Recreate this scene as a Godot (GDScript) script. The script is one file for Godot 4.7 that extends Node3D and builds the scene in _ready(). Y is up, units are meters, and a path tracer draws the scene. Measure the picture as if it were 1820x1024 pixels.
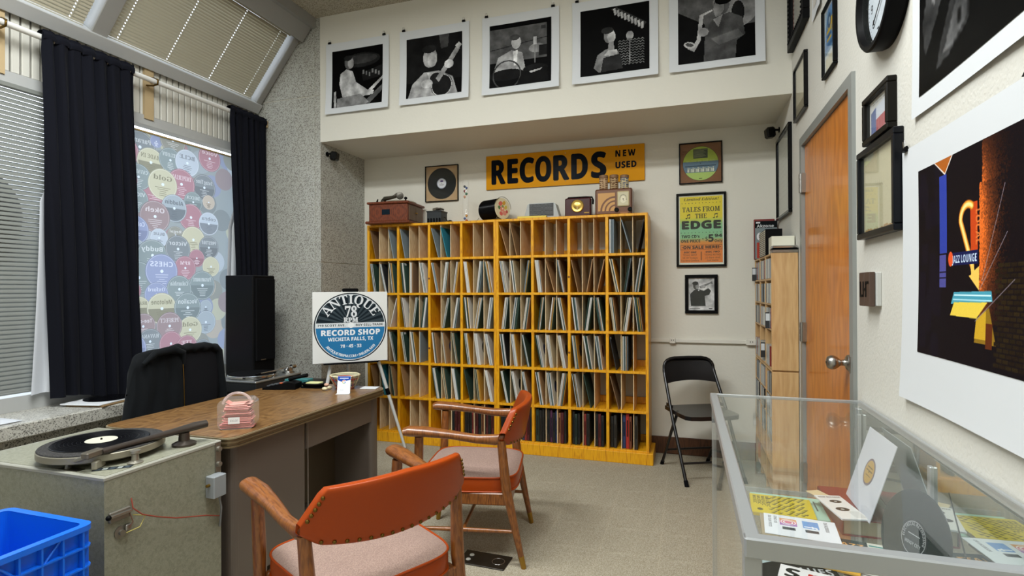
extends Node3D
# A record shop: camera, sky, lamps and exposure first, then the room, then the things in it.

class MB:
	var v := PackedVector3Array()
	var n := PackedVector3Array()
	var u := PackedVector2Array()
	func tri(a: Vector3, b: Vector3, c: Vector3, na: Vector3, nb: Vector3, nc: Vector3, ua := Vector2.ZERO, ub := Vector2.ZERO, uc := Vector2.ZERO) -> void:
		v.append(a); v.append(b); v.append(c)
		n.append(na); n.append(nb); n.append(nc)
		u.append(ua); u.append(ub); u.append(uc)
	# a bottom left, b bottom right, c top right, d top left, seen from the front
	func quad(a: Vector3, b: Vector3, c: Vector3, d: Vector3, r := Rect2(0, 0, 1, 1)) -> void:
		var m := (c - a).cross(d - b).normalized()
		var ua := Vector2(r.position.x, r.end.y)
		var ub := r.end
		var uc := Vector2(r.end.x, r.position.y)
		tri(a, d, c, m, m, m, ua, r.position, uc)
		tri(a, c, b, m, m, m, ua, uc, ub)
	func face(p: Array, o: Vector3) -> void:
		var m: Vector3 = (p[1] - p[0]).cross(p[2] - p[0]).normalized()
		if m.dot((p[0] + p[1] + p[2]) / 3.0 - o) < 0:
			p.reverse()
			m = -m
		for k in range(1, p.size() - 1):
			tri(p[0], p[k + 1], p[k], m, m, m)
	func box(c: Vector3, s: Vector3, t := Transform3D()) -> MB:
		var h := s / 2
		for ax in 3:
			for sg in [-1.0, 1.0]:
				var a := Vector3.ZERO; a[ax] = sg * h[ax]
				var e := Vector3.ZERO; e[(ax + 1) % 3] = h[(ax + 1) % 3]
				var f := Vector3.ZERO; f[(ax + 2) % 3] = h[(ax + 2) % 3]
				var q := [t * (c + a - e - f), t * (c + a + e - f), t * (c + a + e + f), t * (c + a - e + f)]
				face(q, t * c)
		return self
	func b2(lo: Vector3, hi: Vector3, t := Transform3D()) -> MB:
		return box((lo + hi) / 2, (hi - lo).abs(), t)
	func cbox(c: Vector3, s: Vector3, bev: float, t := Transform3D()) -> MB:
		var h := s / 2
		var o := t * c
		var P := func(x, y, z, k):
			var q := Vector3(x * (h.x - bev), y * (h.y - bev), z * (h.z - bev))
			q[k] = [x, y, z][k] * h[k]
			return t * (c + q)
		var S := [-1.0, 1.0]
		for s1 in S:
			face([P.call(s1, -1, -1, 0), P.call(s1, 1, -1, 0), P.call(s1, 1, 1, 0), P.call(s1, -1, 1, 0)], o)
			face([P.call(-1, s1, -1, 1), P.call(1, s1, -1, 1), P.call(1, s1, 1, 1), P.call(-1, s1, 1, 1)], o)
			face([P.call(-1, -1, s1, 2), P.call(1, -1, s1, 2), P.call(1, 1, s1, 2), P.call(-1, 1, s1, 2)], o)
			for s2 in S:
				face([P.call(s1, s2, -1, 0), P.call(s1, s2, 1, 0), P.call(s1, s2, 1, 1), P.call(s1, s2, -1, 1)], o)
				face([P.call(s1, -1, s2, 0), P.call(s1, 1, s2, 0), P.call(s1, 1, s2, 2), P.call(s1, -1, s2, 2)], o)
				face([P.call(-1, s1, s2, 1), P.call(1, s1, s2, 1), P.call(1, s1, s2, 2), P.call(-1, s1, s2, 2)], o)
				for s3 in S:
					face([P.call(s1, s2, s3, 0), P.call(s1, s2, s3, 1), P.call(s1, s2, s3, 2)], o)
		return self
	# polygon in the xy plane, pulled from z0 to z1; front and back carry uv over its bounds
	func prism(p: PackedVector2Array, z0: float, z1: float, t := Transform3D()) -> MB:
		var ix := Geometry2D.triangulate_polygon(p)
		var lo := p[0]
		var hi := p[0]
		var area := 0.0
		for k in p.size():
			lo = lo.min(p[k]); hi = hi.max(p[k])
			area += p[k].cross(p[(k + 1) % p.size()])
		var uvof := func(q): return Vector2((q.x - lo.x) / (hi.x - lo.x), 1.0 - (q.y - lo.y) / (hi.y - lo.y))
		for side in 2:
			var z := z0 if side == 0 else z1
			var m := (t.basis * Vector3(0, 0, (-1.0 if side == 0 else 1.0) * signf(z1 - z0))).normalized()
			for k in range(0, ix.size(), 3):
				var q := [p[ix[k]], p[ix[k + 1]], p[ix[k + 2]]]
				var w := []
				for e in q: w.append(t * Vector3(e.x, e.y, z))
				if (w[1] - w[0]).cross(w[2] - w[0]).dot(m) > 0:
					w.reverse(); q.reverse()
				tri(w[0], w[1], w[2], m, m, m, uvof.call(q[0]), uvof.call(q[1]), uvof.call(q[2]))
		for k in p.size():
			var a := p[k]
			var b := p[(k + 1) % p.size()]
			var w := [t * Vector3(a.x, a.y, z0), t * Vector3(b.x, b.y, z0), t * Vector3(b.x, b.y, z1), t * Vector3(a.x, a.y, z1)]
			if area * signf(z1 - z0) < 0: w.reverse()
			quad(w[0], w[1], w[2], w[3])
		return self
	# profile of (radius, y) turned round the y axis
	func lathe(prof: Array, seg := 24, t := Transform3D(), smooth := false) -> MB:
		var nn := []
		for k in prof.size() - 1:
			var d: Vector2 = prof[k + 1] - prof[k]
			nn.append(Vector2(d.y, -d.x).normalized())
		for k in prof.size() - 1:
			var p: Vector2 = prof[k]
			var q: Vector2 = prof[k + 1]
			var na: Vector2 = nn[k]
			var nb: Vector2 = nn[k]
			if smooth:
				if k > 0: na = (nn[k] + nn[k - 1]).normalized()
				if k < nn.size() - 1: nb = (nn[k] + nn[k + 1]).normalized()
			for i in seg:
				var a0 := TAU * i / seg
				var a1 := TAU * (i + 1) / seg
				var c0 := Vector2(cos(a0), -sin(a0))
				var c1 := Vector2(cos(a1), -sin(a1))
				var A := t * Vector3(p.x * c0.x, p.y, p.x * c0.y)
				var B := t * Vector3(p.x * c1.x, p.y, p.x * c1.y)
				var C := t * Vector3(q.x * c1.x, q.y, q.x * c1.y)
				var D := t * Vector3(q.x * c0.x, q.y, q.x * c0.y)
				var nA := (t.basis * Vector3(na.x * c0.x, na.y, na.x * c0.y)).normalized()
				var nB := (t.basis * Vector3(na.x * c1.x, na.y, na.x * c1.y)).normalized()
				var nC := (t.basis * Vector3(nb.x * c1.x, nb.y, nb.x * c1.y)).normalized()
				var nD := (t.basis * Vector3(nb.x * c0.x, nb.y, nb.x * c0.y)).normalized()
				var uA := Vector2(0.5 + 0.5 * c0.x, 0.5 + 0.5 * c0.y)
				if q.x > 0.00001: tri(A, D, C, nA, nD, nC, uA, uA, uA)
				if p.x > 0.00001: tri(A, C, B, nA, nC, nB, uA, uA, uA)
		return self
	# flat disc facing +y with the picture laid over it
	func disc(r: float, y: float, seg := 32, t := Transform3D()) -> MB:
		var m := (t.basis * Vector3.UP).normalized()
		for i in seg:
			var a0 := TAU * i / seg
			var a1 := TAU * (i + 1) / seg
			tri(t * Vector3(0, y, 0), t * Vector3(r * cos(a0), y, r * sin(a0)), t * Vector3(r * cos(a1), y, r * sin(a1)), m, m, m, Vector2(.5, .5), Vector2(.5 + .5 * cos(a0), .5 + .5 * sin(a0)), Vector2(.5 + .5 * cos(a1), .5 + .5 * sin(a1)))
		return self
	# round or oval bar along points; rad: number, or one number or Vector2 for each point
	func tube(pts: Array, rad, seg := 8, caps := true, upv := Vector3.UP) -> MB:
		var rings := []
		var up := upv
		for k in pts.size():
			var d: Vector3 = ((pts[mini(k + 1, pts.size() - 1)] as Vector3) - (pts[maxi(k - 1, 0)] as Vector3)).normalized()
			var x := up.cross(d)
			if x.length() < 0.05: x = Vector3(1, 0.01, 0.3).cross(d)
			x = x.normalized()
			var y := d.cross(x).normalized()
			if upv == Vector3.UP and absf(d.y) > 0.5 or k > 0: up = y
			var r = rad[k] if rad is Array else rad
			var rx: float = r.x if r is Vector2 else r
			var ry: float = r.y if r is Vector2 else r
			var ring := []
			for i in seg:
				var a := TAU * i / seg
				var o := x * cos(a) * rx + y * sin(a) * ry
				ring.append([pts[k] + o, (x * cos(a) / maxf(rx, 1e-5) + y * sin(a) / maxf(ry, 1e-5)).normalized()])
			rings.append(ring)
		for k in pts.size() - 1:
			for i in seg:
				var j := (i + 1) % seg
				var A = rings[k][i]; var B = rings[k][j]; var C = rings[k + 1][j]; var D = rings[k + 1][i]
				tri(A[0], D[0], C[0], A[1], D[1], C[1])
				tri(A[0], C[0], B[0], A[1], C[1], B[1])
		if caps:
			for e in [0, pts.size() - 1]:
				var ps := []
				for q in rings[e]: ps.append(q[0])
				face(ps, pts[1] if e == 0 else pts[e - 1])
		return self
	func grid(nu: int, nv: int, f: Callable, wrap_u := false, flip := false) -> MB:
		var P := []
		for j in nv + 1:
			for i in nu + 1: P.append(f.call(float(i) / nu, float(j) / nv))
		var N := []
		for j in nv + 1:
			for i in nu + 1:
				var i0 := maxi(i - 1, 0)
				var i1 := mini(i + 1, nu)
				if wrap_u:
					i0 = (i - 1 + nu) % nu
					i1 = (i + 1) % nu
				var du: Vector3 = P[j * (nu + 1) + i1] - P[j * (nu + 1) + i0]
				var dv: Vector3 = P[mini(j + 1, nv) * (nu + 1) + i] - P[maxi(j - 1, 0) * (nu + 1) + i]
				var m := du.cross(dv)
				if m.length() < 1e-12 and j > 0: N.append(N[(j - 1) * (nu + 1) + i])
				else: N.append((-m if flip else m).normalized())
		for j in nv:
			for i in nu:
				var a := j * (nu + 1) + i
				var b := a + 1
				var c := b + nu + 1
				var d := a + nu + 1
				var q := [a, d, c, b] if not flip else [a, b, c, d]
				var U := func(k): return Vector2(float(k % (nu + 1)) / nu, 1.0 - float(k / (nu + 1)) / nv)
				tri(P[q[0]], P[q[1]], P[q[2]], N[q[0]], N[q[1]], N[q[2]], U.call(q[0]), U.call(q[1]), U.call(q[2]))
				tri(P[q[0]], P[q[2]], P[q[3]], N[q[0]], N[q[2]], N[q[3]], U.call(q[0]), U.call(q[2]), U.call(q[3]))
		return self
	func ball(c: Vector3, r: Vector3, seg := 12, t := Transform3D()) -> MB:
		return grid(seg, seg / 2, func(a, b): return t * (c + Vector3(r.x * sin(PI * b) * cos(TAU * a), -r.y * cos(PI * b), -r.z * sin(PI * b) * sin(TAU * a))), true)
	func mesh() -> ArrayMesh:
		var a := []
		a.resize(Mesh.ARRAY_MAX)
		a[Mesh.ARRAY_VERTEX] = v
		a[Mesh.ARRAY_NORMAL] = n
		a[Mesh.ARRAY_TEX_UV] = u
		var m := ArrayMesh.new()
		m.add_surface_from_arrays(Mesh.PRIMITIVE_TRIANGLES, a)
		return m

# A picture that print is put on: spans filled row by row.
class Cv:
	var im: Image
	var w: int
	var h: int
	static var fonts := {}
	func _init(ww: int, hh: int, c: Color) -> void:
		w = ww; h = hh
		im = Image.create(w, h, false, Image.FORMAT_RGB8)
		im.fill(c)
	func rect(x: float, y: float, ww: float, hh: float, c: Color) -> Cv:
		im.fill_rect(Rect2i(roundi(x), roundi(y), maxi(1, roundi(ww)), maxi(1, roundi(hh))), c)
		return self
	func polys(cs: Array, c: Color) -> Cv:
		var y0 := 1e9
		var y1 := -1e9
		for p in cs:
			for q in p:
				y0 = minf(y0, q.y); y1 = maxf(y1, q.y)
		var ya := maxi(0, floori(y0))
		var yb := mini(h - 1, ceili(y1))
		if yb < ya: return self
		var rows := []
		rows.resize(yb - ya + 1)
		for k in rows.size(): rows[k] = []
		for p in cs:
			for k in p.size():
				var a: Vector2 = p[k]
				var b: Vector2 = p[(k + 1) % p.size()]
				if a.y == b.y: continue
				if a.y > b.y:
					var s := a; a = b; b = s
				for y in range(maxi(ya, ceili(a.y - 0.5)), mini(yb, ceili(b.y - 0.5) - 1) + 1):
					rows[y - ya].append(a.x + (b.x - a.x) * (y + 0.5 - a.y) / (b.y - a.y))
		for k in rows.size():
			var r: Array = rows[k]
			r.sort()
			for i in range(0, r.size() - 1, 2):
				var xa := maxi(0, roundi(r[i]))
				var xb := mini(w, roundi(r[i + 1]))
				if xb > xa: im.fill_rect(Rect2i(xa, k + ya, xb - xa, 1), c)
		return self
	func poly(p: Array, c: Color) -> Cv:
		var q := []
		for k in range(0, p.size(), 2): q.append(Vector2(p[k], p[k + 1]))
		return polys([q], c)
	func ell(x: float, y: float, rx: float, ry: float, c: Color, rot := 0.0) -> Cv:
		var q := []
		for k in 40: q.append(Vector2(x, y) + Vector2(rx * cos(TAU * k / 40), ry * sin(TAU * k / 40)).rotated(rot))
		return polys([q], c)
	func ring(x: float, y: float, r0: float, r1: float, c: Color) -> Cv:
		var q := []
		var p := []
		for k in 64:
			q.append(Vector2(x + r0 * cos(TAU * k / 64), y + r0 * sin(TAU * k / 64)))
			p.append(Vector2(x + r1 * cos(TAU * k / 64), y + r1 * sin(TAU * k / 64)))
		return polys([q, p], c)
	func line(a: Vector2, b: Vector2, t: float, c: Color) -> Cv:
		var d := (b - a).normalized().orthogonal() * t / 2
		return polys([[a + d, b + d, b - d, a - d]], c)
	static func glyphs(s: String, fname: String, weight: int) -> Array:
		var key := fname + str(weight)
		if not fonts.has(key):
			var f := SystemFont.new()
			f.font_names = [fname]
			f.font_weight = weight
			f.hinting = TextServer.HINTING_NONE
			fonts[key] = f
		var ts := TextServerManager.get_primary_interface()
		var rid: RID = fonts[key].get_rids()[0]
		var out := []
		var x := 0.0
		for ch in s:
			var gi := ts.font_get_glyph_index(rid, 200, ch.unicode_at(0), 0)
			var d: Dictionary = ts.font_get_glyph_contours(rid, 200, gi)
			var cs := []
			var from := 0
			for e in d.get("contours", []):
				var pts: Array = []
				var cnt: int = e - from + 1
				for k in cnt:
					var p: Vector3 = d.points[from + k]
					var q: Vector3 = d.points[from + (k + 1) % cnt]
					if p.z == 1.0: pts.append(Vector2(p.x, p.y) / 200)
					else:
						var pr: Vector3 = d.points[from + (k - 1 + cnt) % cnt]
						var a := Vector2(pr.x, pr.y) if pr.z == 1.0 else Vector2(pr.x + p.x, pr.y + p.y) / 2
						var b := Vector2(q.x, q.y) if q.z == 1.0 else Vector2(q.x + p.x, q.y + p.y) / 2
						for st in [0.33, 0.67, 1.0]: pts.append((a * (1 - st) * (1 - st) + Vector2(p.x, p.y) * 2 * st * (1 - st) + b * st * st) / 200)
				cs.append(pts)
				from = e + 1
			var adv: float = ts.font_get_glyph_advance(rid, 200, gi).x / 200
			out.append([cs, x, adv])
			x += adv
		return [out, x]
	# size: height of the letters' em; width > 0 stretches the line to that width; o: bold, mirror, align (0 left, .5 middle), turn, track
	func text(s: String, x: float, y: float, size: float, c: Color, o := {}) -> Cv:
		var g := glyphs(s, o.get("font", "Droid Sans"), o.get("weight", 700))
		var track: float = o.get("track", 0.0)
		var total: float = g[1] + track * s.length()
		var sx: float = size
		if o.has("width"): sx = o.width / total
		var off: float = -total * sx * o.get("align", 0.0)
		var tf := Transform2D(o.get("turn", 0.0), Vector2(x, y))
		var k := 0
		for e in g[0]:
			var all := []
			for ct in e[0]:
				var pts := []
				for p in ct:
					var q := Vector2(off + (e[1] + track * k + p.x) * sx, p.y * size)
					q.x += -q.y * o.get("slant", 0.0)
					if o.get("mirror", false): q.x = -q.x
					pts.append(tf * q)
				all.append(pts)
			if all: polys(all, c)
			var bold: float = o.get("bold", 0.0)
			if bold > 0 and all:
				for dd in [Vector2(1, 0), Vector2(-1, 0), Vector2(0, 1), Vector2(0, -1)]:
					var sh := []
					for pp in all:
						var w2 := []
						for q in pp: w2.append(q + dd * bold)
						sh.append(w2)
					polys(sh, c)
			k += 1
		return self
	# letters along a circle; a0: angle of the middle, clockwise from up; inner: feet towards the middle
	func arc(s: String, x: float, y: float, r: float, size: float, c: Color, span: float, o := {}) -> Cv:
		var g := glyphs(s, o.get("font", "Droid Sans"), o.get("weight", 700))
		var below: bool = o.get("below", false)
		for e in g[0]:
			var mid: float = (e[1] + e[2] / 2) / g[1] - 0.5
			var a: float = mid * span * (-1.0 if below else 1.0) + o.get("mid", 0.0) + (PI if below else 0.0)
			var tf := Transform2D(a + (PI if below else 0.0), Vector2(x + r * sin(a), y - r * cos(a)))
			var all := []
			for ct in e[0]:
				var pts := []
				for p in ct: pts.append(tf * Vector2((p.x - e[2] / 2) * size * o.get("wide", 1.0), p.y * size))
				all.append(pts)
			if all: polys(all, c)
		return self
	# soft focus and film grain, as a photograph has
	func photo(k: int, grain: float, sd := 1, modul := 0.0) -> Cv:
		im.resize(w / k, h / k, Image.INTERPOLATE_TRILINEAR)
		im.resize(w, h, Image.INTERPOLATE_CUBIC)
		var r := RandomNumberGenerator.new()
		r.seed = sd
		var d := im.get_data()
		var tone := FastNoiseLite.new()
		tone.seed = sd
		tone.frequency = 0.007
		tone.fractal_octaves = 4
		for q in range(0, d.size(), 3):
			var px := q / 3
			var e := int(r.randfn(0.0, grain) + d[q] * modul * tone.get_noise_2d(px % w, px / w))
			d[q] = clampi(d[q] + e, 0, 255)
			d[q + 1] = clampi(d[q + 1] + e, 0, 255)
			d[q + 2] = clampi(d[q + 2] + e, 0, 255)
		im = Image.create_from_data(w, h, false, Image.FORMAT_RGB8, d)
		return self
	func tex() -> ImageTexture:
		return ImageTexture.create_from_image(im)

var rng := RandomNumberGenerator.new()
var used := {}
var M := {}

func numbered(called: String) -> String:
	if not used.has(called):
		used[called] = 0
		return called
	used[called] += 1
	return "%s_%03d" % [called, used[called]]
func meta(o: Node, label: String, category: String, group := "") -> void:
	o.set_meta("label", label)
	o.set_meta("category", category)
	if group: o.set_meta("group", group)
func thing(called: String, label: String, category: String, at := Vector3.ZERO, turn := 0.0, group := "") -> Node3D:
	var o := Node3D.new()
	o.name = numbered(called)
	add_child(o)
	o.position = at
	o.rotation.y = turn
	meta(o, label, category, group)
	return o
func inst(called: String, mb, m: Material) -> MeshInstance3D:
	var o := MeshInstance3D.new()
	o.name = called
	o.mesh = mb.mesh() if mb is MB else mb
	o.material_override = m
	return o
func part(parent: Node3D, called: String, mb, m: Material, at := Vector3.ZERO, label := "") -> MeshInstance3D:
	var o := inst(called, mb, m)
	parent.add_child(o, true)
	o.position = at
	if label: o.set_meta("label", label)
	return o
func solo(called: String, mb, m: Material, label: String, category: String, at := Vector3.ZERO, turn := 0.0, group := "") -> MeshInstance3D:
	var o := inst(numbered(called), mb, m)
	add_child(o)
	o.position = at
	o.rotation.y = turn
	meta(o, label, category, group)
	return o
func struct(called: String, mb, m: Material, label := "") -> MeshInstance3D:
	var o := inst(called, mb, m)
	add_child(o)
	o.set_meta("kind", "structure")
	if label: o.set_meta("label", label)
	return o
func mat(c, rough := 0.6, metal := 0.0, o := {}) -> StandardMaterial3D:
	var m := StandardMaterial3D.new()
	m.albedo_color = Color(c) if c is String else c
	m.roughness = rough
	m.metallic = metal
	m.metallic_specular = o.get("spec", 0.5)
	if o.has("tex"): m.albedo_texture = o.tex
	if o.has("tri"):
		m.uv1_triplanar = true
		m.uv1_world_triplanar = o.get("world", false)
		m.uv1_scale = o.tri if o.tri is Vector3 else Vector3.ONE * o.tri
	if o.has("bump"):
		m.heightmap_enabled = true
		m.heightmap_texture = o.bump
		m.heightmap_scale = o.get("depth", 0.1)
	if o.has("coat"):
		m.clearcoat_enabled = true
		m.clearcoat = o.coat
		m.clearcoat_roughness = 0.1
	if o.has("rim"):
		m.rim_enabled = true
		m.rim = o.rim
		m.rim_tint = 0.5
	if o.has("back"):
		m.backlight_enabled = true
		m.backlight = o.back
	return m
func printed(cv: Cv, rough := 0.5, o := {}) -> StandardMaterial3D:
	o.tex = cv.tex()
	if not o.has("spec"): o.spec = 0.14
	return mat(Color.WHITE, rough, 0.0, o)
func pane(alpha := 0.06, tint := Color(0.9, 0.95, 0.93)) -> StandardMaterial3D:
	var m := StandardMaterial3D.new()
	m.transparency = BaseMaterial3D.TRANSPARENCY_ALPHA
	m.albedo_color = Color(tint, alpha)
	m.roughness = 0.02
	m.metallic_specular = 0.37
	return m
func noise(freq: float, type := FastNoiseLite.TYPE_SIMPLEX_SMOOTH, oct := 3, sd := 1) -> FastNoiseLite:
	var f := FastNoiseLite.new()
	f.noise_type = type
	f.frequency = freq
	f.fractal_octaves = oct
	f.seed = sd
	return f
# wood with its grain along v
func woodtex(cs: Array, sd: int, ring := 7.0, w := 256, h := 512) -> ImageTexture:
	var g := Gradient.new()
	var offs := PackedFloat32Array()
	var cols := PackedColorArray()
	for k in cs.size():
		offs.append(float(k) / (cs.size() - 1))
		cols.append(Color(cs[k]))
	g.offsets = offs
	g.colors = cols
	var a := noise(0.01, FastNoiseLite.TYPE_SIMPLEX_SMOOTH, 2, sd)
	var b := noise(0.08, FastNoiseLite.TYPE_SIMPLEX_SMOOTH, 2, sd + 5)
	var im := Image.create(w, h, false, Image.FORMAT_RGB8)
	for x in w:
		for y in h:
			var yy := minf(y, h - y)
			var xx := minf(x, w - x)
			var t := a.get_noise_2d(xx * 1.6, yy * 0.18) * ring
			t = 0.5 + 0.32 * sin(t * 3.0) * 0.7 + 0.45 * b.get_noise_2d(x * 3.0, yy * 0.12)
			im.set_pixel(x, y, g.sample(clampf(t, 0, 1)))
	return ImageTexture.create_from_image(im)
func speckle(base: Color, dark: Color, mid: Color, f: float, amount: float, sd: int, w := 512) -> ImageTexture:
	var a := noise(f, FastNoiseLite.TYPE_CELLULAR, 1, sd)
	a.cellular_return_type = FastNoiseLite.RETURN_CELL_VALUE
	a.fractal_type = FastNoiseLite.FRACTAL_NONE
	var b := noise(f * 0.9, FastNoiseLite.TYPE_CELLULAR, 1, sd + 3)
	b.cellular_return_type = FastNoiseLite.RETURN_DISTANCE
	b.fractal_type = FastNoiseLite.FRACTAL_NONE
	var im := Image.create(w, w, false, Image.FORMAT_RGB8)
	var r := RandomNumberGenerator.new()
	r.seed = sd
	for x in w:
		for y in w:
			var t := a.get_noise_2d(x, y)
			var d := b.get_noise_2d(x, y)
			var c := base
			if t < -1 + 2 * amount and d < -0.25: c = dark
			elif t > 0.35 and d < -0.1: c = mid
			var e := r.randf_range(-0.035, 0.035)
			im.set_pixel(x, y, Color(c.r + e, c.g + e, c.b + e))
	return ImageTexture.create_from_image(im)
func bumps(freq: float, sd: int, w := 512, type := FastNoiseLite.TYPE_SIMPLEX_SMOOTH, oct := 3) -> ImageTexture:
	return ImageTexture.create_from_image(noise(freq, type, oct, sd).get_seamless_image(w, w))
func rounded(x0: float, y0: float, x1: float, y1: float, r: float, k := 5) -> PackedVector2Array:
	var p := PackedVector2Array()
	for c in [[x1 - r, y1 - r, 0.0], [x0 + r, y1 - r, PI / 2], [x0 + r, y0 + r, PI], [x1 - r, y0 + r, 1.5 * PI]]:
		for i in k + 1:
			var a: float = c[2] + PI / 2 * i / k
			p.append(Vector2(c[0] + r * cos(a), c[1] + r * sin(a)))
	return p
func T(at: Vector3, rx := 0.0, ry := 0.0, rz := 0.0) -> Transform3D:
	return Transform3D(Basis.from_euler(Vector3(rx, ry, rz)), at)
# lays the xy plane down: polygon x -> x, polygon y -> -z
func flat(y := 0.0) -> Transform3D:
	return Transform3D(Basis(Vector3.RIGHT, Vector3(0, 0, -1), Vector3.UP), Vector3(0, y, 0))

const XL := -3.55     # window wall
const XR := 0.65      # right wall
const ZB := -4.46     # wall behind the record shelves
const ZS := -3.812    # face of the boxed-out wall above
const ZF := 2.2       # wall behind the camera
const CEIL := 3.575
const SOF := 2.535

func _ready() -> void:
	rng.seed = 7
	eye_and_light()
	materials()
	room()
	window_wall()
	door()
	record_shelves()
	sleeves()
	shelf_top_things()
	back_wall_things()
	right_wall_things()
	disc_tower()
	desk_and_things()
	player_cabinet()
	corner_things()
	chairs()
	display_case()

func eye_and_light() -> void:
	var cam := Camera3D.new()
	cam.name = "camera"
	cam.transform = Transform3D(Basis(Vector3.UP, 0.309764) * Basis(Vector3.RIGHT, 0.0028322) * Basis(Vector3(0, 0, 1), -0.0048506), Vector3(0, 1.3, 0))
	cam.fov = 55.967
	cam.near = 0.05
	add_child(cam)
	cam.current = true
	var e := Environment.new()
	e.background_mode = Environment.BG_SKY
	var sky := Sky.new()
	var sm := ProceduralSkyMaterial.new()
	sm.sky_top_color = Color("cfdcec")
	sm.sky_horizon_color = Color("e6ecf2")
	sm.ground_horizon_color = Color("b9bcbc")
	sm.ground_bottom_color = Color("8f918f")
	sm.sky_energy_multiplier = 1.9
	sm.ground_energy_multiplier = 1.6
	sky.sky_material = sm
	e.sky = sky
	e.tonemap_mode = Environment.TONE_MAPPER_LINEAR
	e.tonemap_exposure = 0.95
	e.sdfgi_enabled = true
	e.ssao_enabled = true
	e.ssil_enabled = true
	var we := WorldEnvironment.new()
	we.name = "world"
	we.environment = e
	add_child(we)
	# two rows of ceiling lamps, over and behind the camera
	for q in [[Vector3(-2.0, CEIL, -1.45), 7.4], [Vector3(-0.4, CEIL, -1.45), 5.4], [Vector3(-1.2, CEIL, -0.8), 5.5], [Vector3(-0.35, CEIL, 1.2), 1.2], [Vector3(-2.2, CEIL, 1.3), 1.8]]:
		ceiling_lamp(q[0], PI / 2 if q[0].z > 0 else 0.0, q[1])

func ceiling_lamp(at: Vector3, turn: float, energy: float) -> void:
	var where: String = ("over the armchairs" if at.z < -1 else "over the middle of the room" if at.z < 0 else "behind the camera") + (", window side" if at.x < -1 else ", door side")
	var l := thing("ceiling_lamp", "long flat fluorescent ceiling lamp " + where, "lamp", at, turn, "fluorescent lamps on the ceiling")
	var glow := StandardMaterial3D.new()
	glow.albedo_color = Color(0.9, 0.9, 0.88)
	glow.emission_enabled = true
	glow.emission = Color(0.96, 0.98, 1.0)
	glow.emission_energy_multiplier = 3.0
	part(l, "housing", MB.new().cbox(Vector3(0, -0.02, 0), Vector3(1.24, 0.04, 0.34), 0.004), mat("e8e8e4", 0.5))
	part(l, "lamp_diffuser", MB.new().cbox(Vector3(0, -0.05, 0), Vector3(1.2, 0.02, 0.3), 0.004), glow)
	var a := AreaLight3D.new()
	a.name = "lamp_light"
	a.area_size = Vector2(1.2, 0.3)
	a.light_color = Color(0.97, 0.985, 0.985)
	a.light_energy = energy
	a.area_range = 12.0
	a.area_attenuation = 2.0
	a.shadow_enabled = true
	l.add_child(a)
	a.position = Vector3(0, -0.065, 0)
	a.rotation.x = -PI / 2

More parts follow.
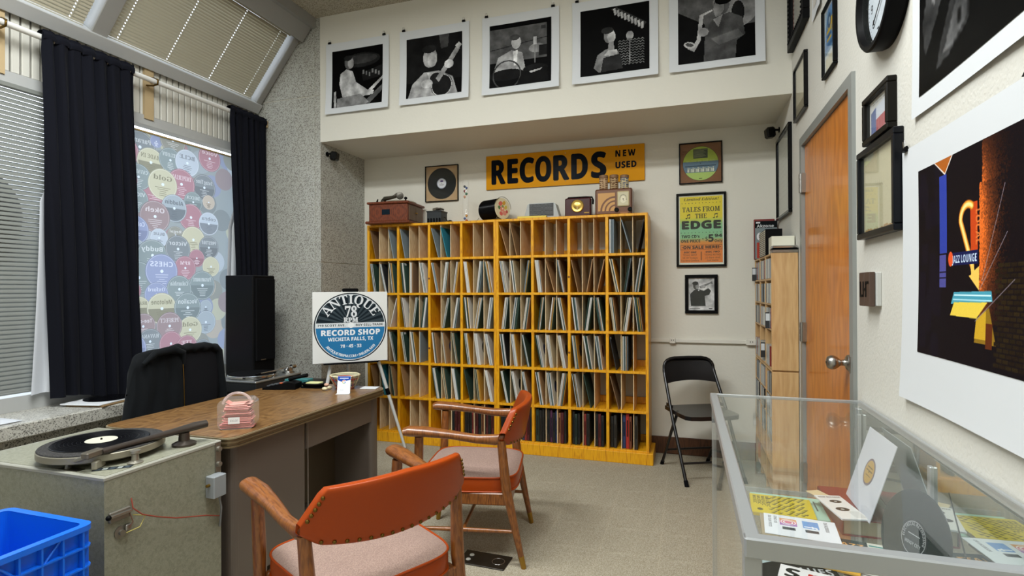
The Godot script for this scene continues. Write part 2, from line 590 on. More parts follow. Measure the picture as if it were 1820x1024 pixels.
func materials() -> void:
	var rough := bumps(0.03, 4)
	M.wall = mat("d5d2c6", 0.85, 0, {"tri": 2.2, "world": true, "bump": rough, "depth": 0.05})
	M.wall_rough = mat("cbc9c0", 0.8, 0, {"tri": 2.6, "world": true, "bump": bumps(0.045, 9, 512, FastNoiseLite.TYPE_SIMPLEX_SMOOTH, 3), "depth": 0.09})
	M.white_trim = mat("d9d6cb", 0.6)
	var stip := bumps(0.09, 12)
	M.ceiling = mat("d8d4c8", 0.9, 0, {"tri": 3.0, "world": true, "tex": speckle(Color("ccc8be"), Color("a39e92"), Color("d6d2c8"), 0.11, 0.3, 41), "bump": stip, "depth": 0.12})
	M.granite = mat("ffffff", 0.22, 0, {"tri": 2.0, "world": true, "tex": speckle(Color("b2b2a9"), Color("827f77"), Color("a4a39a"), 0.15, 0.22, 17)})
	M.granite_sill = mat("ffffff", 0.3, 0, {"tri": 2.2, "world": true, "tex": speckle(Color("bbb9b0"), Color("64625c"), Color("a9a69c"), 0.19, 0.2, 23)})
	M.carpet = mat("ffffff", 0.95, 0, {"tri": 3.5, "world": true, "tex": speckle(Color("b0a893"), Color("9a917b"), Color("bcb4a2"), 0.22, 0.45, 31), "bump": bumps(0.25, 33), "depth": 0.3, "spec": 0.2})
	M.shelf = mat("ffffff", 0.45, 0, {"tri": 1.5, "tex": woodtex(["ba7604", "dd9b08", "eaac10", "d69306"], 3, 6.0), "coat": 0.25})
	M.ply = mat("ffffff", 0.7, 0, {"tri": 2.0, "tex": woodtex(["ccb288", "dfc8a0", "e8d5b0"], 8, 5.0)})
	M.birch = mat("ffffff", 0.5, 0, {"tri": 1.2, "tex": woodtex(["b89160", "c49f6e", "cdaa7a"], 14, 5.0)})
	M.door = mat("ffffff", 0.35, 0, {"tri": 1.0, "tex": woodtex(["ab5f14", "c6741f", "d4842a"], 19, 4.0), "coat": 0.3})
	M.chair_wood = mat("ffffff", 0.35, 0, {"tri": Vector3(3, 3, 3), "tex": woodtex(["552c0f", "75421a", "905827", "6f3e17"], 25, 6.0), "coat": 0.35})
	M.laminate = mat("ffffff", 0.28, 0, {"tri": Vector3(2.2, 2.2, 1.4), "tex": woodtex(["4f3820", "70502e", "8a683f", "674828"], 28, 8.0)})
	M.oak_dark = mat("ffffff", 0.4, 0, {"tri": 5.0, "tex": woodtex(["4a2110", "6b3219", "824222"], 35, 5.0)})
	M.walnut = mat("ffffff", 0.3, 0, {"tri": 4.0, "tex": woodtex(["3e2113", "5c3420", "70452a"], 39, 6.0), "coat": 0.4})
	M.base_wood = mat("ffffff", 0.5, 0, {"tri": 2.0, "tex": woodtex(["3c2313", "52311b", "62402a"], 44, 6.0)})
	M.pine_post = mat("b09a74", 0.7)
	M.steel_paint = mat("8d8c88", 0.45)
	M.steel_light = mat("a9aaa8", 0.4)
	M.rib = mat("c6c4ba", 0.55)
	M.groove = mat("4e4d48", 0.8)
	M.slat = mat("a8a28e", 0.5, 0, {"back": Color(0.06, 0.06, 0.05)})
	M.slat_white = mat("7b7e79", 0.5, 0, {"back": Color(0.35, 0.36, 0.36)})
	M.glass = pane(0.012)
	M.velvet = mat("15161c", 0.95, 0, {"spec": 0.12, "rim": 0.15})
	M.lining = mat("c9ccd0", 0.8, 0, {"back": Color(0.5, 0.5, 0.52)})
	M.white_paint = mat("d5d4ce", 0.4)
	M.black = mat("0a0a0b", 0.45, 0, {"spec": 0.2})
	M.black_gloss = mat("080809", 0.18, 0, {"spec": 0.32})
	M.black_matte = mat("0d0d0f", 0.85, 0, {"spec": 0.2})
	M.vinyl = mat("070709", 0.24, 0, {"spec": 0.3})
	M.chrome = mat("c8c8c6", 0.18, 1.0)
	M.steel = mat("a5a39e", 0.32, 1.0)
	M.alu = mat("b4b8ba", 0.36, 0.6)
	M.brass = mat("a8853e", 0.3, 1.0)
	M.old_brass = mat("6e5527", 0.35, 1.0)
	M.dark_metal = mat("3a342c", 0.4, 0.8)
	M.white_paper = mat("cfd2d4", 0.6, 0, {"spec": 0.3})
	M.cream = mat("d9cfb4", 0.7)

func room() -> void:
	struct("floor", MB.new().b2(Vector3(XL - 0.2, -0.1, ZB - 0.1), Vector3(XR + 0.1, 0, ZF + 0.1)), M.carpet, "grey-beige carpet floor")
	struct("ceiling", MB.new().b2(Vector3(-2.99, CEIL, ZB - 0.1), Vector3(XR + 0.1, CEIL + 0.1, ZF + 0.1)), M.ceiling, "stippled off-white ceiling")
	struct("wall_back", MB.new().b2(Vector3(-2.95, 0, ZB - 0.1), Vector3(XR + 0.1, CEIL, ZB)), M.wall, "off-white wall behind the record shelves")
	struct("wall_soffit", MB.new().b2(Vector3(-2.889, SOF, ZB), Vector3(XR, CEIL, ZS)), M.wall, "off-white boxed-out upper wall carrying the photo prints")
	struct("wall_front", MB.new().b2(Vector3(XL - 0.1, 0, ZF), Vector3(XR + 0.1, CEIL, ZF + 0.1)), M.wall)
	# right wall with the door opening left free
	var w := MB.new()
	w.b2(Vector3(XR, 0, -2.49), Vector3(XR + 0.12, CEIL, ZF))
	w.b2(Vector3(XR, 0, ZB), Vector3(XR + 0.12, CEIL, -3.51))
	w.b2(Vector3(XR, 2.165, -3.51), Vector3(XR + 0.12, CEIL, -2.49))
	struct("wall_right", w, M.wall_rough, "off-white wall with knocked-down plaster texture")
	var bb := struct("baseboard_back", MB.new().cbox(Vector3((-2.889 + XR) / 2, 0.068, ZB + 0.01), Vector3(XR + 2.885, 0.132, 0.016), 0.003), M.base_wood, "dark brown wooden baseboard")
	bb.set_meta("kind", "structure")
	# wire channel on the back wall with two sockets
	var ch := MB.new().cbox(Vector3(0.17, 0.893, ZB + 0.012), Vector3(0.95, 0.03, 0.022), 0.003)
	var tr := struct("trim_1", ch, M.white_trim, "white wire channel along the back wall")
	for sx in [-0.1, 0.47]:
		var o := part(tr, "socket", MB.new().cbox(Vector3.ZERO, Vector3(0.075 if sx > 0 else 0.045, 0.045, 0.03), 0.004), M.white_trim, Vector3(sx, 0.893, ZB + 0.018))
		for k in [-1, 1]: part(o, "slot", MB.new().box(Vector3(0.008 * k, 0.004, 0.0155), Vector3(0.004, 0.012, 0.002)), M.black)
	# granite-clad corner pillar: slabs with open joints
	var pil := struct("wall_corner", MB.new().b2(Vector3(XL - 0.1, 0, ZB - 0.1), Vector3(-2.893, 2.87, -3.819)), mat("bab6a8", 0.8), "speckled grey granite corner pillar")
	var J := [0.004, 1.54, 2.93]
	for k in 2:
		part(pil, "granite_slab", MB.new().b2(Vector3(XL, J[k], -3.834), Vector3(-2.947, J[k + 1] - 0.006, -3.816)), M.granite)
		part(pil, "granite_slab", MB.new().b2(Vector3(-2.941, J[k], -3.834), Vector3(-2.889, J[k + 1] - 0.006, -3.814)), M.granite)
		part(pil, "granite_slab", MB.new().b2(Vector3(-2.905, J[k], ZB), Vector3(-2.889, minf(J[k + 1] - 0.006, SOF), -3.836)), M.granite)
	part(pil, "granite_slab", MB.new().prism(PackedVector2Array([Vector2(-3.534, 2.932), Vector2(-3.49, 2.932), Vector2(-2.947, 2.932), Vector2(-2.947, CEIL), Vector2(-2.985, CEIL)]), -3.834, -3.816), M.granite)
	part(pil, "granite_slab", MB.new().b2(Vector3(-2.941, 2.932, -3.834), Vector3(-2.889, CEIL, -3.814)), M.granite)
	part(pil, "upper_core", MB.new().b2(Vector3(XL - 0.1, 2.86, ZB - 0.1), Vector3(-2.893, CEIL + 0.1, -3.819)), mat("bab6a8", 0.8))
	part(pil, "caulk_line", MB.new().tube([Vector3(-3.525, 2.90, -3.81), Vector3(-2.975, 3.57, -3.81)], 0.008, 6), M.white_trim)

# a slat blind: slats run along local x, stack along local y, room on +z
func blind(parent: Node3D, frame: Transform3D, length: float, height: float, pitch: float, wide: float, tilt: float, m: Material, cords: Array, rail := 0.026) -> void:
	var s := MB.new()
	var h := length / 2
	var cuts := [-h]
	for c in cords: cuts.append_array([c - 0.004, c + 0.004])
	cuts.append(h)
	var crown := PackedVector2Array()
	for k in 7: crown.append(Vector2(wide * (k / 6.0 - 0.5), wide * 0.10 * (1.0 - pow(k / 3.0 - 1.0, 2.0))))
	for k in 7: crown.append(Vector2(wide * (0.5 - k / 6.0), wide * 0.10 * (1.0 - pow(k / 3.0 - 1.0, 2.0)) - 0.001))
	for k in range(0, cuts.size(), 2):
		s.prism(crown, cuts[k], cuts[k + 1], Transform3D(Basis(Vector3(0, 0, 1), Vector3.UP, Vector3(-1, 0, 0)), Vector3.ZERO))
	for c in cords:
		for e in [-1, 1]: s.box(Vector3(c, 0.0004, e * wide * 0.33), Vector3(0.008, 0.0012, wide * 0.33))
	var ms := s.mesh()
	for k in int(height / pitch):
		var o := part(parent, "slat", ms, m)
		o.transform = frame * T(Vector3(0, -pitch * (k + 0.7), 0), tilt)
	for c in cords:
		part(parent, "ladder_cord", MB.new().box(Vector3(c + 0.006, -height / 2, wide * 0.3), Vector3(0.0016, height, 0.0016)), m).transform = frame
	part(parent, "head_rail", MB.new().cbox(Vector3(0, rail / 2, 0), Vector3(length, rail, rail * 1.2), 0.003), m).transform = frame
	part(parent, "bottom_rail", MB.new().cbox(Vector3(0, -height - 0.004, 0), Vector3(length, 0.012, wide), 0.003), m).transform = frame

func window_wall() -> void:
	# wall below and beside the windows
	var low := MB.new().b2(Vector3(XL - 0.12, 0, -3.834), Vector3(-3.26, 0.545, ZF))
	var wl := struct("wall_left", low, M.granite_sill, "speckled granite wall under the windows")
	part(wl, "sill", MB.new().cbox(Vector3(-3.40, 0.6, (-3.815 + ZF) / 2), Vector3(0.44, 0.075, ZF + 3.815), 0.006), M.granite_sill, Vector3.ZERO, "speckled granite window sill")
	part(wl, "upper_panel", MB.new().b2(Vector3(XL - 0.1, 2.515, -3.834), Vector3(XL - 0.02, 2.9, ZF)), M.groove)
	var strip := MB.new().cbox(Vector3(0, 0, 0), Vector3(0.022, 0.345, 0.0405), 0.004).mesh()
	var z := -3.785
	while z < ZF:
		part(wl, "panel_strip", strip, M.rib, Vector3(XL - 0.012, 2.69, z))
		z += 0.05
	for zp in [-3.79, -2.5, -0.88, 0.78, 2.1]:
		part(wl, "window_post", MB.new().b2(Vector3(XL - 0.1, 0.637, zp - 0.06), Vector3(XL, 2.515, zp + 0.06)), M.steel_light)
	part(wl, "sloped_corner_fill", MB.new().b2(Vector3(XL - 0.12, 2.9, ZF - 0.02), Vector3(-2.9, CEIL + 0.1, ZF + 0.1)), M.wall)
	# windows
	var spans := [[-2.44, -0.94], [-3.73, -2.56], [-0.82, 0.72], [0.84, 2.04]]
	for k in 4:
		var a: float = spans[k][0]
		var b: float = spans[k][1]
		var mid := (a + b) / 2
		var fr := MB.new()
		fr.b2(Vector3(XL - 0.08, 2.45, a), Vector3(XL + 0.01, 2.515, b))
		fr.b2(Vector3(XL - 0.08, 0.638, a), Vector3(XL + 0.02, 0.72, b))
		fr.b2(Vector3(XL - 0.08, 0.72, a), Vector3(XL, 2.45, a + 0.03))
		fr.b2(Vector3(XL - 0.08, 0.72, b - 0.03), Vector3(XL, 2.45, b))
		var wn := struct("window_%d" % (k + 1), fr, M.steel_light, ["tall window behind a white slat blind", "window covered from outside by a banner of record labels", "window with white slat blind", "window with white slat blind near the front"][k])
		part(wn, "pane", MB.new().box(Vector3(XL - 0.06, 1.585, mid), Vector3(0.006, 1.73, b - a - 0.06)), M.glass)
		if k != 1:
			blind(wn, Transform3D(Basis(Vector3.UP, PI / 2), Vector3(XL + 0.006, 2.425, mid)), b - a - 0.08, 1.68, 0.025, 0.028, deg_to_rad(65), M.slat_white, [-0.5, 0.0, 0.5])
	banner()
	# sloped glazing above
	var s := Vector3(0.622, 0.783, 0)
	var nn := Vector3(0.783, -0.622, 0)
	var O := Vector3(-3.534, 2.87, 0)
	# local: x along -z world, y up the slope, z into the room
	var F := func(zc: float, up: float, inw: float) -> Transform3D: return Transform3D(Basis(Vector3(0, 0, -1), s, nn), O + s * up + nn * inw + Vector3(0, 0, zc))
	var zm := (-3.8 + ZF) / 2
	var lz := ZF + 3.8
	var sg := struct("window_5", MB.new().cbox(Vector3(0, 0.02, -0.02), Vector3(lz, 0.085, 0.12), 0.004, F.call(zm, 0.0, 0.0)), M.steel_light, "sloped roof glazing with tan slat blinds")
	part(sg, "top_beam", MB.new().cbox(Vector3(0, 0.80, 0.01), Vector3(lz, 0.20, 0.10), 0.004, F.call(zm, 0.0, 0.0)), M.steel_paint)
	part(sg, "beam_fascia", MB.new().b2(Vector3(-3.0, 3.49, -3.81), Vector3(-2.93, CEIL, ZF)), M.steel_paint)
	part(sg, "pane", MB.new().box(Vector3(0, 0.44, -0.09), Vector3(lz, 0.86, 0.006), F.call(zm, 0.0, 0.0)), M.glass)
	var ends := [-3.80, -2.44, -1.09, 0.26, 1.61]
	for k in 5:
		var wd := 0.06 if k == 0 else 0.1
		part(sg, "mullion", MB.new().cbox(Vector3(0, 0.4, -0.03), Vector3(wd, 0.74, 0.1), 0.004, F.call(ends[k] + (0.03 if k == 0 else 0.0), 0.0, 0.0)), M.steel_paint)
	for k in 4:
		var a: float = ends[k] + (0.06 if k == 0 else 0.05)
		var b: float = ends[k + 1] - 0.05
		blind(sg, F.call((a + b) / 2 + 0.012, 0.685, -0.03), b - a - 0.03, 0.62, 0.021, 0.026, deg_to_rad(58), M.slat, [-0.53, -0.18, 0.18, 0.53], 0.055)
	# curtain rod, its wooden brackets and the curtains
	var rod := thing("curtain_rod", "white painted curtain rod under the sloped glazing", "curtain rod", Vector3(0, 0, 0))
	part(rod, "pole", MB.new().tube([Vector3(-3.45, 2.735, -3.79), Vector3(-3.45, 2.735, ZF - 0.02)], 0.017, 12), M.white_paint)
	for zz in [-2.81, -1.94, -0.6, 0.9]:
		part(rod, "bracket_board", MB.new().b2(Vector3(XL, 2.49, zz - 0.033), Vector3(XL + 0.02, 2.865, zz + 0.033)), M.pine_post, Vector3.ZERO, "raw pine board holding the rod hook")
		part(rod, "hook", MB.new().tube([Vector3(XL + 0.02, 2.77, zz + 0.02), Vector3(-3.46, 2.76, zz + 0.02), Vector3(-3.425, 2.745, zz + 0.02), Vector3(-3.43, 2.715, zz + 0.02), Vector3(-3.47, 2.71, zz + 0.02), Vector3(XL + 0.02, 2.72, zz + 0.02)], 0.006, 6), M.old_brass)
	part(rod, "end_bracket", MB.new().cbox(Vector3(-3.45, 2.735, -3.803), Vector3(0.06, 0.06, 0.022), 0.004), M.pine_post)
	curtain(-2.10, -2.625, -2.15, -2.70, 0.665, 7, "black velvet curtain with pale lining, between blind and label banner", 0.075)
	curtain(-3.42, -3.80, -3.50, -3.80, 0.68, 6, "narrow black velvet curtain hanging beside the granite pillar", 0.10)
	curtain(-0.55, -1.0, -0.55, -1.02, 0.665, 7, "black velvet curtain at the window beside the camera", 0.03)
	# a round sign hung outside the blind window, seen as a dark disc through the slats
	var hs := thing("hanging_sign", "dark round sign seen as a disc through the left blind", "sign", Vector3(XL - 0.035, 1.715, -1.80))
	for wz in [-0.1, 0.1]: part(hs, "hanging_wire", MB.new().tube([Vector3(0, 0.26, wz), Vector3(0, 0.74, wz)], 0.0015, 5), M.steel)
	part(hs, "disc", MB.new().lathe([Vector2(0, 0.004), Vector2(0.285, 0.004), Vector2(0.285, -0.004), Vector2(0, -0.004)], 40, T(Vector3.ZERO, 0, 0, PI / 2)), M.black_matte)
	# things lying on the sill
	var sl := thing("record_sleeve", "white paper sleeve with a black record lying on the sill", "record", Vector3(-3.33, 0.6375, -2.36), 0.2)
	part(sl, "magazine", MB.new().cbox(Vector3(0.01, 0.005, 0), Vector3(0.24, 0.01, 0.3), 0.002), mat("8a6f4a", 0.7), Vector3.ZERO, "worn tan folder underneath")
	part(sl, "sleeve", MB.new().cbox(Vector3(-0.005, 0.014, 0.01), Vector3(0.25, 0.007, 0.31), 0.002), M.white_paper)
	part(sl, "disc", MB.new().lathe([Vector2(0, 0.0215), Vector2(0.118, 0.0215), Vector2(0.12, 0.0205), Vector2(0.118, 0.0185), Vector2(0, 0.0185)], 40), M.vinyl, Vector3(0, 0, -0.02))
	solo("white_cloth", MB.new().grid(12, 8, func(a, b): return Vector3(-0.1 + 0.2 * a, 0.006 + 0.03 * sin(PI * a) * sin(PI * b) * (1 + 0.4 * sin(9 * a)), 0.16 - 0.32 * b)), M.lining, "crumpled white cloth on the sill by the blind", "cloth", Vector3(-3.33, 0.6375, -1.72))

# a curtain: top edge and bottom edge given by their two ends along z
func curtain(t0: float, t1: float, b0: float, b1: float, yb: float, folds: int, label: String, flare: float) -> void:
	var c := thing("curtain", label, "curtain", Vector3.ZERO, 0, "black velvet curtains on the window wall")
	var sd := t0 * 13.0
	var f := func(a: float, b: float) -> Vector3:
		# a along the cloth, b from bottom to top
		var y := yb + (2.775 - yb) * b - (1 - b) * 0.03 * sin(a * 5 + sd)
		var z := lerpf(lerpf(b0, b1, a), lerpf(t0, t1, a), b)
		var ph := a * folds * TAU + 0.5 * sin(b * 3 + sd) + 0.4 * sin(a * 9 + sd)
		var deep := lerpf(0.034, 0.02, b)
		var x := -3.435 + deep * sin(ph) + 0.008 * sin(ph * 2.3 + b * 6 + sd)
		if b > 0.955: x = lerpf(x, -3.422 + 0.01 * sin(ph), (b - 0.955) / 0.045)
		return Vector3(x, y, z + 0.012 * cos(ph))
	part(c, "cloth", MB.new().grid(folds * 14, 40, f, false, true), M.velvet)
	# gathered heading that wraps the rod
	part(c, "heading", MB.new().grid(folds * 14, 8, func(a: float, b: float):
		var p: Vector3 = f.call(a, 0.985)
		var an: float = -0.6 + 4.2 * b
		return Vector3(-3.45 + 0.034 * cos(an) + (p.x + 3.45) * 0.25, 2.74 + 0.034 * sin(an) + 0.006 * sin(a * folds * TAU), p.z)), M.velvet)
	part(c, "lining", MB.new().grid(folds * 8, 24, func(a: float, b: float):
		var p: Vector3 = f.call(a, b)
		var off: float = flare * pow(1.0 - b / 0.55, 1.2) if b < 0.55 else -0.14 * clampf((b - 0.55) / 0.15, 0.0, 1.0)
		var z: float = p.z + off * (1.0 - a)
		return Vector3(-3.495 + 0.010 * sin(a * folds * TAU + 1.0), maxf(p.y + 0.03 * (1 - b), 0.69) - 0.035 * b, z), false, true), M.lining, Vector3.ZERO, "pale satin lining")

func banner() -> void:
	var C := {"r": "b48189", "m": "9f8888", "y": "cfc9a8", "g": "8c9896", "k": "858a8b", "b": "979fbe", "w": "c4ccd4", "s": "a9b3b8", "n": "969488", "o": "c9b8a4"}
	var L := [[.19, .1, .1, "k", "Paramo"], [.31, .03, .04, "b", ""], [.44, -.01, .09, "n", "LINCOLN"], [.08, .15, .09, "r", "Pearl"], [.76, .05, .09, "r", "Voice"], [.27, .19, .09, "y", "MADE IN"], [.42, .14, .08, "g", "MELODY"], [.56, .13, .09, "w", "BCLE"], [.3, .4, .09, "r", ""], [.18, .31, .08, "g", "CAVALIER"], [.08, .34, .08, "r", ""], [.71, .29, .09, "k", "Swing Time"], [.51, .3, .1, "r", "IMPERIAL"], [.36, .33, .1, "y", "Gold"], [.16, .47, .08, "g", "VICTOR"], [.61, .42, .07, "g", "DECCA"], [.75, .4, .05, "o", ""], [.59, .54, .09, "r", ""], [.45, .49, .09, "s", "Aladdin"], [.3, .57, .1, "m", "Okeh"], [.75, .57, .08, "w", "cobra"], [.46, .69, .06, "n", "Regal"], [.33, .72, .06, "w", "BLUE"], [.15, .68, .09, "b", "Columbia"], [.15, .83, .08, "s", "TNT"], [.61, .71, .09, "y", ""], [.28, .85, .1, "g", "Buddy"], [.75, .76, .08, "k", "PRESTIGE"], [.64, .85, .06, "r", ""], [.48, .79, .09, "k", "Victor"], [.54, .93, .08, "r", "RPM"], [.18, 1.01, .1, "g", ""], [.77, .91, .07, "y", ""], [.35, .96, .11, "b", "CHESS"], [.69, 1.06, .1, "g", "Paramount"], [.49, 1.09, .09, "g", "Columbia"], [.31, 1.13, .08, "b", "Oxford"], [.14, 1.1, .05, "r", ""], [.18, 1.22, .07, "y", "BRAHMS"], [.35, 1.23, .1, "y", "Melotone"], [.72, 1.23, .05, "s", ""], [.72, 1.35, .08, "s", ""], [.56, 1.23, .1, "g", "Vocalion"], [.1, 1.35, .05, "g", ""], [.21, 1.35, .08, "m", "Tee-day"], [.58, 1.4, .09, "y", "Gold"], [.41, 1.36, .09, "m", "PERFECT"], [.26, 1.46, .08, "k", "HAVANA"], [.42, 1.49, .08, "r", ""], [.55, 1.53, .08, "r", "FEE"], [.69, 1.56, .07, "k", ""], [.13, 1.5, .09, "b", "DGG"], [.15, 1.63, .06, "r", "VICTOR"]]
	var sc := 800.0
	var cv := Cv.new(int(1.1 * sc), int(1.74 * sc), Color("9fa6a6"))
	var r := RandomNumberGenerator.new()
	r.seed = 5
	var keys := C.keys()
	for k in 60:   # labels behind and beyond the ones that can be made out
		cv.ell(r.randf() * cv.w, r.randf() * cv.h, 70, 70, Color(C[keys[r.randi() % keys.size()]]).lerp(Color("9fa6a6"), 0.4))
	for e in L:
		var x: float = e[0] * sc
		var y: float = e[1] * sc + 12
		var R: float = e[2] * sc * 1.1
		var c := Color(C[e[3]]).lerp(Color("a9b1b5"), 0.22)
		var light: bool = e[3] in "ywso"
		var ink := c.darkened(0.3) if light else c.lightened(0.55)
		cv.ell(x, y, R * 1.04, R * 1.04, c.darkened(0.12))
		cv.ell(x, y, R, R, c.lightened(0.25))
		cv.ell(x, y, R * 0.95, R * 0.95, c)
		if r.randf() < 0.3:
			var half := []
			for q in 21: half.append(Vector2(x + R * 0.95 * cos(PI * q / 20), y + R * 0.95 * sin(PI * q / 20)))
			cv.polys([half], c.darkened(0.25) if light else c.darkened(0.1))
		if e[4] != "":
			var wide: float = minf(R * 1.5, R * 0.34 * String(e[4]).length())
			cv.text(e[4], x, y - R * 0.28, R * 0.42, ink, {"align": 0.5, "mirror": true, "width": wide, "font": "Droid Serif" if r.randf() < 0.5 else "Droid Sans"})
		for q in 5:   # lines of small print
			var lw := R * r.randf_range(0.4, 1.1) * (1.0 - 0.12 * q)
			cv.rect(x - lw / 2, y + R * (0.2 + 0.13 * q), lw, 3, ink)
		cv.ell(x, y, R * 0.1, R * 0.1, Color("dfe8f2"))
	var m := printed(cv, 0.45, {"back": Color(0.95, 0.97, 1.0)})
	var o := thing("label_banner", "banner of overlapping record labels in the window, printed side out", "banner")
	var sh := MB.new()
	sh.quad(Vector3(-3.545, 0.69, -2.562), Vector3(-3.545, 0.69, -3.662), Vector3(-3.545, 2.40, -3.662), Vector3(-3.545, 2.40, -2.562))
	part(o, "sheet", sh, m)
	part(o, "hem", MB.new().b2(Vector3(-3.55, 2.395, -3.66), Vector3(-3.538, 2.405, -2.562)), mat("9a8350", 0.6), Vector3.ZERO, "wooden batten at the banner's head")

func door() -> void:
	var fr := MB.new()
	fr.b2(Vector3(XR - 0.015, 0, -3.515), Vector3(XR + 0.12, 2.165, -3.465))
	fr.b2(Vector3(XR - 0.015, 0, -2.525), Vector3(XR + 0.12, 2.165, -2.475))
	fr.b2(Vector3(XR - 0.015, 2.115, -3.465), Vector3(XR + 0.12, 2.165, -2.525))
	var d := struct("door_1", fr, mat("8f928f", 0.4, 0.3), "flush orange-brown wooden door in a grey steel frame")
	part(d, "leaf", MB.new().b2(Vector3(XR + 0.004, 0.01, -3.462), Vector3(XR + 0.05, 2.112, -2.528)), M.door, Vector3.ZERO, "orange-brown veneered door leaf")
	for y in [1.90, 1.05, 0.25]:
		var h := part(d, "hinge", MB.new().tube([Vector3(XR - 0.018, y - 0.055, -3.463), Vector3(XR - 0.018, y + 0.055, -3.463)], 0.009, 10), M.steel)
		for k in 3: part(h, "knuckle", MB.new().tube([Vector3(XR - 0.018, y - 0.05 + 0.037 * k, -3.463), Vector3(XR - 0.018, y - 0.022 + 0.037 * k, -3.463)], 0.0105, 10), M.steel)
		part(h, "hinge_plate", MB.new().b2(Vector3(XR - 0.017, y - 0.055, -3.462), Vector3(XR + 0.006, y + 0.055, -3.44)), M.steel)
	var kn := part(d, "door_knob", MB.new().lathe([Vector2(0, 0), Vector2(0.034, 0), Vector2(0.034, 0.006), Vector2(0.028, 0.012), Vector2(0.014, 0.014), Vector2(0.012, 0.034), Vector2(0.02, 0.042), Vector2(0.029, 0.056), Vector2(0.03, 0.068), Vector2(0.024, 0.082), Vector2(0.012, 0.087), Vector2(0, 0.087)], 28, T(Vector3(XR + 0.004, 0.985, -2.60), 0, 0, PI / 2), true), M.steel, Vector3.ZERO, "brushed steel round knob")
	part(kn, "keyhole", MB.new().lathe([Vector2(0, 0.088), Vector2(0.005, 0.088), Vector2(0.005, 0.086)], 10, T(Vector3(XR + 0.004, 0.985, -2.60), 0, 0, PI / 2)), M.black)
	part(d, "strike_plate", MB.new().b2(Vector3(XR - 0.017, 0.955, -2.522), Vector3(XR, 1.02, -2.505)), M.steel)
	part(d, "dark_room_beyond", MB.new().b2(Vector3(XR + 0.10, 0, -3.47), Vector3(XR + 0.12, 2.12, -2.52)), M.black_matte)

const SX := -2.648
const UNIT := 1.193
const UP := 0.022
const CELL := 0.27075
const SY := 0.095
const PITCH := 0.2952
const SFRONT := -4.125
const SBACK := -4.43
const ROWN := ["top", "second", "third", "fourth", "fifth", "bottom"]
const COLN := ["first", "second", "third", "fourth", "fifth", "sixth", "seventh", "eighth"]

func cell_x(c: int) -> float:
	return SX + (c / 4) * UNIT + UP + (CELL + UP) * (c % 4)
func cell_y(r: int) -> float:   # r 0 is the top row
	return SY + PITCH * (5 - r)

func record_shelves() -> void:
	var div := MB.new().cbox(Vector3(0, (PITCH - 0.02) / 2, 0), Vector3(0.0055, PITCH - 0.021, 0.285), 0.001).mesh()
	var zc := (SFRONT + SBACK) / 2
	var dp := SFRONT - SBACK
	for u in 2:
		var x0 := SX + UNIT * u
		var s := thing("record_shelf", ["yellow-stained pine record shelf nearest the granite pillar", "yellow-stained pine record shelf nearest the folding chair"][u], "shelf", Vector3(x0, 0, 0), 0, "yellow record shelves")
		for k in 5:
			part(s, "side_panel" if k in [0, 4] else "upright", MB.new().cbox(Vector3(UP / 2 + (CELL + UP) * k, (SY + 1.866) / 2, zc), Vector3(UP, 1.866 - SY, dp), 0.002), M.shelf)
		for r in 7:
			part(s, "shelf_board", MB.new().cbox(Vector3(UNIT / 2, SY + PITCH * r - 0.01, zc + 0.001), Vector3(UNIT - 0.001, 0.02, dp), 0.002), M.shelf)
			if r < 6: part(s, "back_rail", MB.new().cbox(Vector3(UNIT / 2, SY + PITCH * r + 0.025, SBACK + 0.008), Vector3(UNIT - 0.05, 0.05, 0.016), 0.002), M.shelf)
		part(s, "plinth", MB.new().cbox(Vector3(UNIT / 2 + 0.015 * u, 0.042, zc + 0.012), Vector3(UNIT + 0.03 * u, 0.085, dp + 0.02), 0.003), M.shelf)
		for r in 6:
			for c in 4:
				for k in [1, 2]:
					part(s, "divider", div, M.ply, Vector3(UP + (CELL + UP) * c + CELL * k / 3.0, SY + PITCH * r, zc - 0.006))
		for q in [[0.2, 0.9], [0.75, 1.55]]:
			part(s, "knot", MB.new().lathe([Vector2(0.009, 0), Vector2(0.006, 0.0006), Vector2(0, 0.0006)], 12, T(Vector3(UP / 2 + (CELL + UP) * 2 + 0.0, q[1] * 0.9, SFRONT), PI / 2)), mat("6e3c0a", 0.6))

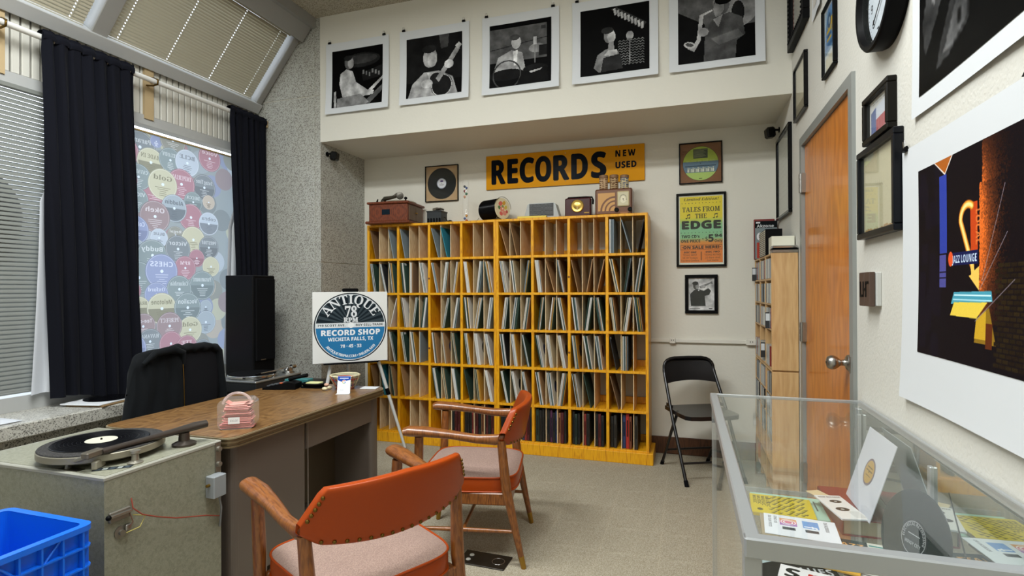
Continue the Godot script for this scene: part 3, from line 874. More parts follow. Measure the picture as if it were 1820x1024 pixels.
func sleeves() -> void:
	var H := 0.257
	# each cubby: three slots; in a slot a lean (l left, r right, u upright) and then the sleeves from left to right
	var D := [
		["l n//l b", "l b//", "l b/l B/", "//", "l t/l t/", "//", "//", "u bbbb/l b/r k"],
		["l kwg/l wk/l tog", "l kwwg/u tn/l wgw", "l bC/r gwgt/r too", "l wwo/r wgb/l tow", "l cW/l gwc/r og", "l wwbt/l T/l tn", "l t/r t/r t", "l wo/r bk/r twg"],
		["u t/u w/r w", "l nW/r wg/r wwb", "/r wg/r wgb", "l kgow/r owwg/r wb", "r gwg/r wggg/r gbt", "r twg/r tog/l gwo", "l gbw/r wwg/l twg", "l wgt/r wwt/l gogt"],
		["l tt/l t/l wg", "l gwg/l gWo/u b", "l nnT/l nT/l tg", "l wwo/l wwW/l bww", "l wwk/l wwo/l wg", "l wbW/l wwc/l wwW", "l gbO/l ggw/l gbW", "l k/u gwtbk/"],
		["l t/l B/l tt", "l T//", "l wwg/l tg/l wbg", "l G/l coo/l wW", "l wwg/l wW/l bwt", "l wwt/l gbW/r tbgo", "l tbw/l g/", "l n//"]]
	var name_of := {"n": "brown", "b": "slate blue", "B": "bright blue", "t": "kraft brown", "T": "holed kraft brown", "w": "white", "W": "holed white", "g": "dark green", "G": "holed green", "k": "black", "o": "ochre", "O": "holed ochre", "c": "cream", "C": "printed kraft"}
	var col := {"n": "7c6044", "b": "7f8f97", "B": "1f7c92", "t": "a9845a", "w": "e0dfda", "g": "2f4a3f", "k": "17181a", "o": "c7932f", "c": "cfc3a4", "C": "a9845a"}
	var ms := {}
	for k in col:
		ms[k] = []
		for e in 3: ms[k].append(mat(Color(col[k]).lightened(0.05 * e) if e < 2 else Color(col[k]).darkened(0.1), 0.65 if k != "b" else 0.35))
	var shapes := []
	for t in [0.0038, 0.0058]: shapes.append(MB.new().cbox(Vector3(t / 2, H / 2, -H / 2), Vector3(t, H, H), 0.0008).mesh())
	var hole := MB.new().lathe([Vector2(0.047, 0), Vector2(0.047, 0.0004), Vector2(0, 0.0004)], 24, T(Vector3(0.0036, H / 2, -H / 2), 0, 0, -PI / 2)).mesh()
	var label_m := [mat("1a1a1c", 0.4), mat("27305e", 0.45), mat("5c1f24", 0.45)]
	var slot_n := ["left", "middle", "right"]
	var rest := {"w": [], "g": [], "b": [], "c": []}
	for r in 5:
		for c in 8:
			var slots: PackedStringArray = D[r][c].split("/")
			for k in 3:
				var s := slots[k]
				if s.length() < 3: continue
				var seq := s.substr(2)
				var own := seq.length()
				if own >= 2:   # more sleeves stand behind the ones whose faces show
					for q in rng.randi_range(2, 3): seq = "wwwgbwc"[rng.randi() % 7] + seq
				var x0 := cell_x(c) + CELL * k / 3.0 + 0.004
				var w := CELL / 3.0 - 0.008
				var n := seq.length()
				var tk := 0.0046 if n > 3 else 0.0064
				var room_left := w - n * (tk + 0.0012)
				var ang := 0.0
				if s[0] != "u": ang = asin(clampf(room_left * rng.randf_range(0.55, 0.95), 0.004, 0.075) / H)
				for i in n:
					var ch := seq[i]
					var low := ch.to_lower() if not ch in ["B", "C"] else ch
					var off := i * (tk + 0.0012) / cos(ang)
					var x: float
					var a := ang + rng.randf_range(-0.006, 0.006) if s[0] != "u" else 0.0
					if s[0] == "l": x = x0 + H * sin(ang) + off
					elif s[0] == "r":
						x = x0 + w - H * sin(ang) - (n - i) * (tk + 0.0012) / cos(ang)
						a = -a
					else: x = x0 + 0.004 + off + rng.randf() * 0.002
					var m: Material = ms[low][rng.randi() % 3]
					var lab: String = "%s record sleeve, %s in the %s slot of the %s cubby, %s row" % [name_of[ch], COLN[i], slot_n[k], COLN[c], ROWN[r]]
					var z := SFRONT - 0.004 - rng.randf() * 0.008
					if i < n - own and (i < n - own - 1 or rng.randf() < 0.6):
						rest[low if low in rest else "w"].append(T(Vector3(x, cell_y(r) + 0.0005 + (0.0045 * sin(absf(a)) if a < 0 else 0.0), z), 0, 0, a))
						continue
					var o := solo("record_sleeve", shapes[0 if tk < 0.005 else 1], m, lab, "record", Vector3(x, cell_y(r) + 0.0005 + (0.0045 * sin(absf(a)) if a < 0 else 0.0), z), 0, "record sleeves on the yellow shelves")
					o.rotation.z = a
					if ch in ["W", "T", "G", "O"] and i == n - 1:
						part(o, "record_label", hole, label_m[rng.randi() % 3])
					if low in ["g", "k"] and rng.randf() < 0.4:
						part(o, "index_tag", MB.new().box(Vector3(0.0062, H - 0.012, -0.03), Vector3(0.001, 0.018, 0.035)), M.white_paper)
	# the sleeves past the three hundred that show most, as one object
	var more := thing("more_record_sleeves", "remaining thin record sleeves standing between the ones that show", "records", Vector3.ZERO)
	more.set_meta("kind", "stuff")
	for k in rest:
		var mb := MB.new()
		for t in rest[k]: mb.cbox(Vector3(0.0019, H / 2, -H / 2), Vector3(0.0038, H, H), 0.0008, t)
		part(more, {"w": "white_sleeves", "g": "green_sleeves", "b": "blue_sleeves", "c": "cream_sleeves"}[k], mb, ms[k][0]).set_meta("kind", "stuff")
	# bound albums in the bottom row
	var A := ["//", "//", "//kmm", "kkkr/mkog/mkm", "kkk/kbk/brmk", "gkk/kpkb/omk", "kgk/rk/kmk", "kK/bRn/K"]
	var bn := {"k": "black", "K": "charcoal", "m": "maroon", "r": "dark red", "o": "tan", "g": "dark green", "b": "navy blue", "p": "purple", "R": "bright red", "n": "brown"}
	var bc := {"k": "191816", "K": "2b2a27", "m": "4f1b1d", "r": "7d2822", "o": "8a5d38", "g": "23352c", "b": "23345c", "p": "4a2342", "R": "a52a20", "n": "6d3b22"}
	for c in 8:
		var slots: PackedStringArray = A[c].split("/")
		for k in 3:
			var x := cell_x(c) + CELL * k / 3.0 + 0.005
			var nth := -1
			for ch in slots[k]:
				nth += 1
				var t := rng.randf_range(0.017, 0.026)
				var h := rng.randf_range(0.235, 0.262)
				if x + t > cell_x(c) + CELL * (k + 1) / 3.0 - 0.003: t = maxf(0.012, cell_x(c) + CELL * (k + 1) / 3.0 - 0.003 - x)
				var lab: String = "%s bound record album, %s in the %s slot of the %s bottom cubby" % [bn[ch], COLN[nth], slot_n[k], COLN[c]]
				var b := thing("record_album", lab, "album", Vector3(x, SY + 0.0005, SFRONT - 0.02 - rng.randf() * 0.012), 0, "bound record albums in the bottom row")
				var cm := mat(bc[ch], 0.55)
				part(b, "cover", MB.new().cbox(Vector3(t / 2, h / 2, -0.13), Vector3(t, h, 0.26), 0.003), cm)
				part(b, "spine_title", MB.new().box(Vector3(t / 2, h * rng.randf_range(0.45, 0.6), 0.0004), Vector3(t * 0.4, h * rng.randf_range(0.4, 0.62), 0.0008)), printed_title(ch, c * 3 + k))
				x += t + 0.0015

var title_m := []
func printed_title(ch: String, n: int) -> Material:
	if title_m.is_empty():
		for k in 3:
			var cv := Cv.new(32, 256, Color(["2a2620", "3b2018", "1e2226"][k]))
			for y in range(6, 250, 9):
				if rng.randf() < 0.8: cv.rect(rng.randi_range(6, 12), y, rng.randi_range(8, 16), rng.randi_range(3, 6), Color(["9a927a", "a8894c", "a5a59c"][k]))
			title_m.append(printed(cv, 0.5))
	return title_m[1 if ch in ["m", "r", "o", "R", "n"] else (0 if n % 2 else 2)]

func shelf_top_things() -> void:
	var Y := 1.8668
	# table gramophone
	var g := thing("gramophone", "oak table gramophone with tone arm and doors, on the left shelf end", "gramophone", Vector3(-2.42, Y, -4.235), 0.06)
	part(g, "base_moulding", MB.new().cbox(Vector3(0, 0.011, 0), Vector3(0.41, 0.022, 0.37), 0.006), M.oak_dark)
	part(g, "cabinet", MB.new().cbox(Vector3(0, 0.095, 0), Vector3(0.36, 0.146, 0.32), 0.004), M.oak_dark)
	part(g, "top_moulding", MB.new().cbox(Vector3(0, 0.178, 0), Vector3(0.39, 0.02, 0.35), 0.006), M.oak_dark)
	for k in 2:
		var dr := part(g, "side_door", MB.new().cbox(Vector3(0.182, 0.095, -0.068 + 0.136 * k), Vector3(0.008, 0.13, 0.128), 0.002), mat("5e4a36", 0.5), Vector3.ZERO, "plain brown louvre door")
		part(dr, "knob", MB.new().ball(Vector3(0.192, 0.1, -0.012 + 0.024 * k), Vector3.ONE * 0.007, 8), M.brass)
	part(g, "maker_plate", MB.new().box(Vector3(-0.02, 0.1, 0.161), Vector3(0.075, 0.045, 0.002)), printed(maker_plate(), 0.4))
	part(g, "turntable", MB.new().lathe([Vector2(0.13, 0.19), Vector2(0.132, 0.2), Vector2(0.125, 0.204), Vector2(0, 0.204)], 32, T(Vector3(0.045, 0, 0.0))), mat("9d9884", 0.4, 0.4))
	part(g, "tone_arm", MB.new().tube([Vector3(-0.155, 0.19, -0.05), Vector3(-0.15, 0.235, -0.05), Vector3(-0.13, 0.25, -0.04), Vector3(-0.02, 0.246, 0.03), Vector3(0.03, 0.252, 0.05)], [0.026, 0.024, 0.02, 0.015, 0.013], 12), mat("7a776c", 0.3, 0.9))
	part(g, "sound_box", MB.new().lathe([Vector2(0, -0.012), Vector2(0.03, -0.012), Vector2(0.033, 0), Vector2(0.03, 0.012), Vector2(0.012, 0.014), Vector2(0, 0.014)], 20, T(Vector3(0.065, 0.25, 0.065), PI / 2, 0.5)), mat("4b4842", 0.3, 0.9))
	part(g, "elbow", MB.new().tube([Vector3(0.0, 0.252, 0.03), Vector3(0.03, 0.262, 0.05), Vector3(0.055, 0.252, 0.06)], 0.017, 10), M.chrome)
	part(g, "brake_knob", MB.new().lathe([Vector2(0.006, 0.188), Vector2(0.006, 0.203), Vector2(0.014, 0.207), Vector2(0.014, 0.218), Vector2(0.006, 0.224), Vector2(0, 0.224)], 14, T(Vector3(0.155, 0, 0.14))), M.black)
	part(g, "lid_stay", MB.new().tube([Vector3(-0.19, 0.245, -0.02), Vector3(-0.2, 0.215, -0.02), Vector3(-0.203, 0.16, -0.02), Vector3(-0.195, 0.10, -0.02)], [0.005, 0.01, 0.01, 0.004], 8), M.black_gloss)
	# black hand-cranked roller box
	var b := thing("crank_box", "small black metal box with round slots and side crank", "machine", Vector3(-2.035, Y, -4.25))
	part(b, "body", MB.new().cbox(Vector3(0, 0.05, 0), Vector3(0.135, 0.1, 0.12), 0.004), mat("22272a", 0.5))
	part(b, "rim", MB.new().cbox(Vector3(0, 0.102, 0), Vector3(0.146, 0.012, 0.13), 0.004), mat("2a3033", 0.45))
	for k in 5:
		part(b, "slot", MB.new().prism(rounded(-0.009, -0.019, 0.009, 0.019, 0.0085, 4), 0, 0.001), M.black_gloss, Vector3(-0.052 + 0.026 * k, 0.026, 0.06))
	part(b, "rolls", MB.new().tube([Vector3(-0.035, 0.122, 0.0), Vector3(0.0, 0.126, 0.0), Vector3(0.03, 0.122, 0.0)], [0.016, 0.018, 0.015], 10), mat("6a6152", 0.5, 0.5))
	part(b, "side_bar", MB.new().tube([Vector3(0.01, 0.123, 0.04), Vector3(0.045, 0.127, 0.03), Vector3(0.075, 0.116, 0.02)], 0.008, 8), M.dark_metal)
	part(b, "crank", MB.new().tube([Vector3(0.067, 0.055, 0), Vector3(0.082, 0.05, 0), Vector3(0.092, 0.03, 0.005), Vector3(0.105, 0.018, 0.01)], 0.005, 8), M.dark_metal)
	part(b, "crank_handle", MB.new().ball(Vector3(0.125, 0.017, 0.012), Vector3(0.024, 0.011, 0.011), 10), M.black_gloss)
	# glass tube thermometer
	var t := thing("glass_thermometer", "tall glass tube thermometer with floating coloured bulbs", "thermometer", Vector3(-1.755, Y, -4.22))
	var gm := pane(0.04, Color(0.95, 0.98, 1))
	part(t, "glass_tube", MB.new().lathe([Vector2(0, 0), Vector2(0.022, 0), Vector2(0.026, 0.006), Vector2(0.026, 0.335), Vector2(0.018, 0.352), Vector2(0.006, 0.36), Vector2(0.004, 0.378), Vector2(0, 0.382)], 20, Transform3D(), true), gm)
	var bl := ["1c2733", "22407e", "7a1f1d", "1f6a45", "c98f6b", "c48a2a", "24508e", "9c2f24"]
	var by := [0.30, 0.288, 0.262, 0.238, 0.215, 0.055, 0.032, 0.014]
	for k in 8:
		var ball := part(t, "bulb", MB.new().ball(Vector3(0.008 * (1 if k % 2 else -1), by[k], 0.004), Vector3.ONE * 0.011, 10), mat(bl[k], 0.15))
		part(ball, "weight_tag", MB.new().lathe([Vector2(0, 0), Vector2(0.006, 0), Vector2(0.006, 0.0015), Vector2(0, 0.0015)], 10, T(Vector3(0.008 * (1 if k % 2 else -1), by[k] - 0.014, 0.004))), M.brass)
	# rack of small records
	var rk := thing("record_rack", "wire rack holding a roll of black discs with a flowered front disc", "rack", Vector3(-1.5, Y, -4.25), 1.12)
	for k in 22:
		part(rk, "disc", MB.new().lathe([Vector2(0, -0.003), Vector2(0.086, -0.003), Vector2(0.0875, 0), Vector2(0.086, 0.003), Vector2(0, 0.003)], 28, T(Vector3(0, 0.098, -0.115 + 0.0087 * k), PI / 2)), M.vinyl)
	var fl := Cv.new(256, 256, Color("d8cfae"))
	for e in [[90, 70, 34, "cf6a62"], [150, 60, 30, "c99a3e"], [70, 120, 26, "5c7d4e"], [120, 130, 40, "d88a78"], [180, 110, 28, "c9b45a"], [100, 190, 30, "cf6a62"], [160, 180, 36, "d7907e"], [128, 100, 18, "7d9a58"], [200, 160, 20, "b9504e"]]:
		fl.ell(e[0], e[1], e[2], e[2] * 0.8, Color(e[3]), e[0] * 0.1)
	fl.ell(128, 128, 10, 10, Color("e8e2c8"))
	part(rk, "picture_disc", MB.new().disc(0.086, 0.0032, 32, T(Vector3(0, 0.098, 0.08), PI / 2)).lathe([Vector2(0.086, -0.003), Vector2(0.0875, 0.0), Vector2(0.086, 0.0032)], 32, T(Vector3(0, 0.098, 0.08), PI / 2)), printed(fl, 0.35))
	var wire := mat("8f8668", 0.35, 0.8)
	for s in [-1, 1]:
		part(rk, "wire_rail", MB.new().tube([Vector3(0.05 * s, 0.012, -0.13), Vector3(0.05 * s, 0.012, 0.1)], 0.0025, 6), wire)
		part(rk, "wire_scroll", MB.new().tube([Vector3(0.05 * s, 0.012, 0.1), Vector3(0.07 * s, 0.003, 0.105), Vector3(0.09 * s, 0.012, 0.1), Vector3(0.08 * s, 0.026, 0.1), Vector3(0.066 * s, 0.018, 0.1)], 0.0025, 6), wire)
		part(rk, "wire_scroll", MB.new().tube([Vector3(0.05 * s, 0.012, -0.12), Vector3(0.075 * s, 0.003, -0.125), Vector3(0.095 * s, 0.014, -0.12), Vector3(0.08 * s, 0.03, -0.12)], 0.0025, 6), wire)
	var hoop := []
	for k in 17: hoop.append(Vector3(0.094 * cos(PI * k / 16.0), 0.1 + 0.094 * sin(PI * k / 16.0), 0.085))
	part(rk, "wire_hoop", MB.new().tube(hoop, 0.0022, 6), wire)
	# ribbed grey space heater with a yellow booklet in front
	var h := thing("table_radio", "low grey ribbed metal set with sloping sides", "radio", Vector3(-1.1, Y, -4.27))
	part(h, "body", MB.new().prism(PackedVector2Array([Vector2(-0.15, 0), Vector2(0.15, 0), Vector2(0.115, 0.118), Vector2(0.1, 0.128), Vector2(-0.1, 0.128), Vector2(-0.115, 0.118)]), -0.05, 0.05), mat("9b9d9b", 0.45, 0.4))
	for k in 9:
		var hw := 0.098 - 0.0005 * k
		var pts := []
		for q in 25: pts.append(Vector3(-hw + 2 * hw * q / 24.0, 0.026 + 0.0105 * k + 0.0022 * sin(q * 1.6), 0.052))
		part(h, "grille_bar", MB.new().tube(pts, 0.0028, 5), mat("75787a", 0.4, 0.5))
	part(h, "grille_back", MB.new().b2(Vector3(-0.1, 0.02, 0.045), Vector3(0.1, 0.122, 0.051)), mat("3b3d3e", 0.6))
	solo("booklet", MB.new().cbox(Vector3(0, 0.009, 0), Vector3(0.235, 0.018, 0.05), 0.002), mat("d9c24e", 0.6), "yellow booklet lying in front of the grey ribbed radio", "booklet", Vector3(-1.165, Y, -4.18), 0.06)
	# maroon portable radio
	var p := thing("portable_radio", "maroon portable radio with a round gold dial", "radio", Vector3(-0.8, Y, -4.24))
	var ma := mat("3c0f14", 0.28)
	part(p, "body", MB.new().cbox(Vector3(0, 0.074, 0), Vector3(0.205, 0.148, 0.09), 0.008), ma)
	part(p, "foot_rail", MB.new().cbox(Vector3(0, 0.004, 0), Vector3(0.19, 0.008, 0.094), 0.002), M.black)
	var dl := part(p, "dial", MB.new().lathe([Vector2(0.048, 0), Vector2(0.05, 0.006), Vector2(0.044, 0.01), Vector2(0.03, 0.008), Vector2(0.012, 0.012), Vector2(0, 0.013)], 30, T(Vector3(-0.002, 0.084, 0.045), PI / 2)), mat("c2a050", 0.28, 0.8))
	part(dl, "pointer", MB.new().box(Vector3(-0.002, 0.064, 0.056), Vector3(0.004, 0.03, 0.003)), M.cream)
	part(p, "handle", MB.new().tube([Vector3(-0.09, 0.148, 0), Vector3(-0.085, 0.158, 0), Vector3(0.06, 0.158, 0), Vector3(0.105, 0.155, 0), Vector3(0.115, 0.13, 0), Vector3(0.112, 0.1, 0)], 0.007, 8), M.black)
	part(p, "script_badge", MB.new().box(Vector3(0.07, 0.03, 0.0455), Vector3(0.04, 0.006, 0.001)), M.brass)
	# wooden mantel radio
	var w := thing("mantel_radio", "walnut mantel radio with arched grille and cream dial", "radio", Vector3(-0.52, Y, -4.25))
	part(w, "cabinet", MB.new().cbox(Vector3(0, 0.1, 0), Vector3(0.28, 0.2, 0.15), 0.008), M.walnut)
	part(w, "front_panel", MB.new().cbox(Vector3(0, 0.1, 0.075), Vector3(0.262, 0.184, 0.006), 0.002), mat("6b3f22", 0.3, 0, {"coat": 0.4}))
	part(w, "base_strip", MB.new().cbox(Vector3(0.08, 0.012, 0.079), Vector3(0.06, 0.014, 0.004), 0.001), mat("8e5a28", 0.4))
	var cloth := mat("c79a62", 0.8)
	var q0 := Vector2(0.012, 0.03)   # arcs open to the upper left, centred on the lower right corner of the grille
	for k in 4:
		var r1: float = [0.2, 0.098, 0.068, 0.036][k]
		var r0: float = [0.112, 0.08, 0.048, 0.0][k]
		var pts := PackedVector2Array()
		for i in 9:
			var a := PI / 2 + PI / 2 * i / 8.0
			var v := q0 + Vector2(cos(a), sin(a)) * r1
			pts.append(Vector2(clampf(v.x, -0.118, 0.012), clampf(v.y, 0.03, 0.168)))
		if r0 > 0:
			for i in 9:
				var a := PI - PI / 2 * i / 8.0
				pts.append(q0 + Vector2(cos(a), sin(a)) * r0)
		else: pts.append(q0)
		part(w, "grille_cloth", MB.new().prism(clean(pts), 0, 0.0015), cloth, Vector3(0, 0, 0.0782))
	var dc := Cv.new(128, 160, Color("c9c3a6"))
	dc.ell(64, 84, 40, 50, Color("e0dac0"))
	for k in 15:
		var a := PI * 0.95 + PI * 1.1 * k / 14.0
		dc.line(Vector2(64 + 34 * cos(a), 84 + 42 * sin(a)), Vector2(64 + 46 * cos(a), 84 + 58 * sin(a)), 4, Color("2a2620"))
	dc.line(Vector2(64, 84), Vector2(74, 108), 4, Color("2a2620"))
	dc.ell(64, 84, 7, 7, Color("4a4030"))
	var fr := part(w, "dial_bezel", MB.new().prism(rounded(-0.046, -0.058, 0.046, 0.058, 0.012), 0, 0.008), mat("8a7b5a", 0.35, 0.7), Vector3(0.074, 0.118, 0.078))
	var dq := MB.new()
	dq.quad(Vector3(-0.038, -0.05, 0.0085), Vector3(0.038, -0.05, 0.0085), Vector3(0.038, 0.05, 0.0085), Vector3(-0.038, 0.05, 0.0085))
	part(fr, "dial_face", dq, printed(dc, 0.3))
	for s in [-1, 1]:
		part(w, "knob", MB.new().lathe([Vector2(0.017, 0), Vector2(0.017, 0.012), Vector2(0.013, 0.016), Vector2(0, 0.016)], 16, T(Vector3(0.074 + 0.05 * s, 0.036, 0.078), PI / 2)), M.black_gloss)
	# three cylinder record boxes on the radio
	for k in 3:
		var cv := Cv.new(256, 160, Color(["b59a78", "a8906e", "c3b48c"][k]))
		var ink := Color(["5a3a28", "54341f", "28406a"][k])
		for y in [14, 40, 66, 92, 118, 140]:
			for x in range(4, 250, 34): cv.rect(x + rng.randi() % 8, y + rng.randi() % 8, 20 + rng.randi() % 10, 6 + rng.randi() % 8, ink)
		cv.rect(0, 0, 256, 10, ink).rect(0, 150, 256, 10, ink)
		var cy := thing("cylinder_box", ["brown cardboard record cylinder box, leftmost on the mantel radio", "brown cardboard record cylinder box, middle one on the mantel radio", "cream and blue record cylinder box, rightmost on the mantel radio"][k], "box", Vector3([-0.6, -0.522, -0.446][k], Y + 0.2005, -4.25 + [0.03, 0.02, -0.01][k]), 0, "cylinder boxes on the mantel radio")
		var R := 0.033
		part(cy, "wrapper", MB.new().grid(24, 1, func(a, b): return Vector3(R * cos(TAU * a), 0.092 * b, -R * sin(TAU * a)), true), printed(cv, 0.6))
		part(cy, "lid", MB.new().lathe([Vector2(R, 0.09), Vector2(R + 0.0015, 0.091), Vector2(R + 0.0015, 0.11), Vector2(R - 0.002, 0.113), Vector2(0, 0.113)], 24), mat("7d5c3c", 0.6))
		part(cy, "bottom", MB.new().lathe([Vector2(0, 0.0), Vector2(R - 0.001, 0), Vector2(R - 0.001, 0.004), Vector2(0, 0.004)], 24), mat("7d5c3c", 0.6))

func clean(p: PackedVector2Array) -> PackedVector2Array:
	var o := PackedVector2Array()
	for q in p:
		if o.is_empty() or (o[o.size() - 1].distance_to(q) > 0.0008 and o[0].distance_to(q) > 0.0008): o.append(q)
	return o

func maker_plate() -> Cv:
	var cv := Cv.new(128, 80, Color("16222b"))
	cv.poly([30, 60, 44, 30, 60, 22, 70, 40, 96, 34, 104, 60], Color("2f4a58"))
	cv.rect(6, 66, 116, 9, Color("9a946e"))
	return cv

# a framed picture: back on z = 0, picture facing +z, middle at the origin
func framed(o: Node3D, w: float, h: float, bar: float, deep: float, fm: Material, pic: Material, mat_w := 0.0, mat_m: Material = null) -> void:
	var b := bar
	for e in [[0.0, (h - b) / 2, w, b], [0.0, -(h - b) / 2, w, b], [(w - b) / 2, 0.0, b, h - 2 * b], [-(w - b) / 2, 0.0, b, h - 2 * b]]:
		part(o, "frame_bar", MB.new().cbox(Vector3(e[0], e[1], deep / 2), Vector3(e[2], e[3], deep), minf(0.003, b / 4)), fm)
	var iw := w / 2 - b - mat_w
	var ih := h / 2 - b - mat_w
	if mat_w > 0: part(o, "mount", MB.new().b2(Vector3(-w / 2 + b * 0.5, -h / 2 + b * 0.5, 0.002), Vector3(w / 2 - b * 0.5, h / 2 - b * 0.5, deep * 0.3)), mat_m)
	var q := MB.new()
	var zz := deep * 0.3 + 0.0012
	q.quad(Vector3(-iw, -ih, zz), Vector3(iw, -ih, zz), Vector3(iw, ih, zz), Vector3(-iw, ih, zz))
	part(o, "picture", q, pic)
	part(o, "glass", MB.new().box(Vector3(0, 0, deep * 0.6), Vector3(w - 2 * b, h - 2 * b, 0.002)), M.glass)

func gray(v: float) -> Color:
	return Color(v, v, v)

# five generic black-and-white stage prints: a figure and an instrument in the tones of the wall's prints
func stage_print(k: int) -> Cv:
	var cv := Cv.new(560, 560, gray(0.03))
	match k:
		0:
			cv.ell(330, 120, 200, 70, gray(0.13)).ell(330, 110, 170, 45, gray(0.22))
			cv.poly([330, 250, 560, 190, 560, 300, 350, 330], gray(0.1))
			for q in 6: cv.rect(340 + q * 34, 220 + (q % 3) * 16, 18, 40, gray(0.42))
			cv.poly([330, 560, 560, 380, 560, 440, 420, 560], gray(0.3)).poly([380, 440, 560, 300, 560, 330, 420, 455], gray(0.7))
			cv.poly([90, 230, 160, 190, 230, 220, 270, 330, 400, 420, 470, 430, 460, 470, 330, 480, 120, 470, 80, 330], gray(0.68)).poly([60, 470, 320, 450, 420, 540, 380, 560, 60, 560], gray(0.5))
			cv.ell(190, 130, 52, 66, gray(0.36)).ell(208, 140, 34, 48, gray(0.55)).ell(178, 84, 46, 26, gray(0.14))
			cv.poly([20, 400, 44, 396, 56, 560, 24, 560], gray(0.6))
		1:
			cv.rect(0, 0, 560, 420, gray(0.09)).poly([330, 0, 430, 0, 420, 120, 350, 130], gray(0.25)).ell(60, 300, 40, 90, gray(0.1))
			cv.poly([20, 560, 60, 430, 180, 330, 330, 330, 470, 400, 520, 560], gray(0.6)).poly([210, 340, 290, 340, 260, 470], gray(0.75))
			cv.ell(240, 200, 72, 92, gray(0.62)).ell(262, 222, 48, 66, gray(0.72)).ell(232, 118, 72, 36, gray(0.13))
			cv.ell(360, 470, 110, 100, gray(0.1), -0.6).ring(360, 470, 96, 104, gray(0.75)).ell(300, 400, 60, 52, gray(0.14))
			cv.poly([330, 440, 300, 400, 500, 130, 540, 150], gray(0.55)).poly([490, 120, 530, 90, 556, 120, 520, 160], gray(0.7))
			cv.ell(430, 280, 46, 40, gray(0.78)).ell(210, 440, 60, 42, gray(0.74))
		2:
			cv.rect(0, 40, 520, 300, gray(0.32)).poly([0, 220, 520, 160, 520, 168, 0, 228], gray(0.18)).rect(470, 60, 40, 30, gray(0.2))
			cv.ell(430, 250, 70, 40, gray(0.5))
			cv.poly([30, 430, 80, 290, 200, 240, 300, 270, 330, 420, 300, 440], gray(0.62)).poly([215, 250, 260, 245, 250, 380, 225, 380], gray(0.85))
			cv.ell(245, 175, 44, 60, gray(0.68)).ell(232, 130, 46, 26, gray(0.24))
			cv.ell(160, 455, 160, 50, gray(0.08)).ring(160, 455, 120, 132, gray(0.25)).ell(420, 430, 110, 40, gray(0.1)).poly([300, 450, 520, 420, 540, 560, 250, 560], gray(0.07))
			cv.rect(400, 150, 30, 70, gray(0.7)).rect(408, 220, 12, 160, gray(0.45)).rect(450, 230, 70, 90, gray(0.12)).poly([360, 450, 480, 430, 470, 446, 380, 466], gray(0.7))
		3:
			cv.poly([250, 20, 300, 10, 540, 170, 500, 220], gray(0.2))
			for q in 9: cv.poly([270 + q * 28, 20 + q * 18, 290 + q * 28, 14 + q * 18, 300 + q * 27, 70 + q * 18, 282 + q * 27, 76 + q * 18], gray(0.68))
			for y in range(300, 500, 22):
				for x in range(310, 500, 30): cv.poly([x, y, x + 15, y - 12, x + 30, y, x + 30, y + 9, x + 15, y - 3, x, y + 9], gray(0.42))
			cv.poly([110, 500, 140, 390, 210, 350, 300, 360, 330, 420, 300, 520, 150, 540], gray(0.5)).poly([190, 400, 240, 352, 300, 360, 310, 420], gray(0.75)).poly([190, 420, 330, 400, 350, 530, 170, 540], gray(0.16))
			cv.ell(240, 240, 46, 62, gray(0.5)).ell(256, 250, 34, 50, gray(0.68)).ell(222, 192, 50, 28, gray(0.16)).poly([235, 290, 275, 290, 280, 360, 225, 360], gray(0.55))
			cv.ell(405, 260, 30, 36, gray(0.6)).rect(390, 285, 30, 20, gray(0.4)).rect(400, 300, 10, 200, gray(0.5))
		4:
			cv.rect(0, 0, 560, 300, gray(0.32)).ell(430, 120, 170, 200, gray(0.5)).poly([0, 140, 200, 260, 200, 560, 0, 560], gray(0.05)).ell(440, 200, 46, 90, gray(0.1))
			cv.poly([200, 330, 260, 220, 380, 190, 470, 240, 490, 380, 430, 420, 420, 560, 190, 560], gray(0.28)).poly([240, 380, 440, 330, 480, 390, 300, 440], gray(0.36)).poly([260, 230, 330, 200, 300, 300], gray(0.6))
			cv.ell(320, 130, 58, 72, gray(0.34)).ell(302, 146, 40, 54, gray(0.5)).ell(335, 82, 62, 40, gray(0.05))
			cv.polys([[Vector2(250, 150), Vector2(262, 160), Vector2(190, 190), Vector2(170, 380), Vector2(120, 470), Vector2(70, 440), Vector2(60, 400), Vector2(110, 420), Vector2(140, 370), Vector2(160, 180)]], gray(0.66))
			cv.ell(85, 410, 44, 26, gray(0.74), 0.3).ell(85, 408, 30, 14, gray(0.3), 0.3).ell(190, 320, 38, 34, gray(0.6))
	return cv.photo(5, 5.0, k + 1, 0.4)

func loose_print(called: String, label: String, w: float, h: float, cv: Cv, img: Rect2, curl: float, at: Vector3, turn: float, group := "") -> Node3D:
	# a sheet pinned to the wall: paper, and the printed part as a sheet lying on it
	var o := thing(called, label, "print", at, turn, group)
	var bend := func(x: float, y: float) -> float: return 0.004 + curl * pow(clampf(0.5 - y / h, 0, 1), 3.0) + 0.004 * sin(x / w * 5.0) * clampf(0.5 - y / h, 0, 1) + curl * 0.25 * pow(absf(x / w) * 2, 6.0)
	part(o, "paper", MB.new().grid(16, 16, func(a, b): return Vector3((a - 0.5) * w, (b - 0.5) * h, bend.call((a - 0.5) * w, (b - 0.5) * h))), M.white_paper)
	part(o, "printed_area", MB.new().grid(16, 16, func(a: float, b: float):
		var x: float = img.position.x + img.size.x * a
		var y: float = img.position.y + img.size.y * b
		return Vector3(x, y, bend.call(x, y) + 0.0012)), printed(cv, 0.42))
	return o

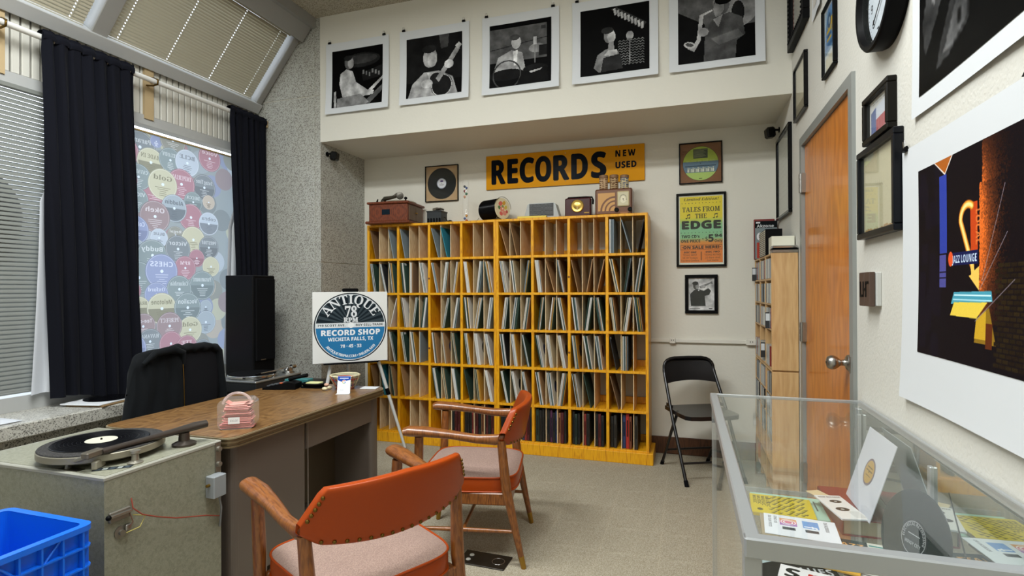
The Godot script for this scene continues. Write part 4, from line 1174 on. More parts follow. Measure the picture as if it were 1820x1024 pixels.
func clip(o: Node3D, x: float, y: float) -> void:
	var c := part(o, "binder_clip", MB.new().prism(PackedVector2Array([Vector2(-0.009, -0.004), Vector2(0.009, -0.004), Vector2(0.002, 0.012), Vector2(-0.002, 0.012)]), -0.012, 0.012, T(Vector3(x, y, 0.01), 0, PI / 2)), M.black)
	part(c, "clip_wire", MB.new().tube([Vector3(x - 0.008, y + 0.008, 0.012), Vector3(x - 0.006, y + 0.028, 0.014), Vector3(x + 0.006, y + 0.028, 0.014), Vector3(x + 0.008, y + 0.008, 0.012)], 0.0012, 5), M.chrome)

func back_wall_things() -> void:
	var mid := [-2.528, -1.842, -1.147, -0.462, 0.199]
	var lab := ["black-and-white print of a seated piano player, leftmost on the upper wall", "black-and-white print of a guitar player, second on the upper wall", "black-and-white print of a man in pale suit at a turntable", "black-and-white print of a singer at a microphone, fourth on the upper wall", "black-and-white print of a saxophone player, rightmost on the upper wall"]
	for k in 5:
		var o := loose_print("photo_print", lab[k], 0.59, 0.585, stage_print(k), Rect2(-0.237, -0.245, 0.474, 0.47), 0.022, Vector3(mid[k], 3.042, ZS), 0, "stage prints clipped to the upper wall")
		clip(o, -0.26, 0.295)
		clip(o, 0.25, 0.295)
	# yellow RECORDS sign
	var cv := Cv.new(1360, 300, Color("d08f1c"))
	var ink := Color("10141c")
	var xs := [34, 182, 300, 440, 590, 745, 920]
	var ws := [128, 108, 128, 140, 136, 150, 128]
	for k in 7:
		cv.text("RECORDS"[k], xs[k], 252, 290, ink, {"width": ws[k] * 1.1, "bold": 6.0})
	cv.text("NEW", 1124, 92, 72, ink, {"width": 176, "track": 0.18, "bold": 1.5})
	cv.text("USED", 1124, 188, 72, ink, {"width": 176, "bold": 1.5})
	var s := thing("shop_sign", "yellow sign reading RECORDS NEW USED above the shelves", "sign", Vector3(-0.98, 2.317, ZB))
	part(s, "board", MB.new().cbox(Vector3(0, 0, 0.012), Vector3(1.35, 0.295, 0.008), 0.002), mat("c98818", 0.2))
	var q := MB.new()
	q.quad(Vector3(-0.673, -0.146, 0.0165), Vector3(0.673, -0.146, 0.0165), Vector3(0.673, 0.146, 0.0165), Vector3(-0.673, 0.146, 0.0165))
	part(s, "lettering", q, printed(cv, 0.16))
	for e in [[-0.53, 0.135], [0.47, 0.135], [-0.06, -0.11], [-0.06, 0.12], [0.03, 0.12], [0.03, -0.11]]:
		part(s, "screw", MB.new().ball(Vector3(e[0], e[1], 0.017), Vector3(0.004, 0.004, 0.002), 8), M.steel)
	# framed black record
	var fr := thing("framed_record", "black record on tan backing in a thin black frame", "picture", Vector3(-2.083, 2.257, ZB))
	framed(fr, 0.325, 0.325, 0.007, 0.02, M.black_gloss, mat("b08f62", 0.7))
	part(fr, "disc", MB.new().lathe([Vector2(0, 0.011), Vector2(0.139, 0.011), Vector2(0.14, 0.009), Vector2(0.139, 0.0075)], 56, T(Vector3.ZERO, PI / 2)), M.vinyl)
	var lb := Cv.new(128, 128, Color("cfd0d4"))
	lb.ell(64, 36, 22, 12, Color("5a4a7e")).rect(30, 74, 68, 4, Color("777777")).rect(36, 84, 56, 4, Color("777777")).ell(64, 64, 4, 4, Color("222222")).ring(64, 64, 58, 62, Color("7a86a6"))
	part(fr, "record_label", MB.new().disc(0.046, 0.0116, 32, T(Vector3.ZERO, PI / 2)), printed(lb, 0.5))
	# framed green picture record
	var g := Cv.new(512, 512, Color("7d5232"))
	for k in 40: g.rect(rng.randi() % 512, 0, 2, 512, Color("6f472a"))
	g.rect(20, 120, 90, 6, Color("4e2f1c")).rect(30, 92, 60, 8, Color("4e2f1c"))
	g.ell(256, 262, 226, 226, Color("20260f")).ell(256, 262, 222, 222, Color("9fb23e"))
	var band := []
	for k in 31:
		var a := -0.12 + (PI + 0.24) * k / 30.0
		band.append(Vector2(256 + 222 * cos(a), 262 + 222 * sin(a)))
	var low := []
	for k in 31:
		var a := 0.56 + (PI - 1.12) * k / 30.0
		low.append(Vector2(256 + 222 * cos(a), 262 + 222 * sin(a)))
	g.polys([band], Color("5d7688")).polys([low], Color("a9c46a"))
	for k in 16:
		var x := 100 + k * 21
		g.ell(x, 318 + (k % 3) * 8, 7, 8, Color("c8c6a8")).poly([x - 9, 372, x - 8, 330, x + 8, 330, x + 10, 372], Color(["d6d8c6", "8a8f86", "b9bfae"][k % 3]))
	g.rect(60, 288, 390, 14, Color("344856"))
	g.rect(166, 70, 180, 124, Color("3f4a38"))
	for k in 9: g.rect(174, 80 + k * 12, 160 - (k * 37) % 50, 4, Color("8b936a"))
	g.text("MUSIC IN THE AIR", 256, 240, 34, Color("b9c87a"), {"align": 0.5, "width": 360, "weight": 400})
	g.ell(256, 262, 5, 5, Color("1c2008")).rect(236, 456, 40, 8, Color("2c3a18"))
	framed(thing("framed_record", "green picture record on brown backing in black frame", "picture", Vector3(0.116, 2.276, ZB)), 0.318, 0.32, 0.009, 0.02, M.black_gloss, printed(g, 0.35))
	# letterpress poster
	var p := Cv.new(640, 1040, Color("d9dccf"))
	var g3 := [[0, Color("d8c426")], [330, Color("d6c62c")], [430, Color("86b97e")], [520, Color("7fb78c")], [640, Color("82b583")], [700, Color("cf8a3a")], [770, Color("d67a2a")], [1010, Color("d8792a")]]
	for y in range(18, 1010, 2):
		var c: Color = g3[7][1]
		for k in 7:
			if y >= g3[k][0] and y < g3[k + 1][0]: c = g3[k][1].lerp(g3[k + 1][1], float(y - g3[k][0]) / (g3[k + 1][0] - g3[k][0]))
		p.rect(16, y, 608, 2, c)
	var K := Color("1d1f16")
	p.text("Limited Edition!", 320, 78, 52, K, {"align": 0.5, "width": 500, "font": "Droid Serif", "slant": 0.3})
	for k in 12:
		p.ell(50 + k * 49, 116, 6, 6, K).ell(36 + k * 51, 560, 6, 6, K)
	p.text("TALES FROM", 320, 246, 100, K, {"align": 0.5, "width": 540, "font": "Droid Serif"})
	p.text("THE", 320, 346, 96, K, {"align": 0.5, "width": 170, "font": "Droid Serif"})
	for sx in [130, 520]:
		p.ell(sx - 18, 344, 13, 9, K).ell(sx + 22, 336, 13, 9, K).rect(sx - 10, 286, 6, 58, K).rect(sx + 30, 278, 6, 58, K).poly([sx - 10, 286, sx + 36, 276, sx + 36, 292, sx - 10, 302], K)
	p.text("EDGE", 320, 500, 158, K, {"align": 0.5, "width": 580, "bold": 7.0})
	p.text("TWO CD's", 40, 636, 58, K, {"width": 260, "bold": 1.0}).text("ONE PRICE", 30, 706, 62, K, {"width": 280, "bold": 1.0})
	p.ell(345, 656, 8, 8, K)
	p.text("$", 372, 690, 90, K, {"weight": 400}).text("5", 420, 700, 150, K, {"width": 80, "bold": 3.0}).text("94", 510, 632, 62, K, {"width": 108, "bold": 2.0}).text("Only", 508, 708, 58, K, {"width": 112})
	p.rect(24, 744, 592, 5, K).rect(24, 812, 592, 5, K).rect(24, 744, 4, 70, K).rect(612, 744, 4, 70, K)
	p.text("·ON SALE HERE!·", 320, 800, 58, K, {"align": 0.5, "width": 560, "bold": 2.0})
	p.text("DISC ONE", 160, 866, 34, K, {"align": 0.5, "width": 180, "slant": 0.2, "bold": 1.0}).text("DISC TWO", 480, 862, 34, K, {"align": 0.5, "width": 200, "slant": 0.2, "bold": 1.0})
	p.text("TEXAS BEST", 160, 908, 36, K, {"align": 0.5, "width": 200, "weight": 400}).text("TEXAS RETRO", 482, 908, 36, K, {"align": 0.5, "width": 230, "weight": 400})
	p.text("18 Of Todays", 160, 950, 36, K, {"align": 0.5, "width": 220, "weight": 400}).text("23 Rare And", 482, 950, 36, K, {"align": 0.5, "width": 210, "weight": 400})
	p.text("Top New Combos", 160, 990, 36, K, {"align": 0.5, "width": 260, "weight": 400}).text("Lost Gems", 482, 990, 36, K, {"align": 0.5, "width": 160, "weight": 400})
	p.rect(314, 846, 16, 130, Color("7e4a1e"))
	framed(thing("framed_poster", "yellow, green and orange letterpress poster in a black frame", "poster", Vector3(0.117, 1.756, ZB)), 0.366, 0.575, 0.018, 0.022, M.black_gloss, printed(p, 0.45))
	# small framed portrait with horn
	var t := Cv.new(300, 380, gray(0.72))
	t.poly([30, 330, 20, 190, 70, 140, 110, 130, 180, 150, 230, 120, 262, 150, 240, 200, 190, 210, 200, 330], gray(0.06)).ell(90, 92, 34, 44, gray(0.24)).ell(104, 98, 22, 32, gray(0.5)).ell(82, 62, 36, 22, gray(0.05)).poly([108, 138, 130, 138, 122, 156], gray(0.9))
	t.poly([128, 98, 250, 52, 276, 36, 284, 72, 256, 66, 200, 96, 196, 118, 140, 120], gray(0.4)).ell(170, 100, 26, 20, gray(0.55)).poly([140, 330, 150, 240, 180, 330], gray(0.12)).rect(0, 348, 300, 32, gray(0.8)).rect(16, 358, 120, 6, gray(0.3)).rect(236, 356, 40, 10, gray(0.2)).rect(246, 8, 24, 10, gray(0.4))
	t.photo(3, 4.0, 12, 0.4)
	framed(thing("framed_photo", "small black-and-white photo of a horn player in wide black frame", "picture", Vector3(0.116, 1.257, ZB)), 0.242, 0.302, 0.026, 0.022, M.black, printed(t, 0.4))
	# little wall speakers under the boxed-out wall
	for e in [[Vector3(-2.889, 2.455, -3.90), PI / 2 + 0.0, "small black swivel speaker on the granite pillar"], [Vector3(XR, 2.44, -4.30), -PI / 2, "small black swivel speaker in the corner above the disc tower"]]:
		var o := thing("wall_speaker", e[2], "speaker", e[0], e[1], "small swivel speakers")
		part(o, "wall_plate", MB.new().lathe([Vector2(0.02, 0), Vector2(0.02, 0.006), Vector2(0, 0.006)], 14, T(Vector3.ZERO, PI / 2)), M.black)
		part(o, "arm", MB.new().tube([Vector3(0, 0, 0.004), Vector3(0, 0.004, 0.04)], 0.008, 8), M.black)
		part(o, "body", MB.new().cbox(Vector3(0, -0.012, 0.068), Vector3(0.07, 0.075, 0.062), 0.012, T(Vector3.ZERO, 0.12, 0.2)), M.black_gloss)

func right_wall_things() -> void:
	var turn := -PI / 2
	var at := func(z0: float, z1: float, y0: float, y1: float) -> Vector3: return Vector3(XR, (y0 + y1) / 2, (z0 + z1) / 2)
	# carved dark frame with a red mount
	var c1 := Cv.new(128, 128, Color("6a6660"))
	c1.ell(64, 60, 40, 50, Color("7c776e")).ell(70, 50, 20, 26, Color("8b867c"))
	var bead := MB.new().ball(Vector3.ZERO, Vector3.ONE * 0.008, 6).mesh()
	var f1 := thing("framed_picture", "dark carved frame with red mount, highest at the wall corner", "picture", at.call(-3.76, -3.29, 2.77, 3.40), turn)
	framed(f1, 0.47, 0.63, 0.055, 0.035, M.black, printed(c1, 0.4), 0.03, mat("7a2a22", 0.7))
	for k in 16: for s in [-1, 1]: part(f1, "bead", bead, M.black, Vector3(-0.203 + 0.027 * k, 0.27 * s, 0.034))
	for k in 20: for s in [-1, 1]: part(f1, "bead", bead, M.black, Vector3(0.19 * s, -0.257 + 0.027 * k, 0.034))
	# thin black frames with pale sheets
	var pale := Cv.new(256, 256, Color("c3bda6"))
	pale.rect(0, 190, 256, 66, Color("8a836e"))
	for k in 8: pale.rect(40, 40 + k * 16, 170 - (k * 31) % 60, 3, Color("b3ac94"))
	framed(thing("framed_picture", "thin black frame with a pale certificate, above the door's left corner", "picture", at.call(-3.66, -3.34, 2.30, 2.62), turn), 0.32, 0.32, 0.013, 0.022, M.black_gloss, printed(pale, 0.35))
	var pale2 := Cv.new(256, 256, Color("b4b7ad"))
	for k in 10: pale2.rect(40, 40 + k * 18, 170 - (k * 47) % 70, 3, Color("a3a69b"))
	framed(thing("framed_picture", "large black frame with a pale grey sheet over the disc tower", "picture", at.call(-4.32, -3.82, 1.785, 2.36), turn), 0.5, 0.575, 0.02, 0.024, M.black_gloss, printed(pale2, 0.3), 0.02, mat("c9cac2", 0.7))
	# blue and yellow print
	var by := Cv.new(240, 300, Color("4f7fb0"))
	by.rect(0, 215, 240, 85, Color("c4c9c6")).rect(0, 200, 240, 16, Color("6f8ea4"))
	for k in 9: by.rect(20 + k * 24, 236, 8, 60, Color("cbb256"))
	by.poly([0, 0, 90, 0, 20, 90, 0, 100], Color("8fa9bd")).rect(70, 62, 120, 40, Color("c9a72e")).ell(110, 66, 40, 36, Color("33506e")).ell(110, 66, 18, 18, Color("9fb2bf")).rect(40, 104, 120, 18, Color("c9a72e")).rect(60, 130, 100, 12, Color("2f5273")).rect(50, 146, 110, 14, Color("c9a72e")).rect(30, 172, 160, 20, Color("3b6590")).rect(170, 90, 30, 50, Color("b59a3a"))
	framed(thing("framed_picture", "narrow black frame with a blue and yellow print above the door", "picture", at.call(-2.95, -2.73, 2.30, 2.63), turn), 0.22, 0.33, 0.011, 0.02, M.black, printed(by, 0.4), 0.012, mat("c9cfd2", 0.7))
	# small unframed print between
	var sp := Cv.new(128, 200, Color("c9c5bd"))
	sp.ell(60, 60, 30, 44, Color("a9604e")).ell(80, 110, 22, 40, Color("7f7a8c")).ell(40, 130, 16, 30, Color("b8896a"))
	loose_print("photo_print", "small unframed colour print between two frames above the door", 0.2, 0.38, sp, Rect2(-0.085, -0.13, 0.17, 0.3), 0.006, at.call(-3.2, -3.0, 2.70, 3.08), turn)
	# clock
	var cl := Cv.new(400, 400, Color("c4ccd2"))
	for k in 12:
		var a := TAU * (k + 1) / 12.0
		cl.text(str(k + 1), 200 + 150 * sin(a), 200 - 150 * cos(a) + 18, 52, Color("1b1d22"), {"align": 0.5})
	for k in 60:
		var a := TAU * k / 60.0
		cl.line(Vector2(200 + 186 * sin(a), 200 - 186 * cos(a)), Vector2(200 + 194 * sin(a), 200 - 194 * cos(a)), 3, Color("1b1d22"))
	var ck := thing("wall_clock", "round black wall clock with pale face above the door", "clock", Vector3(XR, 2.275, -2.075), turn)
	part(ck, "case", MB.new().lathe([Vector2(0, 0.0), Vector2(0.178, 0.0), Vector2(0.182, 0.01), Vector2(0.182, 0.052), Vector2(0.176, 0.058), Vector2(0.162, 0.058), Vector2(0.156, 0.04)], 56, T(Vector3.ZERO, PI / 2)), M.black)
	part(ck, "face", MB.new().disc(0.158, 0.022, 48, T(Vector3.ZERO, PI / 2)), printed(cl, 0.5))
	for e in [[1.2, 0.085, 0.007], [4.1, 0.125, 0.005], [5.3, 0.13, 0.002]]:
		part(ck, "hand", MB.new().box(Vector3(0, e[1] / 2 - 0.01, 0.027), Vector3(e[2], e[1], 0.0015), T(Vector3.ZERO, 0, 0, -e[0])), M.black)
	part(ck, "glass", MB.new().lathe([Vector2(0.158, 0), Vector2(0, 0)], 40, T(Vector3(0, 0, 0.042), PI / 2)), M.glass)
	# flag picture
	var fg := Cv.new(420, 200, Color("cfd0cc"))
	fg.rect(70, 0, 8, 8, Color("777777"))
	fg.poly([24, 60, 130, 44, 130, 190, 24, 196], Color("5a6a98")).poly([130, 44, 400, 24, 400, 104, 130, 118], Color("cdd3dc")).poly([130, 118, 400, 104, 400, 182, 130, 190], Color("b25a5e"))
	for k in 12: fg.line(Vector2(24 + k * 33, 60), Vector2(10 + k * 33, 190), 3, Color("b9bdc4"))
	for k in 5: fg.rect(60 + k * 70, 18, 50, 4, Color("888a8c"))
	framed(thing("framed_picture", "small black frame with a faded red white and blue flag picture", "picture", at.call(-2.29, -2.03, 1.815, 1.985), turn), 0.26, 0.17, 0.02, 0.03, mat("15130f", 0.4, 0, {"spec": 0.25}), printed(fg, 0.4), 0.006, mat("d2d0c8", 0.7))
	# old map
	var mp := Cv.new(512, 400, Color("b9b394"))
	for k in 260: mp.ell(rng.randi() % 512, rng.randi() % 400, rng.randf_range(1, 5), rng.randf_range(1, 3), Color(["a49b78", "c4bfa4", "9a8f6c", "aaa384"][rng.randi() % 4]))
	for k in 14: mp.line(Vector2(190 + k * 9, 170 + (k * 13) % 20), Vector2(196 + k * 9, 150 + (k * 29) % 40), 2, Color("6f684e"))
	for k in 40: mp.ell(20 + rng.randi() % 470, 385 + rng.randi() % 12, 14, 5, Color("a07c4a"))
	framed(thing("framed_picture", "black frame with a stained yellowed sheet, beside the door", "picture", at.call(-2.36, -1.975, 1.48, 1.805), turn), 0.385, 0.325, 0.022, 0.03, mat("0d0f14", 0.3, 0, {"spec": 0.3}), printed(mp, 0.5))
	# wooden letter plaque
	var pq := thing("letter_plaque", "brown wooden plaque with cut letters LH on the wall by the door", "plaque", at.call(-2.315, -2.19, 1.235, 1.355), turn)
	part(pq, "back_plate", MB.new().cbox(Vector3(0.004, 0, 0.008), Vector3(0.125, 0.118, 0.016), 0.002), mat("b9bab6", 0.4))
	var wd := mat("4a382e", 0.5)
	for k in 2: part(pq, "board", MB.new().cbox(Vector3(-0.033 + 0.06 * k, 0, 0.026), Vector3(0.058, 0.122, 0.018), 0.002), wd)
	for e in [[-0.045, 0, 0.008, 0.056], [-0.032, -0.024, 0.022, 0.009], [-0.01, 0, 0.008, 0.056], [0.018, 0, 0.008, 0.056], [0.004, 0, 0.022, 0.009], [0.034, 0.024, 0.026, 0.009]]:
		part(pq, "letter_stroke", MB.new().box(Vector3(e[0], e[1], 0.0355), Vector3(e[2], e[3], 0.003)), M.black)
	# large black-and-white print
	var bw := Cv.new(900, 900, gray(0.035))
	bw.poly([20, 700, 60, 560, 130, 470, 250, 420, 330, 380, 300, 470, 210, 560, 120, 700, 40, 800], gray(0.2)).poly([70, 610, 140, 500, 260, 430, 240, 480, 150, 560, 90, 680], gray(0.38)).poly([110, 560, 200, 490, 190, 520, 120, 600], gray(0.5))
	bw.poly([110, 860, 130, 800, 230, 640, 270, 560, 290, 700, 290, 800, 180, 850], gray(0.17)).poly([150, 830, 240, 690, 280, 720, 280, 790, 190, 835], gray(0.3)).ell(240, 770, 10, 18, gray(0.08))
	bw.photo(10, 3.0, 9, 0.6)
	var o1 := loose_print("photo_print", "large black-and-white close-up print high on the right wall", 0.98, 0.96, bw, Rect2(-0.44, -0.43, 0.88, 0.86), 0.008, Vector3(XR, 2.275, -1.395), turn)
	clip(o1, -0.3, 0.48)
	# large neon print
	var nz := Cv.new(1000, 550, Color("120d12"))
	var N := RandomNumberGenerator.new()
	N.seed = 3
	for k in 30: nz.rect(N.randi() % 120, N.randi() % 500, 40, 60, Color("15101a"))
	nz.poly([108, 0, 174, 46, 222, 0], Color("d9d0c8")).poly([114, 0, 174, 40, 214, 0], Color("a85c22"))
	nz.rect(140, 44, 44, 216, Color("2f3f9a")).rect(139, 264, 40, 90, Color("4c4c90")).rect(140, 310, 38, 3, Color("120d12")).rect(140, 326, 38, 3, Color("120d12"))
	for k in 14000:   # brick wall under orange neon
		var y := N.randf_range(0, 440)
		var edge := 356.0 + (14.0 if y < 100 else 0.0) + N.randf() * 3.0
		var d := absf(N.randfn(0.0, 46.0))
		var lit := 1.5 * exp(-d / 42.0) * clampf(1.2 - absf(y - 230.0) / 230.0, 0.05, 1.0)
		nz.rect(edge + d, y, N.randi_range(2, 5), N.randi_range(2, 4), Color("1a0f10").lerp(Color("e8702a"), clampf(lit * N.randf_range(0.5, 1.3), 0, 1)))
	nz.poly([312, 141, 348, 142, 350, 265, 315, 263], Color("c0441a"))
	nz.text("LOCAL", 340, 160, 30, Color("e07a3a"), {"turn": PI / 2, "width": 90})
	for e in [[11.0, Color("b8641e")], [8.0, Color("e6ac40")], [4.5, Color("f8dc8c")]]:
		for k in 60:
			var u := k / 59.0
			var p := Vector2(300, 182) + Vector2(cos(-1.0 - 2.2 * u / 0.55), sin(-1.0 - 2.2 * u / 0.55)) * 38.0 if u < 0.55 else Vector2(262, 184).lerp(Vector2(322, 300), (u - 0.55) / 0.45)
			nz.ell(p.x, p.y, e[0], e[0], e[1])
	nz.poly([305, 325, 318, 322, 314, 300, 330, 296, 334, 312, 357, 302, 357, 362], Color("f0c25a"))
	nz.rect(194, 262, 157, 34, Color("141a48")).ell(206, 278, 14, 20, Color("e0552a"))
	nz.text("JAZZ LOUNGE", 216, 290, 28, Color("cfe2f6"), {"width": 130})
	nz.poly([226, 366, 415, 363, 420, 388, 210, 398], Color("4a9ab0")).rect(228, 372, 186, 4, Color("bfe6ee")).rect(222, 384, 194, 4, Color("9fd4e0")).poly([228, 393, 398, 390, 346, 431, 205, 429], Color("e6c84a"))
	nz.poly([346, 431, 405, 402, 440, 490, 338, 490], Color("8a6a1e")).poly([346, 431, 392, 410, 392, 480, 338, 480], Color("c9a02a")).rect(392, 440, 30, 60, Color("5a2a14"))
	for y in range(300, 540, 12):
		for x in range(430, 1000, 26): nz.rect(x + (13 if (y / 12) % 2 else 0), y, 23, 9, Color("1e1610").lerp(Color("2e2414"), N.randf()))
	for e in [[339, 438, 511, 337], [370, 340, 470, 120], [360, 360, 480, 230]]: nz.line(Vector2(e[0], e[1]), Vector2(e[2], e[3]), 2, Color("8a7f8a"))
	nz.photo(2, 4.0, 5)
	var o2 := loose_print("photo_print", "large colour print of a neon arrow sign at night, low on the right wall", 1.12, 0.755, nz, Rect2(-0.447, -0.228, 0.95, 0.522), 0.016, Vector3(XR, 1.342, -1.408), turn)
	clip(o2, -0.53, 0.375)
	clip(o2, 0.1, 0.375)

func disc_tower() -> void:
	# pale wood tower of disc cubbies against the right wall, opening to the left
	var t := thing("disc_tower", "pale wood tower shelf of compact discs beside the door", "shelf", Vector3(0.572, 0, -4.035))
	var D := 0.148
	var Lz := 0.82
	for z in [-Lz / 2 + 0.008, -Lz / 6, Lz / 6, Lz / 2 - 0.008]:
		for e in [[0.0, 0.79], [0.8, 1.515]]:
			part(t, "side_panel", MB.new().cbox(Vector3(0, (e[0] + e[1]) / 2, z), Vector3(D, e[1] - e[0], 0.014), 0.002), M.birch)
	var ys := [0.06, 0.205, 0.35, 0.495, 0.64, 0.792, 0.808, 1.045, 1.2, 1.355, 1.508]
	for y in ys: part(t, "shelf_board", MB.new().cbox(Vector3(0.001, y, 0), Vector3(D, 0.012, Lz - 0.03), 0.002), M.birch)
	part(t, "back_panel", MB.new().b2(Vector3(D / 2 - 0.004, 0.03, -Lz / 2 + 0.01), Vector3(D / 2, 1.5, Lz / 2 - 0.01)), M.birch)
	var cols := ["8d9090", "a4a6a2", "6c7072", "b9b8b0", "2a2c2e", "7c2f2c", "c2bfae", "4a5560"]
	var shape := MB.new().cbox(Vector3(0, 0.0625, 0), Vector3(0.14, 0.125, 0.0215), 0.001).mesh()
	var tones := ["grey", "light grey", "dark grey", "pale grey", "black", "red", "cream", "slate blue"]
	var nths := ["first", "second", "third", "fourth", "fifth", "sixth", "seventh", "eighth", "ninth", "tenth"]
	var mm := []
	for c in cols: mm.append(mat(c, 0.25))
	var r := RandomNumberGenerator.new()
	r.seed = 11
	var lab_row := ["lowest", "second lowest", "third", "fourth", "fifth", "", "sixth", "seventh", "eighth", "top"]
	for k in range(2, 10):
		if k == 5: continue
		for c in 3:
			var z := -4.035 - Lz / 2 + 0.02 + c * (Lz / 3.0)
			var n := r.randi_range(8, 10)
			var st := Lz / 3.0 - 0.03 - n * 0.0232 + 0.012 if r.randf() < 0.5 else 0.012
			for i in n:
				var tone := r.randi() % mm.size() if r.randf() < 0.6 else r.randi() % 2
				solo("disc_case", shape, mm[tone], "%s disc case, %s on the %s shelf, %s column of the pale tower" % [tones[tone], nths[i], lab_row[k], ["far", "middle", "near"][c]], "disc case", Vector3(0.566 + r.randf() * 0.004, ys[k] + 0.0065, z + st + i * 0.0232), 0, "compact discs in the pale tower")
	# tags that stick out of the cubbies
	for e in [[1.375, -4.41, "white shelf tag on a black card at the tower's far top"], [1.07, -3.72, "white shelf tag on a black card in the near middle of the tower"], [0.86, -3.95, "white shelf tag on a black card low in the tower"]]:
		var d := thing("divider_card", e[2], "card", Vector3(0.5, e[0], e[1]), 0, "divider cards in the pale tower")
		part(d, "card", MB.new().box(Vector3(0, 0.03, 0), Vector3(0.05, 0.1, 0.003)), mat("2a2b2d", 0.5))
		part(d, "tag", MB.new().box(Vector3(-0.012, 0.05, 0.002), Vector3(0.022, 0.045, 0.002)), M.white_paper)
	# on top of it
	var top := 1.5145
	solo("book", MB.new().cbox(Vector3(0, 0.15, 0), Vector3(0.14, 0.3, 0.03), 0.002), mat("7c2a26", 0.5), "red spined book at the far end on the disc tower", "book", Vector3(0.56, top, -4.42))
	var mg := Cv.new(256, 512, Color("15181a"))
	mg.rect(0, 90, 256, 422, Color("7c8688")).text("Akzone", 20, 84, 56, Color("cfd2d2"), {"width": 200}).rect(10, 8, 50, 20, Color("d8d8d8"))
	mg.text("C", 10, 260, 150, Color("dcdcdc")).rect(40, 320, 20, 190, Color("b03a26"))
	for k in 9: mg.line(Vector2(60, 250 + k * 26), Vector2(250, 120 + k * 34), 12, Color("cfc9b2"))
	var mb := thing("magazine", "black and grey magazine standing on the disc tower", "magazine", Vector3(0.565, top, -4.36))
	part(mb, "pages", MB.new().cbox(Vector3(0, 0.14, 0), Vector3(0.15, 0.28, 0.012), 0.001), M.black)
	var cq := MB.new()
	cq.quad(Vector3(-0.074, 0.002, 0.0064), Vector3(0.074, 0.002, 0.0064), Vector3(0.074, 0.278, 0.0064), Vector3(-0.074, 0.278, 0.0064))
	part(mb, "cover", cq, printed(mg, 0.35))
	var sx := Cv.new(256, 256, Color("c9c4b2"))
	for y in range(0, 256, 20): sx.rect(0, y, 256, 7, Color("2c2c2a"))
	for x in range(0, 256, 64): sx.rect(x, 0, 8, 256, Color("2c2c2a"))
	var bx := thing("patterned_box", "black and cream brick-patterned box on the disc tower", "box", Vector3(0.545, top, -4.0))
	part(bx, "body", MB.new().cbox(Vector3(0, 0.085, 0), Vector3(0.1, 0.17, 0.3), 0.002), M.black)
	var bq := MB.new()
	bq.quad(Vector3(-0.0505, 0.002, -0.148), Vector3(-0.0505, 0.002, 0.148), Vector3(-0.0505, 0.168, 0.148), Vector3(-0.0505, 0.168, -0.148))
	part(bx, "wrapper", bq, printed(sx, 0.5))
	solo("red_case", MB.new().cbox(Vector3(0, 0.055, 0), Vector3(0.13, 0.11, 0.012), 0.001), mat("a8331f", 0.4), "red disc case standing before the patterned box", "disc case", Vector3(0.55, top, -4.2))
	solo("white_box", MB.new().cbox(Vector3(0, 0.055, 0), Vector3(0.13, 0.11, 0.13), 0.002), mat("d8d6c4", 0.6), "plain cream box at the near end of the disc tower", "box", Vector3(0.578, top, -3.78))
	var tin := thing("metal_tin", "flat silver tin with a dark seam on the disc tower", "tin", Vector3(0.574, top, -3.665))
	part(tin, "base", MB.new().cbox(Vector3(0, 0.011, 0), Vector3(0.145, 0.022, 0.085), 0.004), M.steel)
	part(tin, "seam", MB.new().box(Vector3(0, 0.0235, 0), Vector3(0.147, 0.003, 0.087)), M.black)
	part(tin, "lid", MB.new().cbox(Vector3(0, 0.035, 0), Vector3(0.143, 0.02, 0.083), 0.006), M.chrome)

